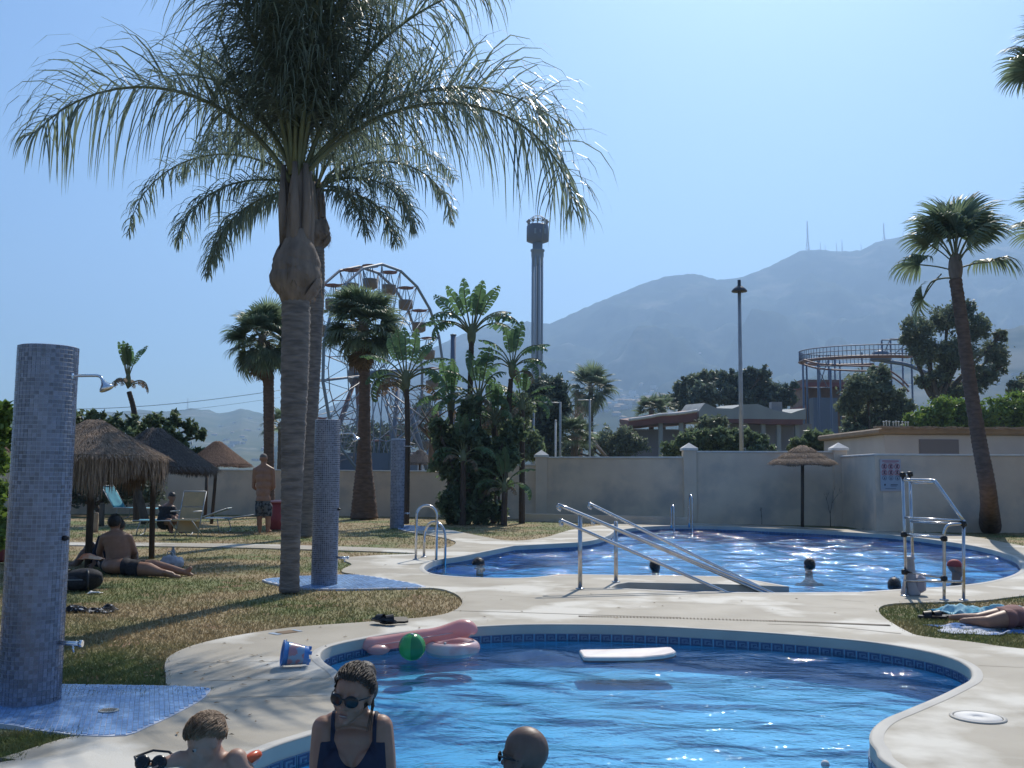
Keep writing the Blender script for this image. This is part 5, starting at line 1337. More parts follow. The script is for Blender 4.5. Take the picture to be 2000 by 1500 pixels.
# power line and its pylon on the hill
Y = 300; b = P(150, 900, Y); a, c = P(-100, 796, Y), P(548, 762, Y + 40); pts = []
for k in range(21):
    t = k / 20; q = a.lerp(c, t); q.z -= 3.0 * math.sin(PI * t); pts.append(q)
MB().tube(pts, .11, n=5).build('wire', m_greyblue, empty('power_line', (0, 0, 0), 'long power line crossing the sky at the left', 'power line'))
MB().tube([p + Vector((0, 3, -2.2)) for p in pts], .06, n=5).build('wire', m_greyblue, bpy.data.objects['power_line'])
def mast(x, yt, yb, Y, lab, w=1.0, n=3, group='masts on the mountain ridge', col=None):
    b = P(x, yb + 4, Y); o = empty('antenna_mast', b, lab, 'antenna', group); h = P(x, yt, Y).z - b.z; mb = MB(); s = .014 * w * h
    for k in range(3):
        a = 2 * PI * k / 3 + .4; mb.tube([(s * 4 * math.cos(a), s * 4 * math.sin(a), 0), (s * 1.3 * math.cos(a), s * 1.3 * math.sin(a), h * .45), (s * .5 * math.cos(a), s * .5 * math.sin(a), h)], s * .7, n=4)
    for k in range(9): z = h * k / 9; r = s * (4 - 3.2 * (k / 9)); mb.tube([(r * math.cos(t), r * math.sin(t), z) for t in (0, 2.1, 4.2)], s * .35, n=4, closed=True)
    mb.build('lattice_mast', m_galv, o)
mast(1578, 432, 490, 3290, 'tallest lattice mast at the left end of the ridge', 1.2)
mast(1727, 436, 470, 3290, 'lattice mast farther right near the summit', 1.5)
for x, yt, lb in ((1603, 473, 'small mast first to the right of the tallest ridge mast'), (1612, 478, 'small mast second to the right of the tallest ridge mast'), (1634, 474, 'small mast third to the right of the tallest ridge mast'), (1645, 468, 'small mast fourth to the right of the tallest ridge mast, a little taller'), (1764, 450, 'small mast on the summit right of the second lattice mast'), (1748, 462, 'stubby mast close right of the second lattice mast'), (1682, 476, 'small mast alone midway between the two lattice masts')):
    mast(x, yt, 489 if x < 1700 else 466, 3290, lb, 1.2)
mast(366, 778, 797, 2560, 'thin mast on the low hill at the left', 1.4, group=None)
# ---- towns: small white houses at the foot of the mountain and on the low hill
mh = MB(); mh.box((0, 0, 3), (9, 8, 6)); house_wall = mh.mesh('house', [m_wall_w, m_clay])
mh = MB(); mh.box((0, 0, 3), (9, 8, 6)); mh.add([(-5, -4.5, 6), (5, -4.5, 6), (5, 4.5, 6), (-5, 4.5, 6), (-2.5, 0, 8), (2.5, 0, 8)], [(0, 1, 5, 4), (2, 3, 4, 5), (1, 2, 5), (3, 0, 4), (3, 2, 1, 0)], 1); house_roof = mh.mesh('house', [m_wall_w, m_clay])
dgr = bpy.context.evaluated_depsgraph_get()
rh = random.Random(5)
def put_house(x, y, label, group, sc):
    d = ray(x, y).normalized(); hit, loc, nrm, idx, ob, _ = SC.ray_cast(dgr, Vector((0, 0, HC)) + d * 200, d, distance=6000)
    if not hit or ob.name not in ('mountain', 'foothill', 'far_hill'): return
    o = link('house', rh.choice((house_wall, house_roof))); o.location = loc - Vector((0, 0, 2)); o.rotation_euler.z = rh.uniform(-.6, .6); s = sc * rh.uniform(.7, 1.3); o.scale = (s * rh.uniform(.8, 1.8), s, s)
    tag(o, label, 'house', group)
bpy.context.view_layer.update()
dgr = bpy.context.evaluated_depsgraph_get()
for k in range(120): put_house(rh.gauss(1235, 70), rh.gauss(783, 13), 'small white house among those at the foot of the big mountain', 'white houses at the foot of the mountain', 1.0)
for k in range(60): put_house(rh.uniform(150, 560), rh.gauss(858, 20), 'small white house on the slope of the low hill at the left', 'white houses on the low hill', .8)
for k in range(30): put_house(rh.uniform(1350, 2000), rh.gauss(745, 22), 'small white house on the near slope behind the trees at the right', 'white houses on the near slope', .55)
# ================================================================ people
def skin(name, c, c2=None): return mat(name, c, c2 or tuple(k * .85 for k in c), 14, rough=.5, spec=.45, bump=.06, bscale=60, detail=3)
m_sk = skin('skin_light', (.40, .23, .16)); m_sk2 = skin('skin_tan', (.32, .17, .11)); m_sk3 = skin('skin_brown', (.25, .135, .09))
m_hairb = mat('hair_brown', (.030, .020, .014), (.06, .042, .03), 40, rough=.5, bump=.8, bscale=70, spec=.4, stretch=(1, 1, .25), bdist=.01)
m_hairf = mat('hair_fair', (.17, .10, .055), (.26, .17, .10), 50, rough=.5, bump=.8, bscale=80, stretch=(1, 1, .25), bdist=.01)
m_hairk = mat('hair_black', (.012, .011, .011), (.03, .026, .024), 40, rough=.4, bump=.6, bscale=60)
m_navy = mat('navy_fabric', (.012, .016, .035), (.018, .022, .045), 30, rough=.75)
m_blk = mat('black_fabric', (.012, .012, .015), (.03, .03, .035), 30, rough=.85)
m_lens = mat('dark_lens', (.008, .008, .010), rough=.25, spec=.4)
V3 = Vector
def cap(mb, p0, r0, p1, r1, n=12):
    p0, p1 = V3(p0), V3(p1); mb.ell(p0, r0, n, 8); mb.ell(p1, r1, n, 8)
    mb.tube([p0, p1], [r0, r1], n=n)
def chain(mb, pts, rads):
    for i in range(len(pts) - 1): cap(mb, pts[i], rads[i], pts[i + 1], rads[i + 1])
def hand(mb, wrist, d, up, s=1.0, curl=.5, side=1):
    d = V3(d).normalized(); up = V3(up); up = (up - d * d.dot(up)).normalized(); w = d.cross(up) * side; wrist = V3(wrist)
    c = wrist + d * .045 * s; M3 = Matrix((w, d, up)).transposed()
    mb.ell(c, (.040 * s, .055 * s, .017 * s), 10, 8, mat=M3)
    for k, l in enumerate((.066, .078, .073, .056)):
        b = wrist + d * .085 * s + w * (-.030 + .020 * k) * s; dd = (d - up * curl * .4 + w * (-.12 + .08 * k)).normalized(); m_ = b + dd * l * .5 * s; e = m_ + (dd - up * curl).normalized() * l * .55 * s
        cap(mb, b, .0095 * s, m_, .009 * s, 8); cap(mb, m_, .009 * s, e, .0075 * s, 8)
    b = wrist + d * .025 * s - w * .03 * s; m_ = b + (d * .6 - w * .7).normalized() * .038 * s; cap(mb, b, .012 * s, m_, .0105 * s, 8); cap(mb, m_, .0105 * s, m_ + (d - w * .25 - up * .2).normalized() * .032 * s, .009 * s, 8)
def head(mb, c, s, yaw, pitch=0, roll=0, female=False):
    """head with face looking along local -Y, before turning"""
    M3 = Matrix.Rotation(R(yaw), 3, 'Z') @ Matrix.Rotation(R(pitch), 3, 'X') @ Matrix.Rotation(R(roll), 3, 'Y'); c = V3(c)
    e = lambda p, r, n=14, m=10: mb.ell(c + M3 @ (V3(p) * s), tuple(k * s for k in r), n, m, mat=M3)
    e((0, .012, .028), (.074, .092, .088), 18, 14)        # skull
    e((0, -.022, -.020), (.062, .066, .078), 16, 12)      # face
    e((0, -.040, -.072), (.040, .040, .032))              # jaw
    e((0, -.070, -.092), (.020, .016, .015))              # chin
    e((0, -.082, -.008), (.012, .016, .030), 10, 8); e((0, -.096, -.028), (.014, .013, .011), 10, 8)   # nose
    e((-.012, -.088, -.030), (.008, .009, .007), 8, 6); e((.012, -.088, -.030), (.008, .009, .007), 8, 6)
    e((0, -.078, -.056), (.024, .012, .0065), 10, 8); e((0, -.077, -.065), (.021, .012, .0065), 10, 8)  # lips
    for sg in (-1, 1):
        e((sg * .030, -.066, .022), (.022, .014, .008), 10, 8)   # brow
        e((sg * .040, -.052, -.030), (.022, .022, .022), 10, 8)  # cheek
        e((sg * .076, .008, -.004), (.010, .020, .032), 10, 8); e((sg * .080, .014, .010), (.009, .016, .018), 10, 8)  # ear
    return M3, c
m_eye = mat('eye_white', (.30, .27, .25), rough=.3)
def eyes(parent, M3, c, s, org):
    for sg in (-1, 1):
        q = c + M3 @ (V3((sg * .030, -.070, .004)) * s) - org
        mb = MB(); mb.ell(q, .0105 * s, 12, 8); mb.build('eye', m_eye, parent)
        mb = MB(); mb.ell(q + M3 @ V3((0, -.008 * s, 0)), .006 * s, 10, 6); mb.build('iris', m_blk, parent)
def body_mesh(mb, voxel, smooth=4, fac=.5):
    o = bpy.data.objects.new('tmp', mb.mesh('tmp')); COL.objects.link(o)
    r = o.modifiers.new('r', 'REMESH'); r.mode = 'VOXEL'; r.voxel_size = voxel; r.use_smooth_shade = True
    s = o.modifiers.new('s', 'SMOOTH'); s.factor = fac; s.iterations = smooth
    dg = bpy.context.evaluated_depsgraph_get(); dg.update(); e = o.evaluated_get(dg); me = bpy.data.meshes.new_from_object(e)
    bpy.data.objects.remove(o, do_unlink=True)
    me.polygons.foreach_set('use_smooth', [True] * len(me.polygons)); return me
def garment(me, f, off, name, mt, parent, sh=0):
    """shell over the part of the body where f(point) > 0, cut cleanly along f = 0"""
    me.calc_loop_triangles(); co = [v.co.copy() for v in me.vertices]; nr = [v.normal.copy() for v in me.vertices]; F = [f(c) for c in co]
    vs = []; idx = {}; fs = []
    def vid(i):
        if i not in idx: idx[i] = len(vs); vs.append(co[i] + nr[i] * off)
        return idx[i]
    def eid(i, j):
        k = (min(i, j), max(i, j))
        if k not in idx: t = F[i] / (F[i] - F[j]); idx[k] = len(vs); vs.append(co[i].lerp(co[j], t) + nr[i].lerp(nr[j], t) * off * .6)
        return idx[k]
    for t in me.loop_triangles:
        a = list(t.vertices); s = [F[i] > 0 for i in a]; c = sum(s)
        if c == 3: fs.append(tuple(vid(i) for i in a))
        elif c == 2:
            k = s.index(False); i, j, l = a[(k + 1) % 3], a[(k + 2) % 3], a[k]; fs.append((vid(i), vid(j), eid(j, l), eid(l, i)))
        elif c == 1:
            k = s.index(True); i, j, l = a[k], a[(k + 1) % 3], a[(k + 2) % 3]; fs.append((vid(i), eid(i, j), eid(l, i)))
    return MB().add(vs, fs, smooth=True).build(name, mt, parent)
def person(label, org, mb, mt, voxel=.012, smooth=4, group=None):
    o = empty('person', org, label, 'person', group); me = body_mesh(mb, voxel, smooth); me.materials.append(mt); b = link('body', me, o); return o, me
def hair_shell(parent, M3, c, s, mt, sel, off=.012, extra=None, strands=0, seed=1, name='hair', voxel=.008):
    """hair as its own volume over the skull: sel(p) in head space picks where it grows"""
    mb = MB(); mb.ell(V3((0, .014, .030)) * s, tuple(k * s for k in (.080, .098, .094)), 30, 22)
    if extra: extra(mb)
    vs = [V3(v) for v in mb.v]
    rng = random.Random(seed)
    keep = [i for i, f in enumerate(mb.f) if sel(sum((vs[j] for j in f), V3()) / len(f) / s)]
    out = MB(); out.add([c + M3 @ (v * (1 + .012 * noise.noise(v * 60 / s))) for v in vs], [mb.f[i] for i in keep], smooth=True)
    for k in range(strands):
        for _ in range(20):
            d = V3((rng.gauss(0, 1), rng.gauss(0, 1), rng.gauss(0, 1))).normalized(); p = V3((d.x * .080, .014 + d.y * .098, .030 + d.z * .094))
            if sel(p): break
        fl = (V3((0, 1, .2)) - d * d.y).normalized(); q = p + d * .004; pts = [q, q + fl * .02 + d * .002, q + fl * .045 - d * .004 + V3((0, 0, -.004)) + d * rng.uniform(-.003, .003)]
        out.tube([c + M3 @ (x * s) for x in pts], [.0018 * s, .0016 * s, .0006 * s], n=3)
    return out.build(name, mt, parent)

# ---- woman in the near pool, facing the camera with sunglasses
def woman():
    Y = 4.15; s = Y / FPX; T = P(690, 1306, Y); org = V3((P(688, 1400, Y).x, Y, WATER_Z)); hc = P(689, 1358, Y - .02)
    mb = MB(); zS = P(600, 1412, Y).z; xL = P(640, 1412, Y).x - org.x; xR = P(741, 1412, Y).x - org.x; q = lambda x, y, Yo=0: P(x, y, Y + Yo) - org
    zsh = q(690, 1415).z; cx = (xL + xR) / 2
    M3, hc_ = head(mb, hc - org, .98, -14, 4, 6)
    # neck, shoulders, torso
    chain(mb, [hc_ + V3((.012, .045, -.06)), q(688, 1402, .05)], [.047, .050]); chain(mb, [q(686, 1398, .03), q(650, 1410, .03)], [.042, .040]); chain(mb, [q(690, 1398, .03), q(728, 1408, .03)], [.042, .040])
    for sg, (x, y) in ((-1, (633, 1424)), (1, (744, 1422))):
        sh = q(x, y, .02); el = q(622 if sg < 0 else 756, 1530, -.02); wr = el + V3((-sg * .03, -.16, -.20))
        mb.ell(sh, (.052, .054, .056)); chain(mb, [sh, sh.lerp(el, .5), el, el.lerp(wr, .5), wr], [.052, .049, .040, .037, .026]); hand(mb, wr, (-sg * .2, -.7, -.6), (0, .5, .6), 1, .4, sg)
    for x, y, rx, ry, rz, yo in ((688, 1441, .150, .080, .062, .055), (688, 1475, .140, .090, .12, .05), (688, 1540, .120, .085, .14, .06), (688, 1600, .125, .09, .12, .06), (688, 1660, .15, .10, .12, .06)):
        mb.ell(q(x, y, yo), (rx, ry, rz), 20, 14)
    for sg in (-1, 1): mb.ell(q(688 + sg * 30, 1492, -.015), (.062, .055, .062), 16, 12)
    hip = q(688, 1680, .06)
    for sg in (-1, 1):
        k = hip + V3((sg * .10, -.38, -.02)); f = k + V3((0, -.02, -.02)); chain(mb, [hip + V3((sg * .08, 0, 0)), k, k + V3((0, -.1, -.02))], [.085, .06, .05])
    o, me = person('woman in a dark swimsuit and sunglasses facing the camera in the near pool', org, mb, m_sk2, .0052, 3)
    nb = lambda x, y: q(x, y)
    # swimsuit with low V neck and two straps
    zt = q(690, 1452).z; zv = q(690, 1494).z; zst = q(688, 1418).z
    def f(p):
        x = p.x - (cx + .004); arm = .125 + max(0, (zsh - p.z)) * .10
        ax = abs(x)
        if ax > arm + .02: return -.02
        front = p.y < .05
        top = zv + (.10 * (ax / .078) ** 1.7 if ax < .078 else .10 + (ax - .078) * .1) if front else zt - .02
        top = min(top, zt + .015)
        d = min(top - p.z, arm - ax)
        # straps
        st = .008 - abs(ax - .088) if p.z > top - .03 and p.z < zst + .06 else -.05
        return max(d, st)
    garment(me, f, .0035, 'swimsuit', m_navy, o)
    # sunglasses
    for sg in (-1, 1):
        mbx = MB(); c_ = hc_ + M3 @ V3((sg * .033, -.093, .004)); mbx.ell(c_, (.030, .006, .025), 18, 10, mat=M3 @ Matrix.Rotation(R(sg * 14), 3, 'Z')); mbx.build('sunglass_lens', m_lens, o)
        MB().tube([hc_ + M3 @ V3((sg * .060, -.080, .012)), hc_ + M3 @ V3((sg * .078, -.03, .010)), hc_ + M3 @ V3((sg * .080, .02, .008))], .0028, n=6).build('sunglass_arm', m_black, o)
    MB().tube([hc_ + M3 @ V3((-.008, -.097, .010)), hc_ + M3 @ V3((0, -.100, .012)), hc_ + M3 @ V3((.008, -.097, .010))], .003, n=6).build('sunglass_bridge', m_black, o)
    mbx = MB(); mbx.ell(hc_ + M3 @ V3((0, -.0885, -.0605)), (.017, .0024, .0022), 12, 6, mat=M3); mbx.build('teeth', mat('teeth', (.34, .30, .27), rough=.4), o)
    mbx = MB(); mbx.ell(hc_ + M3 @ V3((0, -.088, -.0555)), (.023, .003, .0028), 12, 6, mat=M3); mbx.ell(hc_ + M3 @ V3((0, -.0875, -.0655)), (.019, .003, .0032), 12, 6, mat=M3); mbx.build('lips', mat('lips', (.22, .10, .085), rough=.4), o)
    def extra(m):
        m.ell((.012, .075, .075), (.052, .05, .05), 20, 14); m.ell((.045, .055, .015), (.040, .05, .055), 16, 12); m.ell((-.045, .055, .01), (.036, .05, .05), 16, 12)
    sel = lambda p: (p.z > .062 - .3 * max(0, abs(p.x) - .03) or p.y > -.012) and p.z > -.055 and not (p.y < -.045 and p.z < .075)
    hair_shell(o, M3, hc_, 1.0, m_hairb, sel, extra=extra, strands=1100, seed=3)
    mbx = MB(); rg_ = random.Random(8)
    for k in range(14):
        sg = 1 if k % 2 else -1; a = V3((sg * (.070 + .01 * rg_.random()), .01 + .03 * rg_.random(), .02)); mbx.tube([hc_ + M3 @ a, hc_ + M3 @ (a + V3((sg * .010, .0, -.06))), hc_ + M3 @ (a + V3((sg * rg_.uniform(-.01, .015), rg_.uniform(-.01, .02), -.12 - .05 * rg_.random())))], [.0026, .002, .0006], n=4)
    mbx.build('loose_strands', m_hairb, o)
woman()
# ---- small boy with an orange arm band
def boy():
    Y = 3.75; org = V3((P(405, 1480, Y).x, Y, WATER_Z)); q = lambda x, y, yo=0: P(x, y, Y + yo) - org
    mb = MB(); hc = q(402, 1448); M3, c = head(mb, hc, .77, -48, 24, -6)
    sp = [q(424, 1484, .02), q(436, 1520, .05), q(445, 1570, .08)]
    chain(mb, [c + V3((.02, .035, -.04)), sp[0]], [.034, .036])
    chain(mb, [sp[0] + V3((0, 0, -.03)), sp[1], sp[2]], [.052, .086, .085]); mb.ell(q(428, 1505, .03), (.105, .065, .07), 16, 12)
    # far shoulder and arm to the left, near arm hanging right
    s1 = q(392, 1492, .02); e1 = q(352, 1482, -.05); w1 = q(326, 1489, -.09); chain(mb, [s1, e1, w1], [.040, .030, .022]); hand(mb, w1, (-1, -.2, -.1), (0, 0, 1), .62, .6, 1)
    s2 = q(462, 1484, .0); e2 = q(492, 1530, -.02); w2 = q(470, 1570, -.15); chain(mb, [s2, s2.lerp(e2, .5), e2, w2], [.042, .038, .032, .024]); hand(mb, w2, (-.3, -.9, 0), (0, 0, 1), .62, .6, -1)
    hip = q(445, 1600, .06); chain(mb, [sp[2], hip], [.085, .085])
    for sg in (-1, 1): chain(mb, [hip + V3((sg * .05, 0, 0)), hip + V3((sg * .09 - .1, -.2, -.02))], [.055, .045])
    o, me = person('small fair boy with an orange arm band looking down in the near pool', org, mb, m_sk, .007, 4)
    eyes(o, M3, c, .77, V3((0, 0, 0)))
    sel = lambda p: p.z > .045 - .8 * max(0, p.y + .02) and p.z > -.045 and not (p.y < -.062 and p.z < .055)
    hair_shell(o, M3, c, .79, m_hairf, sel, strands=1300, seed=5)
    a, b_ = s2.lerp(e2, .25), s2.lerp(e2, .62)
    mb = MB(); pts = [a, a.lerp(b_, .2), a.lerp(b_, .5), a.lerp(b_, .8), b_]; mb.tube([p + V3((0, .05, .012)) for p in pts], [.045, .06, .064, .06, .045], n=18); mb.build('arm_band', mat('orange_vinyl', (.62, .09, .02), rough=.3, spec=.6), o)
    # dark diving goggles held in the outstretched hand
    mb = MB(); g = empty('swim_goggles', org + w1 + V3((-.05, -.01, -.0)), 'dark wet swimming goggles held out by the small boy', 'goggles')
    for sx in (-1, 1): MB().lathe([(.020, 0), (.027, .008), (.027, .02), (.018, .026)], c=(sx * .03, 0, 0), n=16, mat=Matrix.Rotation(R(70), 3, 'X')).build('goggle_cup', m_lens, g)
    MB().tube([(-.055, 0, 0), (-.08, .04, .01), (-.03, .09, .02), (.03, .09, .015), (.08, .04, .0), (.055, 0, 0)], .005, n=6).build('strap', m_black, g)
    MB().tube([(-.012, -.01, .01), (.012, -.01, .01)], .004, n=6).build('nose_bridge', m_black, g)
boy()
# ---- bald man with sunglasses seen from behind
def bald():
    Y = 3.95; org = V3((P(1026, 1500, Y).x, Y, WATER_Z)); q = lambda x, y, yo=0: P(x, y, Y + yo) - org
    mb = MB(); hc = q(1024, 1478); M3, c = head(mb, hc, 1.0, -118, 4)
    chain(mb, [c + V3((0, .0, -.06)), q(1028, 1545, .02)], [.058, .062]); 
    for x, y, rx, rz in ((1028, 1580, .19, .09), (1028, 1640, .18, .14), (1028, 1700, .16, .12)): mb.ell(q(x, y, .02), (rx, .11, rz), 18, 12)
    for sg in (-1, 1):
        s1 = q(1028 + sg * 92, 1580, .02); e1 = s1 + V3((sg * .08, -.08, -.24)); w1 = e1 + V3((-sg * .02, -.2, -.05)); chain(mb, [s1, e1, w1], [.058, .042, .03]); hand(mb, w1, (0, -1, 0), (0, 0, 1), 1, .4, sg)
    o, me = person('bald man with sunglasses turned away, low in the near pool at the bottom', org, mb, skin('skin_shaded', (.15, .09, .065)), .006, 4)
    for sg in (-1, 1): 
        mb = MB(); mb.ell(c + M3 @ V3((sg * .033, -.092, .004)), (.030, .006, .020), 16, 8, mat=M3 @ Matrix.Rotation(R(sg * 16), 3, 'Z')); mb.build('sunglass_lens', m_lens, o)
        MB().tube([c + M3 @ V3((sg * .060, -.082, .012)), c + M3 @ V3((sg * .080, -.03, .010)), c + M3 @ V3((sg * .084, .02, .006))], .0045, n=6).build('sunglass_arm', m_black, o)
    garment(me, lambda p: min((p - c).dot(M3 @ V3((0, .35, 1))) * .0 + .02 - abs((M3.transposed() @ (p - c)).z + .055), (M3.transposed() @ (p - c)).y - .02) , .0015, 'hair_stubble', m_hairk, o)
bald()
# ---- standing man in patterned trunks, back to the camera
m_trunks = mat('patterned_trunks', (.02, .025, .03), (.12, .13, .14), 14, rough=.85, lo=.45, hi=.55)
def stander():
    b = G(515, 1040); Y = b.y; q = lambda x, y, yo=0: P(x, y, Y + yo) - b
    mb = MB(); hc = q(515, 897); M3, c = head(mb, hc, 1.12, 170, 10)
    chain(mb, [c + V3((0, 0, -.06)), q(515, 914)], [.062, .072]); chain(mb, [q(501, 917), q(515, 909), q(529, 917)], [.06, .065, .06])
    for x, y, rx, ry, rz in ((515, 922, .20, .10, .13), (515, 934, .19, .12, .17), (515, 948, .175, .125, .19), (514, 962, .165, .13, .18), (514, 975, .168, .13, .17), (514, 987, .172, .13, .12)): mb.ell(q(x, y), (rx, ry, rz), 18, 12)
    for sg in (-1, 1):
        sh = q(515 + sg * 17, 918); el = q(515 + sg * 20, 951, .04); wr = q(515 + sg * 9, 960, .26); chain(mb, [sh, sh.lerp(el, .5), el, wr], [.058, .05, .042, .032]); hand(mb, wr, (-sg * .5, .7, .2), (0, 0, 1), 1, .5, sg)
        hip = q(515 + sg * 7, 990); kn = q(515 + sg * 8.5, 1015); an = q(515 + sg * 8, 1036); chain(mb, [hip, hip.lerp(kn, .5), kn, kn.lerp(an, .35), an], [.10, .085, .06, .062, .042])
        chain(mb, [an + V3((0, 0, -.01)), an + V3((sg * .03, .16, -.025))], [.04, .028]); mb.ell(an + V3((0, -.02, -.02)), (.035, .04, .03))
    o, me = person('bare chested man standing on the grass with his back turned, in dark patterned trunks', b, mb, m_sk2, .014, 4)
    zt, zb = q(515, 978).z, q(515, 1008).z
    garment(me, lambda p: min(zt - p.z, p.z - zb) if abs(p.x) < .3 else -1, .018, 'swim_trunks', m_trunks, o)
    garment(me, lambda p: p.z - q(515, 893).z, .003, 'hair', mat('hair_grey', (.14, .12, .11), rough=.8), o)
stander()
# ---- seated man in a black shirt on a blue lounger
def seated():
    b = G(333, 1042); Y = b.y; q = lambda x, y, yo=0: P(x, y, Y + yo) - b
    mb = MB(); hc = q(336, 972); M3, c = head(mb, hc, 1.0, 35, 12)
    chain(mb, [c + V3((0, .01, -.07)), q(330, 987)], [.055, .06]); chain(mb, [q(328, 995), q(324, 1008), q(322, 1019)], [.145, .16, .17])
    for sg in (-1, 1):
        sh = q(327 + sg * 12, 992, sg * .02); el = q(333 + sg * 11, 1008, -.1); wr = q(345 + sg * 4, 1010, -.22); chain(mb, [sh, el, wr], [.055, .042, .03]); hand(mb, wr, (.8, -.2, -.2), (0, 0, 1), 1, .5, sg)
        hip = q(324 + sg * 5, 1020); kn = q(340 + sg * 8, 1018, -.35); an = q(342 + sg * 9, 1038, -.3); chain(mb, [hip, kn, an], [.095, .06, .042]); chain(mb, [an, an + V3((.08, -.1, -.02))], [.04, .028])
    o, me = person('man in a black T-shirt sitting on a turquoise lounger', b, mb, m_sk3, .014, 4)
    garment(me, lambda p: min(q(330, 989).z - p.z, p.z - q(330, 1026).z, .28 - (p - q(324, 1005)).length + .02), .012, 'tee_shirt', m_blk, o)
    garment(me, lambda p: min(q(330, 1024).z - p.z, p.z - q(330, 1031).z + .05, .42 - (p - q(324, 1022)).length), .014, 'shorts', m_blk, o)
    hair_shell(o, M3, c, 1.02, m_hairk, lambda p: p.z > .04 - .9 * max(0, p.y + .01) and p.z > -.05, strands=60)
seated()
# ---- people on the grass under the umbrellas
def sitter():
    b = G(222, 1117); Y = b.y; q = lambda x, y, yo=0: P(x, y, Y + yo) - b
    mb = MB(); hc = q(224, 1024); M3, c = head(mb, hc, 1.0, 178, 18)
    chain(mb, [c + V3((0, 0, -.07)), q(225, 1042)], [.055, .06])
    for x, y, rx, rz in ((226, 1048, .19, .08), (228, 1057, .188, .15), (230, 1067, .18, .19), (231, 1078, .168, .20), (231, 1089, .165, .18), (230, 1100, .175, .14), (229, 1109, .19, .10)): mb.ell(q(x, y), (rx, .125, rz), 16, 12)
    for sg in (-1, 1):
        sh = q(227 + sg * 24, 1050); el = q(228 + sg * 34, 1078, .08); wr = q(228 + sg * 28, 1098, .3); chain(mb, [sh, el, wr], [.058, .046, .034]); hand(mb, wr, (-sg * .3, .8, -.2), (0, 0, 1), 1, .4, sg)
        hip = q(229 + sg * 12, 1108, .05); kn = q(229 + sg * 30, 1100, .45); an = q(229 - sg * 8, 1110, .62); chain(mb, [hip, kn, an], [.095, .062, .045]); chain(mb, [an, an + V3((-sg * .1, .1, -.02))], [.035, .028])
    o, me = person('dark haired person sitting on the grass with bare back to the camera', b, mb, m_sk2, .012, 5)
    garment(me, lambda p: min(q(230, 1098).z - p.z, .40 - (p - q(229, 1110)).length), .01, 'swim_shorts', m_blk, o)
    hair_shell(o, M3, c, 1.06, m_hairk, lambda p: p.z > .03 - .9 * max(0, p.y + .03) and p.z > -.075, strands=160)
    # companion sitting close beyond, arm round
    b2_ = G(214, 1108) + V3((0, .38, 0)); r = lambda x, y, yo=0: P(x, y, b2_.y + yo) - b2_
    mb = MB(); M3, c = head(mb, r(232, 1030), .98, 20, 20)
    chain(mb, [c + V3((0, .02, -.07)), r(228, 1048)], [.055, .06])
    for x, y, rx, rz in ((226, 1050, .19, .08), (222, 1068, .18, .12), (214, 1088, .17, .12), (208, 1100, .18, .10)): mb.ell(r(x, y), (rx, .12, rz), 16, 12)
    for sg in (-1, 1):
        sh = r(226 + sg * 27, 1052); el = r(226 + sg * 38, 1080, -.1); wr = r(226 + sg * 42, 1100, -.3); chain(mb, [sh, el, wr], [.055, .045, .03]); hand(mb, wr, (0, -.8, -.3), (0, 0, 1), 1, .3, sg)
    chain(mb, [r(205, 1102), r(165, 1080, .05), r(146, 1104, .0)], [.095, .065, .045]); chain(mb, [r(200, 1104, .1), r(176, 1065, .15), r(152, 1100, .2)], [.095, .065, .045])
    for an in (r(146, 1104, 0), r(152, 1100, .2)): chain(mb, [an, an + V3((-.12, -.03, -.01))], [.038, .028])
    o, me = person('person in a dark top sitting behind the bare backed one', b2_, mb, m_sk3, .013, 5)
    garment(me, lambda p: min(r(220, 1047).z - p.z, .33 - (p - r(219, 1080)).length), .012, 'dark_top', m_navy, o)
    hair_shell(o, M3, c, 1.06, m_hairk, lambda p: p.z > .02 - .9 * max(0, p.y + .03), strands=60)
    # pair of legs of someone lying beyond the sitter
    b3 = G(300, 1126); r = lambda x, y, yo=0: P(x, y, b3.y + yo) - b3
    mb = MB(); 
    chain(mb, [r(262, 1111, .25), r(290, 1112, .15), r(312, 1118, .05), r(335, 1122, 0)], [.105, .09, .055, .04]); chain(mb, [r(262, 1108, .4), r(300, 1105, .45), r(330, 1110, .4), r(362, 1118, .3)], [.10, .085, .058, .04])
    chain(mb, [r(335, 1122, 0), r(322, 1118, -.03)], [.038, .035]); chain(mb, [r(334, 1124, 0), r(350, 1127, 0)], [.034, .026]); chain(mb, [r(362, 1118, .3), r(372, 1110, .3)], [.034, .03]); chain(mb, [r(363, 1119, .3), r(376, 1124, .3)], [.034, .024])
    for x, y, rx in ((250, 1108, .15), (240, 1105, .16), (228, 1106, .17)): mb.ell(r(x, y, .35), (rx, .15, .10))
    mb.ell(r(213, 1104, .42), (.10, .09, .10)); chain(mb, [r(225, 1106, .35), r(213, 1104, .42)], [.08, .07])
    o, me = person('person lying on the grass with bare legs stretched to the right', b3, mb, m_sk2, .012, 5)
    garment(me, lambda p: min(r(262, 1105).x - p.x, p.x - r(222, 1100).x), .012, 'swim_shorts', m_blk, o)
sitter()
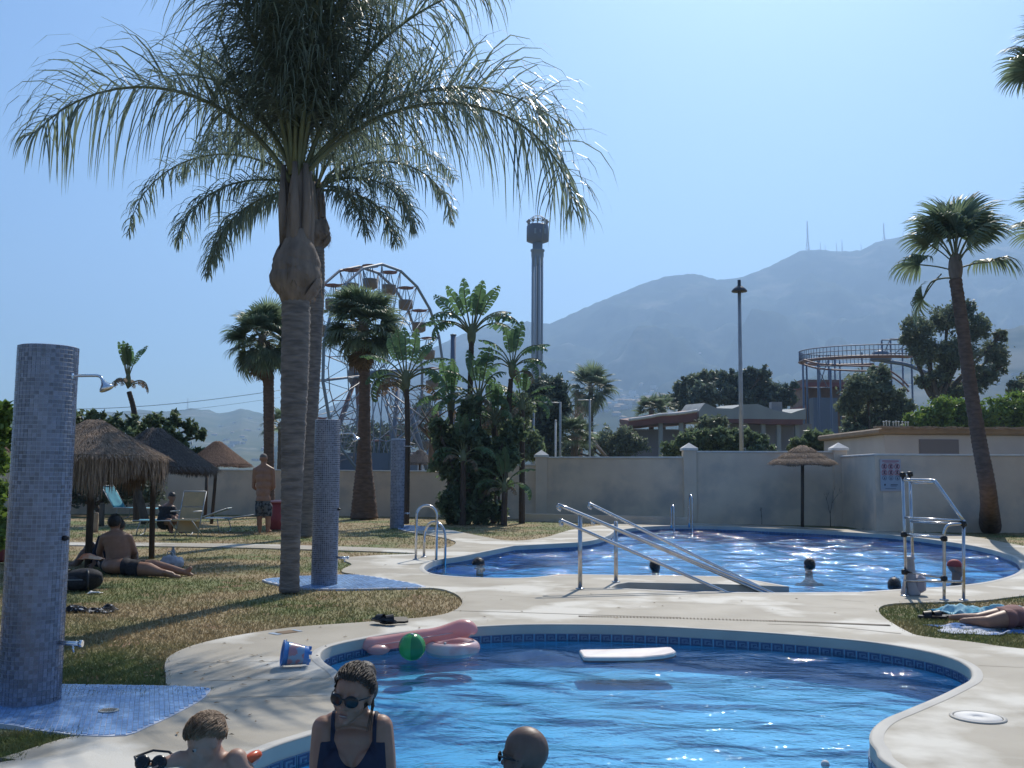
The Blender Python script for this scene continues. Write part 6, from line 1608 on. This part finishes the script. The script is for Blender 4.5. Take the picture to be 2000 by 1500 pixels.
# ---- swimmers
def swimmer(x, y, rpx, label, yaw, hairm, mt=m_sk3, s=1.0, shoulders=True, up=0, capm=None, torso=0, behind=0):
    w = G(x, y, WATER_Z); Y = w.y; c0 = V3((0, 0, .085 * s + up))
    mb = MB(); M3, c = head(mb, c0, s, yaw, -6 if not torso else 0); chain(mb, [c + V3((0, 0, -.06)), c + V3((0, .0, -.24))], [.055 * s, .07 * s])
    mb.ell(c + V3((0, 0, -.33 * s)), (.20 * s, .11 * s, .09 * s), 16, 10)
    mb.ell(c + V3((0, 0, -.36 * s)), (.16 * s, .11 * s, .16 * s), 16, 10)
    for sg in (-1, 1):
        sh = c + V3((sg * .18 * s, 0, -.32 * s)); e = sh + V3((sg * .14, -.05, -.12)); wr = e + V3((sg * .05, -.16, .02)); chain(mb, [sh, e, wr], [.052 * s, .04 * s, .028 * s]); hand(mb, wr, (sg * .2, -1, 0), (0, 0, 1), s, .2, sg)
    o, me = person(label, w, mb, mt, .011, 4)
    if capm:
        hair_shell(o, M3, c, 1.06 * s, capm, lambda p: p.z > .035, name='swim_cap', strands=0)
        MB().add([c + M3 @ V3((a * .065 * s, (-.085 - .06 * (1 - a * a)) * s, .045 * s)) for a in (-1, -.5, 0, .5, 1)] + [c + M3 @ V3((a * .075 * s, -.03 * s, .05 * s)) for a in (-1, -.5, 0, .5, 1)], [(i, i + 1, 6 + i, 5 + i) for i in range(4)]).build('cap_peak', capm, o)
    if hairm: hair_shell(o, M3, c, 1.05 * s, hairm, lambda p: p.z > .035 - .9 * max(0, p.y + .02) and p.z > -.08, strands=120)
    return o
swimmer(1280, 1111, 10, 'dark haired swimmer whose head shows between the handrails in the far pool', 150, m_hairk, up=-.06)
swimmer(1580, 1109, 10, 'dark haired swimmer in the open middle of the far pool', 200, m_hairk, up=-.055)
swimmer(1747, 1153, 10, 'dark haired bather leaning at the near edge, left of the access frame', 160, m_hairk, up=-.04)
swimmer(937, 1103, 6, 'dark head of a swimmer at the left end of the far pool', 90, m_hairk, up=-.10)
swimmer(1868, 1141, 10, 'bather in a red cap behind the access frame in the far pool', 60, None, m_sk2, 1.0, up=.13, capm=mat('cap_red', (.35, .05, .04), rough=.6), torso=1)
# ---- sunbather at the right, lying face down
def sunbather():
    b = G(1950, 1229); q = lambda x, y, yo=0, h=0: G(x, y) + V3((0, yo, h)) - b
    mb = MB()
    for dy, k in ((0, 0), (.22, 1)):
        chain(mb, [q(1886, 1224, dy + .02, .05), q(1905, 1226, dy, .06), q(1930, 1229, dy * .8, .065), q(1975, 1230, dy * .6 + .05, .09)], [.028, .038, .055, .085]); chain(mb, [q(1886, 1224, dy + .02, .05), q(1878, 1222, dy, .04)], [.03, .024])
        mb.ell(q(1980 + k * 3, 1229, .12 + dy * .5, .08), (.11, .09, .085))
    for x, h, r in ((2000, .10, .14), (2030, .09, .14), (2060, .10, .15), (2085, .10, .16)): mb.ell(q(x, 1230, .16, h), (.14, r + .02, .095))
    M3, c = head(mb, q(2125, 1230, .16, .10), 1, 90, -60); chain(mb, [c, q(2095, 1230, .16, .10)], [.05, .06])
    for sg in (-1, 1): chain(mb, [q(2090, 1230, .16 + sg * .18, .1), q(2110, 1230, .16 + sg * .32, .04), q(2135, 1230, .16 + sg * .2, .04)], [.05, .04, .03]); hand(mb, q(2135, 1230, .16 + sg * .2, .04), (1, -sg * .3, 0), (0, 0, 1), 1, .2, sg)
    o, me = person('sunbather lying on the grass at the right edge with bare legs toward the left', b, mb, m_sk2, .012, 5)
    garment(me, lambda p: min(p.x - q(1968, 1230).x, q(2008, 1230).x - p.x), .006, 'swim_bottoms', mat('coral_fabric', (.22, .10, .09), rough=.8), o)
    hair_shell(o, M3, c, 1.05, m_hairk, lambda p: p.y > -.02, strands=30)
sunbather()
# ================================================================ small things
WZ = lambda x, y: G(x, y, WATER_Z)
m_pink = mat('pink_vinyl', (.74, .42, .38), (.70, .36, .33), 3, rough=.25, spec=.6, transl=.25, bump=.15, bscale=14)
m_pinkw = mat('pale_vinyl', (.76, .62, .60), (.72, .46, .44), 7, rough=.25, spec=.6, transl=.2, lo=.45, hi=.6)
# beach ball
c = P(805, 1247, 8.0); r = px2m(26, 8.0); c.z = WATER_Z + r - .012; o = empty('beach_ball', c, 'shiny green beach ball floating against the pink float', 'beach ball')
m_g1 = mat('ball_green_dark', (.03, .22, .09), rough=.15, spec=.7, transl=.3); m_g2 = mat('ball_green_light', (.10, .42, .14), rough=.15, spec=.7, transl=.35)
n = 12; m_ = 14
for k in range(6):
    mb = MB(); vs = []; fs = []
    for i in range(m_ + 1):
        a = -PI / 2 + PI * i / m_
        for j in range(5): w = 2 * PI * (k + j / 4) / 6; vs.append((r * math.cos(a) * math.cos(w), r * math.cos(a) * math.sin(w), r * math.sin(a)))
    for i in range(m_):
        for j in range(4): fs.append((i * 5 + j, i * 5 + j + 1, (i + 1) * 5 + j + 1, (i + 1) * 5 + j))
    mb.add(vs, fs, smooth=True).build('ball_panel', m_g1 if k % 2 else m_g2, o)
MB().lathe([(.012, r - .002), (.012, r + .003), (.005, r + .006)], n=10).build('valve', m_capw, o)
o.rotation_euler = (R(12), R(8), R(-60 + 30))
# long pink inflatable
b = WZ(820, 1275); q = lambda x, y, yo=0: P(x, y, b.y + yo) - b
o = empty('inflatable_flamingo', b, 'long pink inflatable with a raised rounded end floating behind the ball', 'inflatable')
mb = MB(); mb.tube(smooth_path([q(716, 1266, -.1), q(722, 1260, -.1), q(760, 1254, -.04), q(800, 1248, .0), q(850, 1240, .06), q(885, 1231, .1), q(905, 1227, .1), q(922, 1230, .1), q(929, 1237, .1)], 4), [.028, .05, .066, .066, .066, .062, .058, .058, .058, .058, .058, .058, .06, .062, .064, .06, .06, .06, .062, .065, .068, .07, .072, .074, .074, .072, .07, .065, .055, .045, .035, .025, .015], n=20)
mb.build('tube_body', m_pink, o)
MB().ell(q(738, 1268, -.12), (.10, .09, .045), 20, 12).build('tail', m_pink, o)
mb = MB(); mb.tube([q(724, 1262, -.17), q(800, 1250, -.07), q(885, 1236, .03)], .004, n=5); mb.build('weld_seam', m_pinkw, o)
# round swim ring
b = WZ(884, 1273); o = empty('swim_ring', b, 'pale pink patterned swimming ring floating right of the green ball', 'swim ring'); rr_ = px2m(52, b.y) - .055
MB().tube([(rr_ * math.cos(2 * PI * k / 40), rr_ * math.sin(2 * PI * k / 40), .035) for k in range(40)], .058, n=18, closed=True).build('ring_tube', m_pinkw, o)
MB().tube([(( rr_ + .0) * math.cos(2 * PI * k / 40), rr_ * math.sin(2 * PI * k / 40), .0955) for k in range(40)], .003, n=5, closed=True).build('weld_seam', m_pink, o)
MB().lathe([(.010, 0), (.010, .012), (.006, .016)], c=(-rr_ * .3, -rr_ * .95, .09), n=10).build('valve', m_capw, o)
# body board
b = WZ(1226, 1284); o = empty('body_board', b, 'white foam body board floating in the near pool', 'body board', rz=R(3)); L2 = px2m(178, b.y); mb = MB()
prof = [(-.5, .40), (-.49, .46), (-.44, .5), (-.2, .52), (.1, .52), (.35, .47), (.46, .38), (.5, .26)]; W_ = .34
for z0, z1, nm, mt in ((.006, .036, 'foam_core', mat('foam_white', (.74, .70, .66), (.66, .58, .54), 5, rough=.55)), (-.01, .006, 'slick_base', mat('slick_grey', (.20, .13, .13), rough=.4))):
    ou = [(x * L2, y * W_) for x, y in prof] + [(x * L2, -y * W_) for x, y in reversed(prof)]; n = len(ou); rk = lambda x: .03 * max(0, x / L2) ** 2 * 4
    i_ = .94 if z1 > .02 else 1
    vs = [(x, y, z0 + rk(x)) for x, y in ou] + [(x, y, z1 - .008 + rk(x)) for x, y in ou] + [(x * (i_ + .04 if i_ < 1 else 1), y * i_, z1 + rk(x)) for x, y in ou]
    MB().add(vs, [tuple(range(n - 1, -1, -1)), tuple(range(2 * n, 3 * n))] + [(k * n + i, k * n + (i + 1) % n, (k + 1) * n + (i + 1) % n, (k + 1) * n + i) for k in range(2) for i in range(n)]).build(nm, mt, o)
MB().lathe([(.012, .034), (.012, .042)], c=(L2 * .3, .04, 0), n=12).build('leash_plug', m_black, o)
# toy bucket on its side
b = G(577, 1303); o = empty('toy_bucket', b + V3((0, 0, .083)), 'blue toy bucket lying on its side on the deck', 'bucket'); s = 1
m_bk = mat('bucket_blue', (.06, .22, .55), rough=.3, spec=.6); m_bk2 = mat('bucket_print', (.24, .36, .50), (.42, .22, .25), 18, rough=.3, lo=.48, hi=.52)
o.rotation_euler = (R(4), R(-82), R(14)); o.location = b + V3((0, 0, .088))
MB().lathe([(.058, -.085), (.060, -.08), (.083, .085), (.090, .087), (.090, .095), (.080, .095), (.078, .08), (.057, -.075), (.01, -.075)], n=28, capt=False).build('bucket_shell', m_bk, o)
MB().lathe([(.0655, -.05), (.0815, .06)], n=28, capb=False, capt=False).build('printed_band', m_bk2, o)
mb = MB()
for k in range(6): a = 2 * PI * k / 6; mb.box((.052 * math.cos(a), .052 * math.sin(a), -.092), (.022, .022, .02))
mb.build('castle_studs', m_bk, o)
MB().tube([(.094 * math.cos(a), .094 * math.sin(a), .078 - .01 * math.sin(a)) for a in [PI * k / 12 for k in range(13)]], .003, n=6).build('handle', m_capw, o)
# flip flops
def flipflop(x, y, rz, label, flip=0, mt=m_black, z=0.0):
    b = G(x, y); o = empty('flip_flop', b + V3((0, 0, z)), label, 'sandal', None, rz=rz)
    ou = [(0, -.13), (.03, -.12), (.036, -.06), (.034, 0), (.046, .07), (.04, .12), (.012, .14), (-.02, .135), (-.04, .10), (-.042, .04), (-.032, -.03), (-.036, -.09), (-.025, -.125)]; n = len(ou)
    MB().add([(x_, y_, 0) for x_, y_ in ou] + [(x_ * .97, y_ * .97, .022) for x_, y_ in ou], [tuple(range(n - 1, -1, -1)), tuple(range(n, 2 * n))] + [(i, (i + 1) % n, n + (i + 1) % n, n + i) for i in range(n)]).build('sole', mt, o)
    vs = []; 
    for i in range(9):
        a = PI * i / 8; vs += [(-.044 * math.cos(a), .015, .02 + .05 * math.sin(a)), (-.042 * math.cos(a), .085, .02 + .04 * math.sin(a))]
    MB().add(vs, [(2 * i, 2 * i + 2, 2 * i + 3, 2 * i + 1) for i in range(8)]).build('strap', mt, o)
    if flip: o.rotation_euler = (0, R(flip), rz); o.location.z += .03
    return o
flipflop(750, 1221, R(60), 'black slider sandal standing left of its pair on the deck', 25)
flipflop(770, 1220, R(110), 'black slider sandal standing right of its pair on the deck', -30)
flipflop(1822, 1207, R(80), 'dark shoe lying on the right hand lawn, with a pale strap', 0); flipflop(1838, 1206, R(100), 'dark shoe lying on the right hand lawn, right one of the two', 0)
# crumpled cloths
def cloth(name, label, cat, x, y, w, d, h, mt, seed, rz=0, sc=5, parts=None, z=LAWN_Z):
    b = G(x, y); nx, ny = 40, 28; vs = []; rng = random.Random(seed)
    for j in range(ny + 1):
        for i in range(nx + 1):
            u, v_ = i / nx - .5, j / ny - .5; p = V3((u * w, v_ * d, 0)); k = V3((u * w * sc + seed, v_ * d * sc * 1.6, 0))
            e = min(1, (0.5 - abs(u)) * 8) * min(1, (.5 - abs(v_)) * 8)
            zz = h * (abs(noise.noise(k)) * 1.7 + .5 * abs(noise.noise(k * 2.3)) + .15 * noise.noise(k * 6)) * (.25 + .75 * e)
            off = V3((noise.noise(k * .6 + V3((9, 0, 0))), noise.noise(k * .6 + V3((0, 9, 0))), 0)) * .22 * min(w, d)
            vs.append((p.x + off.x, p.y + off.y, .012 + zz))
    fs = [(j * (nx + 1) + i, j * (nx + 1) + i + 1, (j + 1) * (nx + 1) + i + 1, (j + 1) * (nx + 1) + i) for j in range(ny) for i in range(nx)]
    o = MB().add(vs, fs, smooth=True).build(name, mt); o.location = b + V3((0, 0, z)); o.rotation_euler.z = rz; md = o.modifiers.new('thick', 'SOLIDIFY'); md.thickness = .006; return tag(o, label, cat)
m_towel = mat('towel_turquoise', (.10, .34, .45), (.38, .60, .66), 6, rough=.95, lo=.42, hi=.52, c3=(.02, .05, .12), scale3=5, lo3=.6, hi3=.66)
cloth('beach_towel', 'crumpled turquoise patterned towel on the right hand lawn', 'towel', 1928, 1196, .95, .42, .075, m_towel, 3)
cloth('beach_towel', 'blue and white towel under the sunbather at the right edge', 'towel', 1960, 1228, 1.15, .55, .02, mat('towel_white_blue', (.55, .56, .62), (.08, .18, .40), 3, rough=.95, lo=.48, hi=.55), 7)
m_chk = mat('black_white_print', (.010, .010, .012), (.50, .50, .50), 30, rough=.9, lo=.56, hi=.60)
cloth('dark_garment', 'crumpled black and white printed garment on the grass beside the nearest shower column', 'clothing', 175, 1192, .48, .22, .055, m_chk, 12)
cloth('dark_garment', 'small black garment heaped on the right hand lawn near the shoes', 'clothing', 1829, 1203, .20, .12, .05, m_blk, 15)
cloth('orange_towel', 'orange and white towel lying on top of the black backpack', 'towel', 176, 1124, .30, .16, .05, mat('towel_orange', (.62, .16, .05), (.68, .5, .36), 9, rough=.95), 16, z=.20)
cloth('white_garment', 'scrap of white cloth in front of the black backpack', 'clothing', 186, 1157, .14, .09, .04, m_capw, 17)
# black backpack
b = G(152, 1152); o = empty('backpack', b, 'black backpack slumped on the grass behind the nearest shower column', 'backpack')
mb = MB(); mb.ell((0, .1, .10), (.24, .18, .13), 20, 12); mb.ell((.05, .06, .15), (.20, .15, .09), 20, 12); me = body_mesh(mb, .02, 2); me.materials.append(m_blk); link('bag', me, o)
MB().ell((-.03, -.06, .08), (.15, .06, .08), 16, 10).build('front_pocket', m_blk, o)
for sx in (-1, 1): MB().tube(smooth_path([V3((sx * .10, .0, .22)), V3((sx * .16, -.12, .20)), V3((sx * .18, -.16, .06)), V3((sx * .15, -.08, .01))], 4), .014, n=6).build('strap', m_black, o)
MB().tube([(-.15, -.115, .12), (.10, -.118, .125)], .004, n=5).build('zip', m_galv, o)
# white carrier bag and water bottle
b = G(338, 1107); o = empty('carrier_bag', b, 'white carrier bag slumped on the grass under the umbrellas', 'bag'); mb = MB(); mb.ell((-.06, .05, .07), (.15, .10, .09), 16, 10); mb.ell((.05, 0, .06), (.11, .09, .08), 16, 10); me = body_mesh(mb, .012, 1)
for v_ in me.vertices: v_.co += v_.normal * .022 * noise.noise(v_.co * 18)
me.materials.append(mat('bag_plastic', (.62, .60, .64), rough=.4, transl=.3)); link('bag_body', me, o)
MB().tube(smooth_path([V3((-.10, 0, .14)), V3((-.07, -.02, .22)), V3((-.01, -.01, .20)), V3((.0, 0, .13))], 4), .007, n=5).build('bag_handle', m_capw, o)
b = G(335, 1101) + V3((0, .05, 0)); o = empty('water_bottle', b, 'clear plastic bottle standing beside the white carrier bag', 'bottle')
MB().lathe([(.034, 0), (.037, .01), (.035, .08), (.037, .15), (.036, .17), (.016, .215), (.014, .23)], n=18).build('bottle_body', mat('bottle_plastic', (.32, .36, .40), rough=.12, spec=.8, transl=.3), o); MB().lathe([(.016, .23), (.016, .25)], n=14).build('bottle_cap', m_bluep, o)
# loungers
def lounger(x, y, label, rz, mt, back=62, L_=1.25, s=1.0):
    b = G(x, y); o = empty('sun_lounger', b, label, 'sun lounger', 'folding sun loungers', rz=rz); w = .56; h = .30
    for sy in (-1, 1): MB().tube([(-L_ / 2, sy * w / 2, h), (L_ / 2, sy * w / 2, h)], .014, n=8).build('side_rail', m_galv, o)
    for sx in (-1, 1): MB().tube(smooth_path([V3((sx * L_ * .36, -w / 2, h)), V3((sx * L_ * .42, -w / 2, .01)), V3((sx * L_ * .42, w / 2, .01)), V3((sx * L_ * .36, w / 2, h))], 5), .012, n=8).build('leg', m_galv, o)
    vs = []; fs = []; n = 10
    for i in range(n + 1):
        for j in range(6): vs.append((-L_ / 2 + L_ * i / n, (-.5 + j / 5) * w * .96, h - .03 * math.sin(PI * j / 5)))
    fs = [(i * 6 + j, i * 6 + j + 1, (i + 1) * 6 + j + 1, (i + 1) * 6 + j) for i in range(n) for j in range(5)]; ms = MB().add(vs, fs, smooth=True).build('seat_fabric', mt, o); ms.modifiers.new('t', 'SOLIDIFY').thickness = .006
    ca, sa = math.cos(R(back)), math.sin(R(back)); H_ = .78
    for sy in (-1, 1): MB().tube([(L_ / 2, sy * w / 2, h), (L_ / 2 + H_ * ca, sy * w / 2, h + H_ * sa)], .014, n=8).build('back_rail', m_galv, o)
    MB().tube([(L_ / 2 + H_ * ca, -w / 2, h + H_ * sa), (L_ / 2 + H_ * ca, w / 2, h + H_ * sa)], .014, n=8).build('top_rail', m_galv, o)
    vs = [(L_ / 2 + H_ * ca * t + .03 * math.sin(PI * j / 5), (-.5 + j / 5) * w * .96, h + H_ * sa * t) for t in [k / 8 for k in range(9)] for j in range(6)]
    ms = MB().add(vs, [(i * 6 + j, i * 6 + j + 1, (i + 1) * 6 + j + 1, (i + 1) * 6 + j) for i in range(8) for j in range(5)], smooth=True).build('back_fabric', mt, o); ms.modifiers.new('t', 'SOLIDIFY').thickness = .006
    return o
m_turq = mat('lounger_turquoise', (.03, .20, .28), (.05, .28, .36), 6, rough=.8); m_crm = mat('lounger_cream', (.48, .36, .20), (.38, .30, .18), 5, rough=.85)
lounger(322, 1043, 'turquoise lounger with the man in the black T-shirt on it', R(5), m_turq, back=20)
lounger(398, 1037, 'turquoise lounger behind the cream folding chair', R(-8), m_turq, back=8)
lounger(268, 1012, 'turquoise folding lounger with raised back, left of the seated man', R(165), m_turq, back=55)
# cream folding chair seen from behind
b = G(368, 1050); o = empty('folding_chair', b, 'cream folding chair with a high back seen from behind on the grass', 'chair', rz=R(-100)); w = .50
for sy in (-1, 1):
    MB().tube([(.10, sy * w / 2, 0), (-.22, sy * w / 2, .95)], .014, n=8).build('back_rail', m_galv, o); MB().tube([(.34, sy * w / 2, .36), (-.14, sy * w / 2, .01)], .012, n=8).build('leg', m_galv, o); MB().tube([(-.06, sy * w / 2, .55), (.30, sy * w / 2, .55)], .014, n=8).build('armrest', m_capw, o)
MB().tube([(-.22, -w / 2, .95), (-.22, w / 2, .95)], .014, n=8).build('top_rail', m_galv, o)
for z0, z1 in ((.40, .62), (.65, .93)): MB().add([(.10 - .32 * z / .95, y_, z) for z in (z0, (z0 + z1) / 2, z1) for y_ in (-w / 2 + .01, w / 2 - .01)], [(0, 1, 3, 2), (2, 3, 5, 4)]).build('back_panel', m_crm, o)
MB().box((.12, 0, .37), (.40, w - .02, .03), bev=.01).build('seat', m_crm, o)
for z0, z1 in ((.12, .34),): MB().add([(.10 - .32 * z / .95, y_, z) for z in (z0, z1) for y_ in (-w / 2 + .01, w / 2 - .01)], [(0, 1, 3, 2)]).build('lower_panel', m_crm, o)
# red cool box / bin partly behind the trunk
b = G(541, 1034); o = empty('red_bin', b, 'red plastic bin on the grass beside the standing man', 'bin'); m_rb = mat('bin_red', (.30, .05, .05), (.24, .04, .04), 5, rough=.5)
h_ = P(541, 978, b.y).z; MB().lathe([(.19, 0), (.20, .02), (.24, h_ - .05)], n=24).build('bin_body', m_rb, o); MB().lathe([(.255, h_ - .05), (.26, h_ - .02), (.2, h_), (.05, h_ + .02)], n=24).build('lid', mat('bin_lid', (.42, .16, .14), rough=.5), o)
# stumps
m_st = mat('cut_wood', (.36, .27, .18), (.26, .19, .13), 8, rough=.9)
for x, yb, yt, r_, lab in ((198, 1026, 983, 5, 'taller weathered wooden stump on the grass at the left'), (186, 1038, 1001, 5, 'shorter yellowish wooden stump on the grass at the left')):
    b = G(x, yb); rr2 = px2m(r_, b.y); h_ = P(x, yt, b.y).z; o = empty('wooden_stump', b, lab, 'stump'); MB().lathe([(rr2 * 1.1, -.02), (rr2, .05), (rr2 * .95, h_ - .02), (rr2 * .9, h_ - .005)], n=14).build('bark_side', m_bark if yb < 1030 else m_st, o); MB().lathe([(rr2 * .9, h_ - .006), (rr2 * .4, h_)], n=14).build('cut_top', m_st, o)
# pale path scrap on the left lawn, and things half hidden behind the nearest column
b = G(6, 1100); o = empty('red_cool_box', b, 'reddish cool box at the left edge beyond the shower column', 'cool box'); MB().box((-.12, 0, .16), (.34, .28, .28), bev=.03).build('box_body', m_rb, o); MB().box((-.12, 0, .325), (.36, .30, .06), bev=.02).build('lid', m_capw, o); MB().tube([(-.28, -.16, .22), (-.28, -.17, .38), (.04, -.17, .38), (.04, -.16, .22)], .01, n=6).build('handle', m_capw, o)
# small float at the bottom edge and leaves drifting on the deck
b = G(1612, 1499, WATER_Z); o = empty('small_ball', b + V3((0, 0, .015)), 'tiny pale ball floating at the bottom edge of the near pool', 'ball'); MB().ell((0, 0, 0), .022, 16, 10).build('ball_shell', m_capw, o); MB().lathe([(.0222, -.002), (.0222, .002)], n=16, capb=False, capt=False).build('seam', m_pink, o)
rl = random.Random(14); mb = MB()
for k in range(420):
    if k < 230: p = G(rl.uniform(100, 900), rl.uniform(1085, 1340))
    elif k < 300: p = G(rl.uniform(900, 1700), rl.uniform(1150, 1215))
    else: p = G(rl.uniform(330, 700), rl.uniform(1240, 1480))
    if inside(p, deck_poly_fast) and (k % 3 or inside(p, poolA)): continue
    a = rl.uniform(0, 6.28); l = rl.uniform(.01, .03); d = V3((math.cos(a), math.sin(a), 0)) * l; s_ = V3((-math.sin(a), math.cos(a), 0)) * l * .3; z = .008 if inside(p, deck_poly_fast) else .004
    mb.add([p - d + V3((0, 0, z)), p + s_ + V3((0, 0, z + .006)), p + d + V3((0, 0, z)), p - s_ + V3((0, 0, z + .002))], [(0, 1, 2, 3)])
tag(mb.build('fallen_leaves', mat('dead_leaf', (.34, .24, .14), (.14, .09, .05), 4, rough=.9)), 'small fallen leaves and straw bits lying on grass and deck', 'leaves', kind='stuff')
# puddles of light wear stay in the deck material
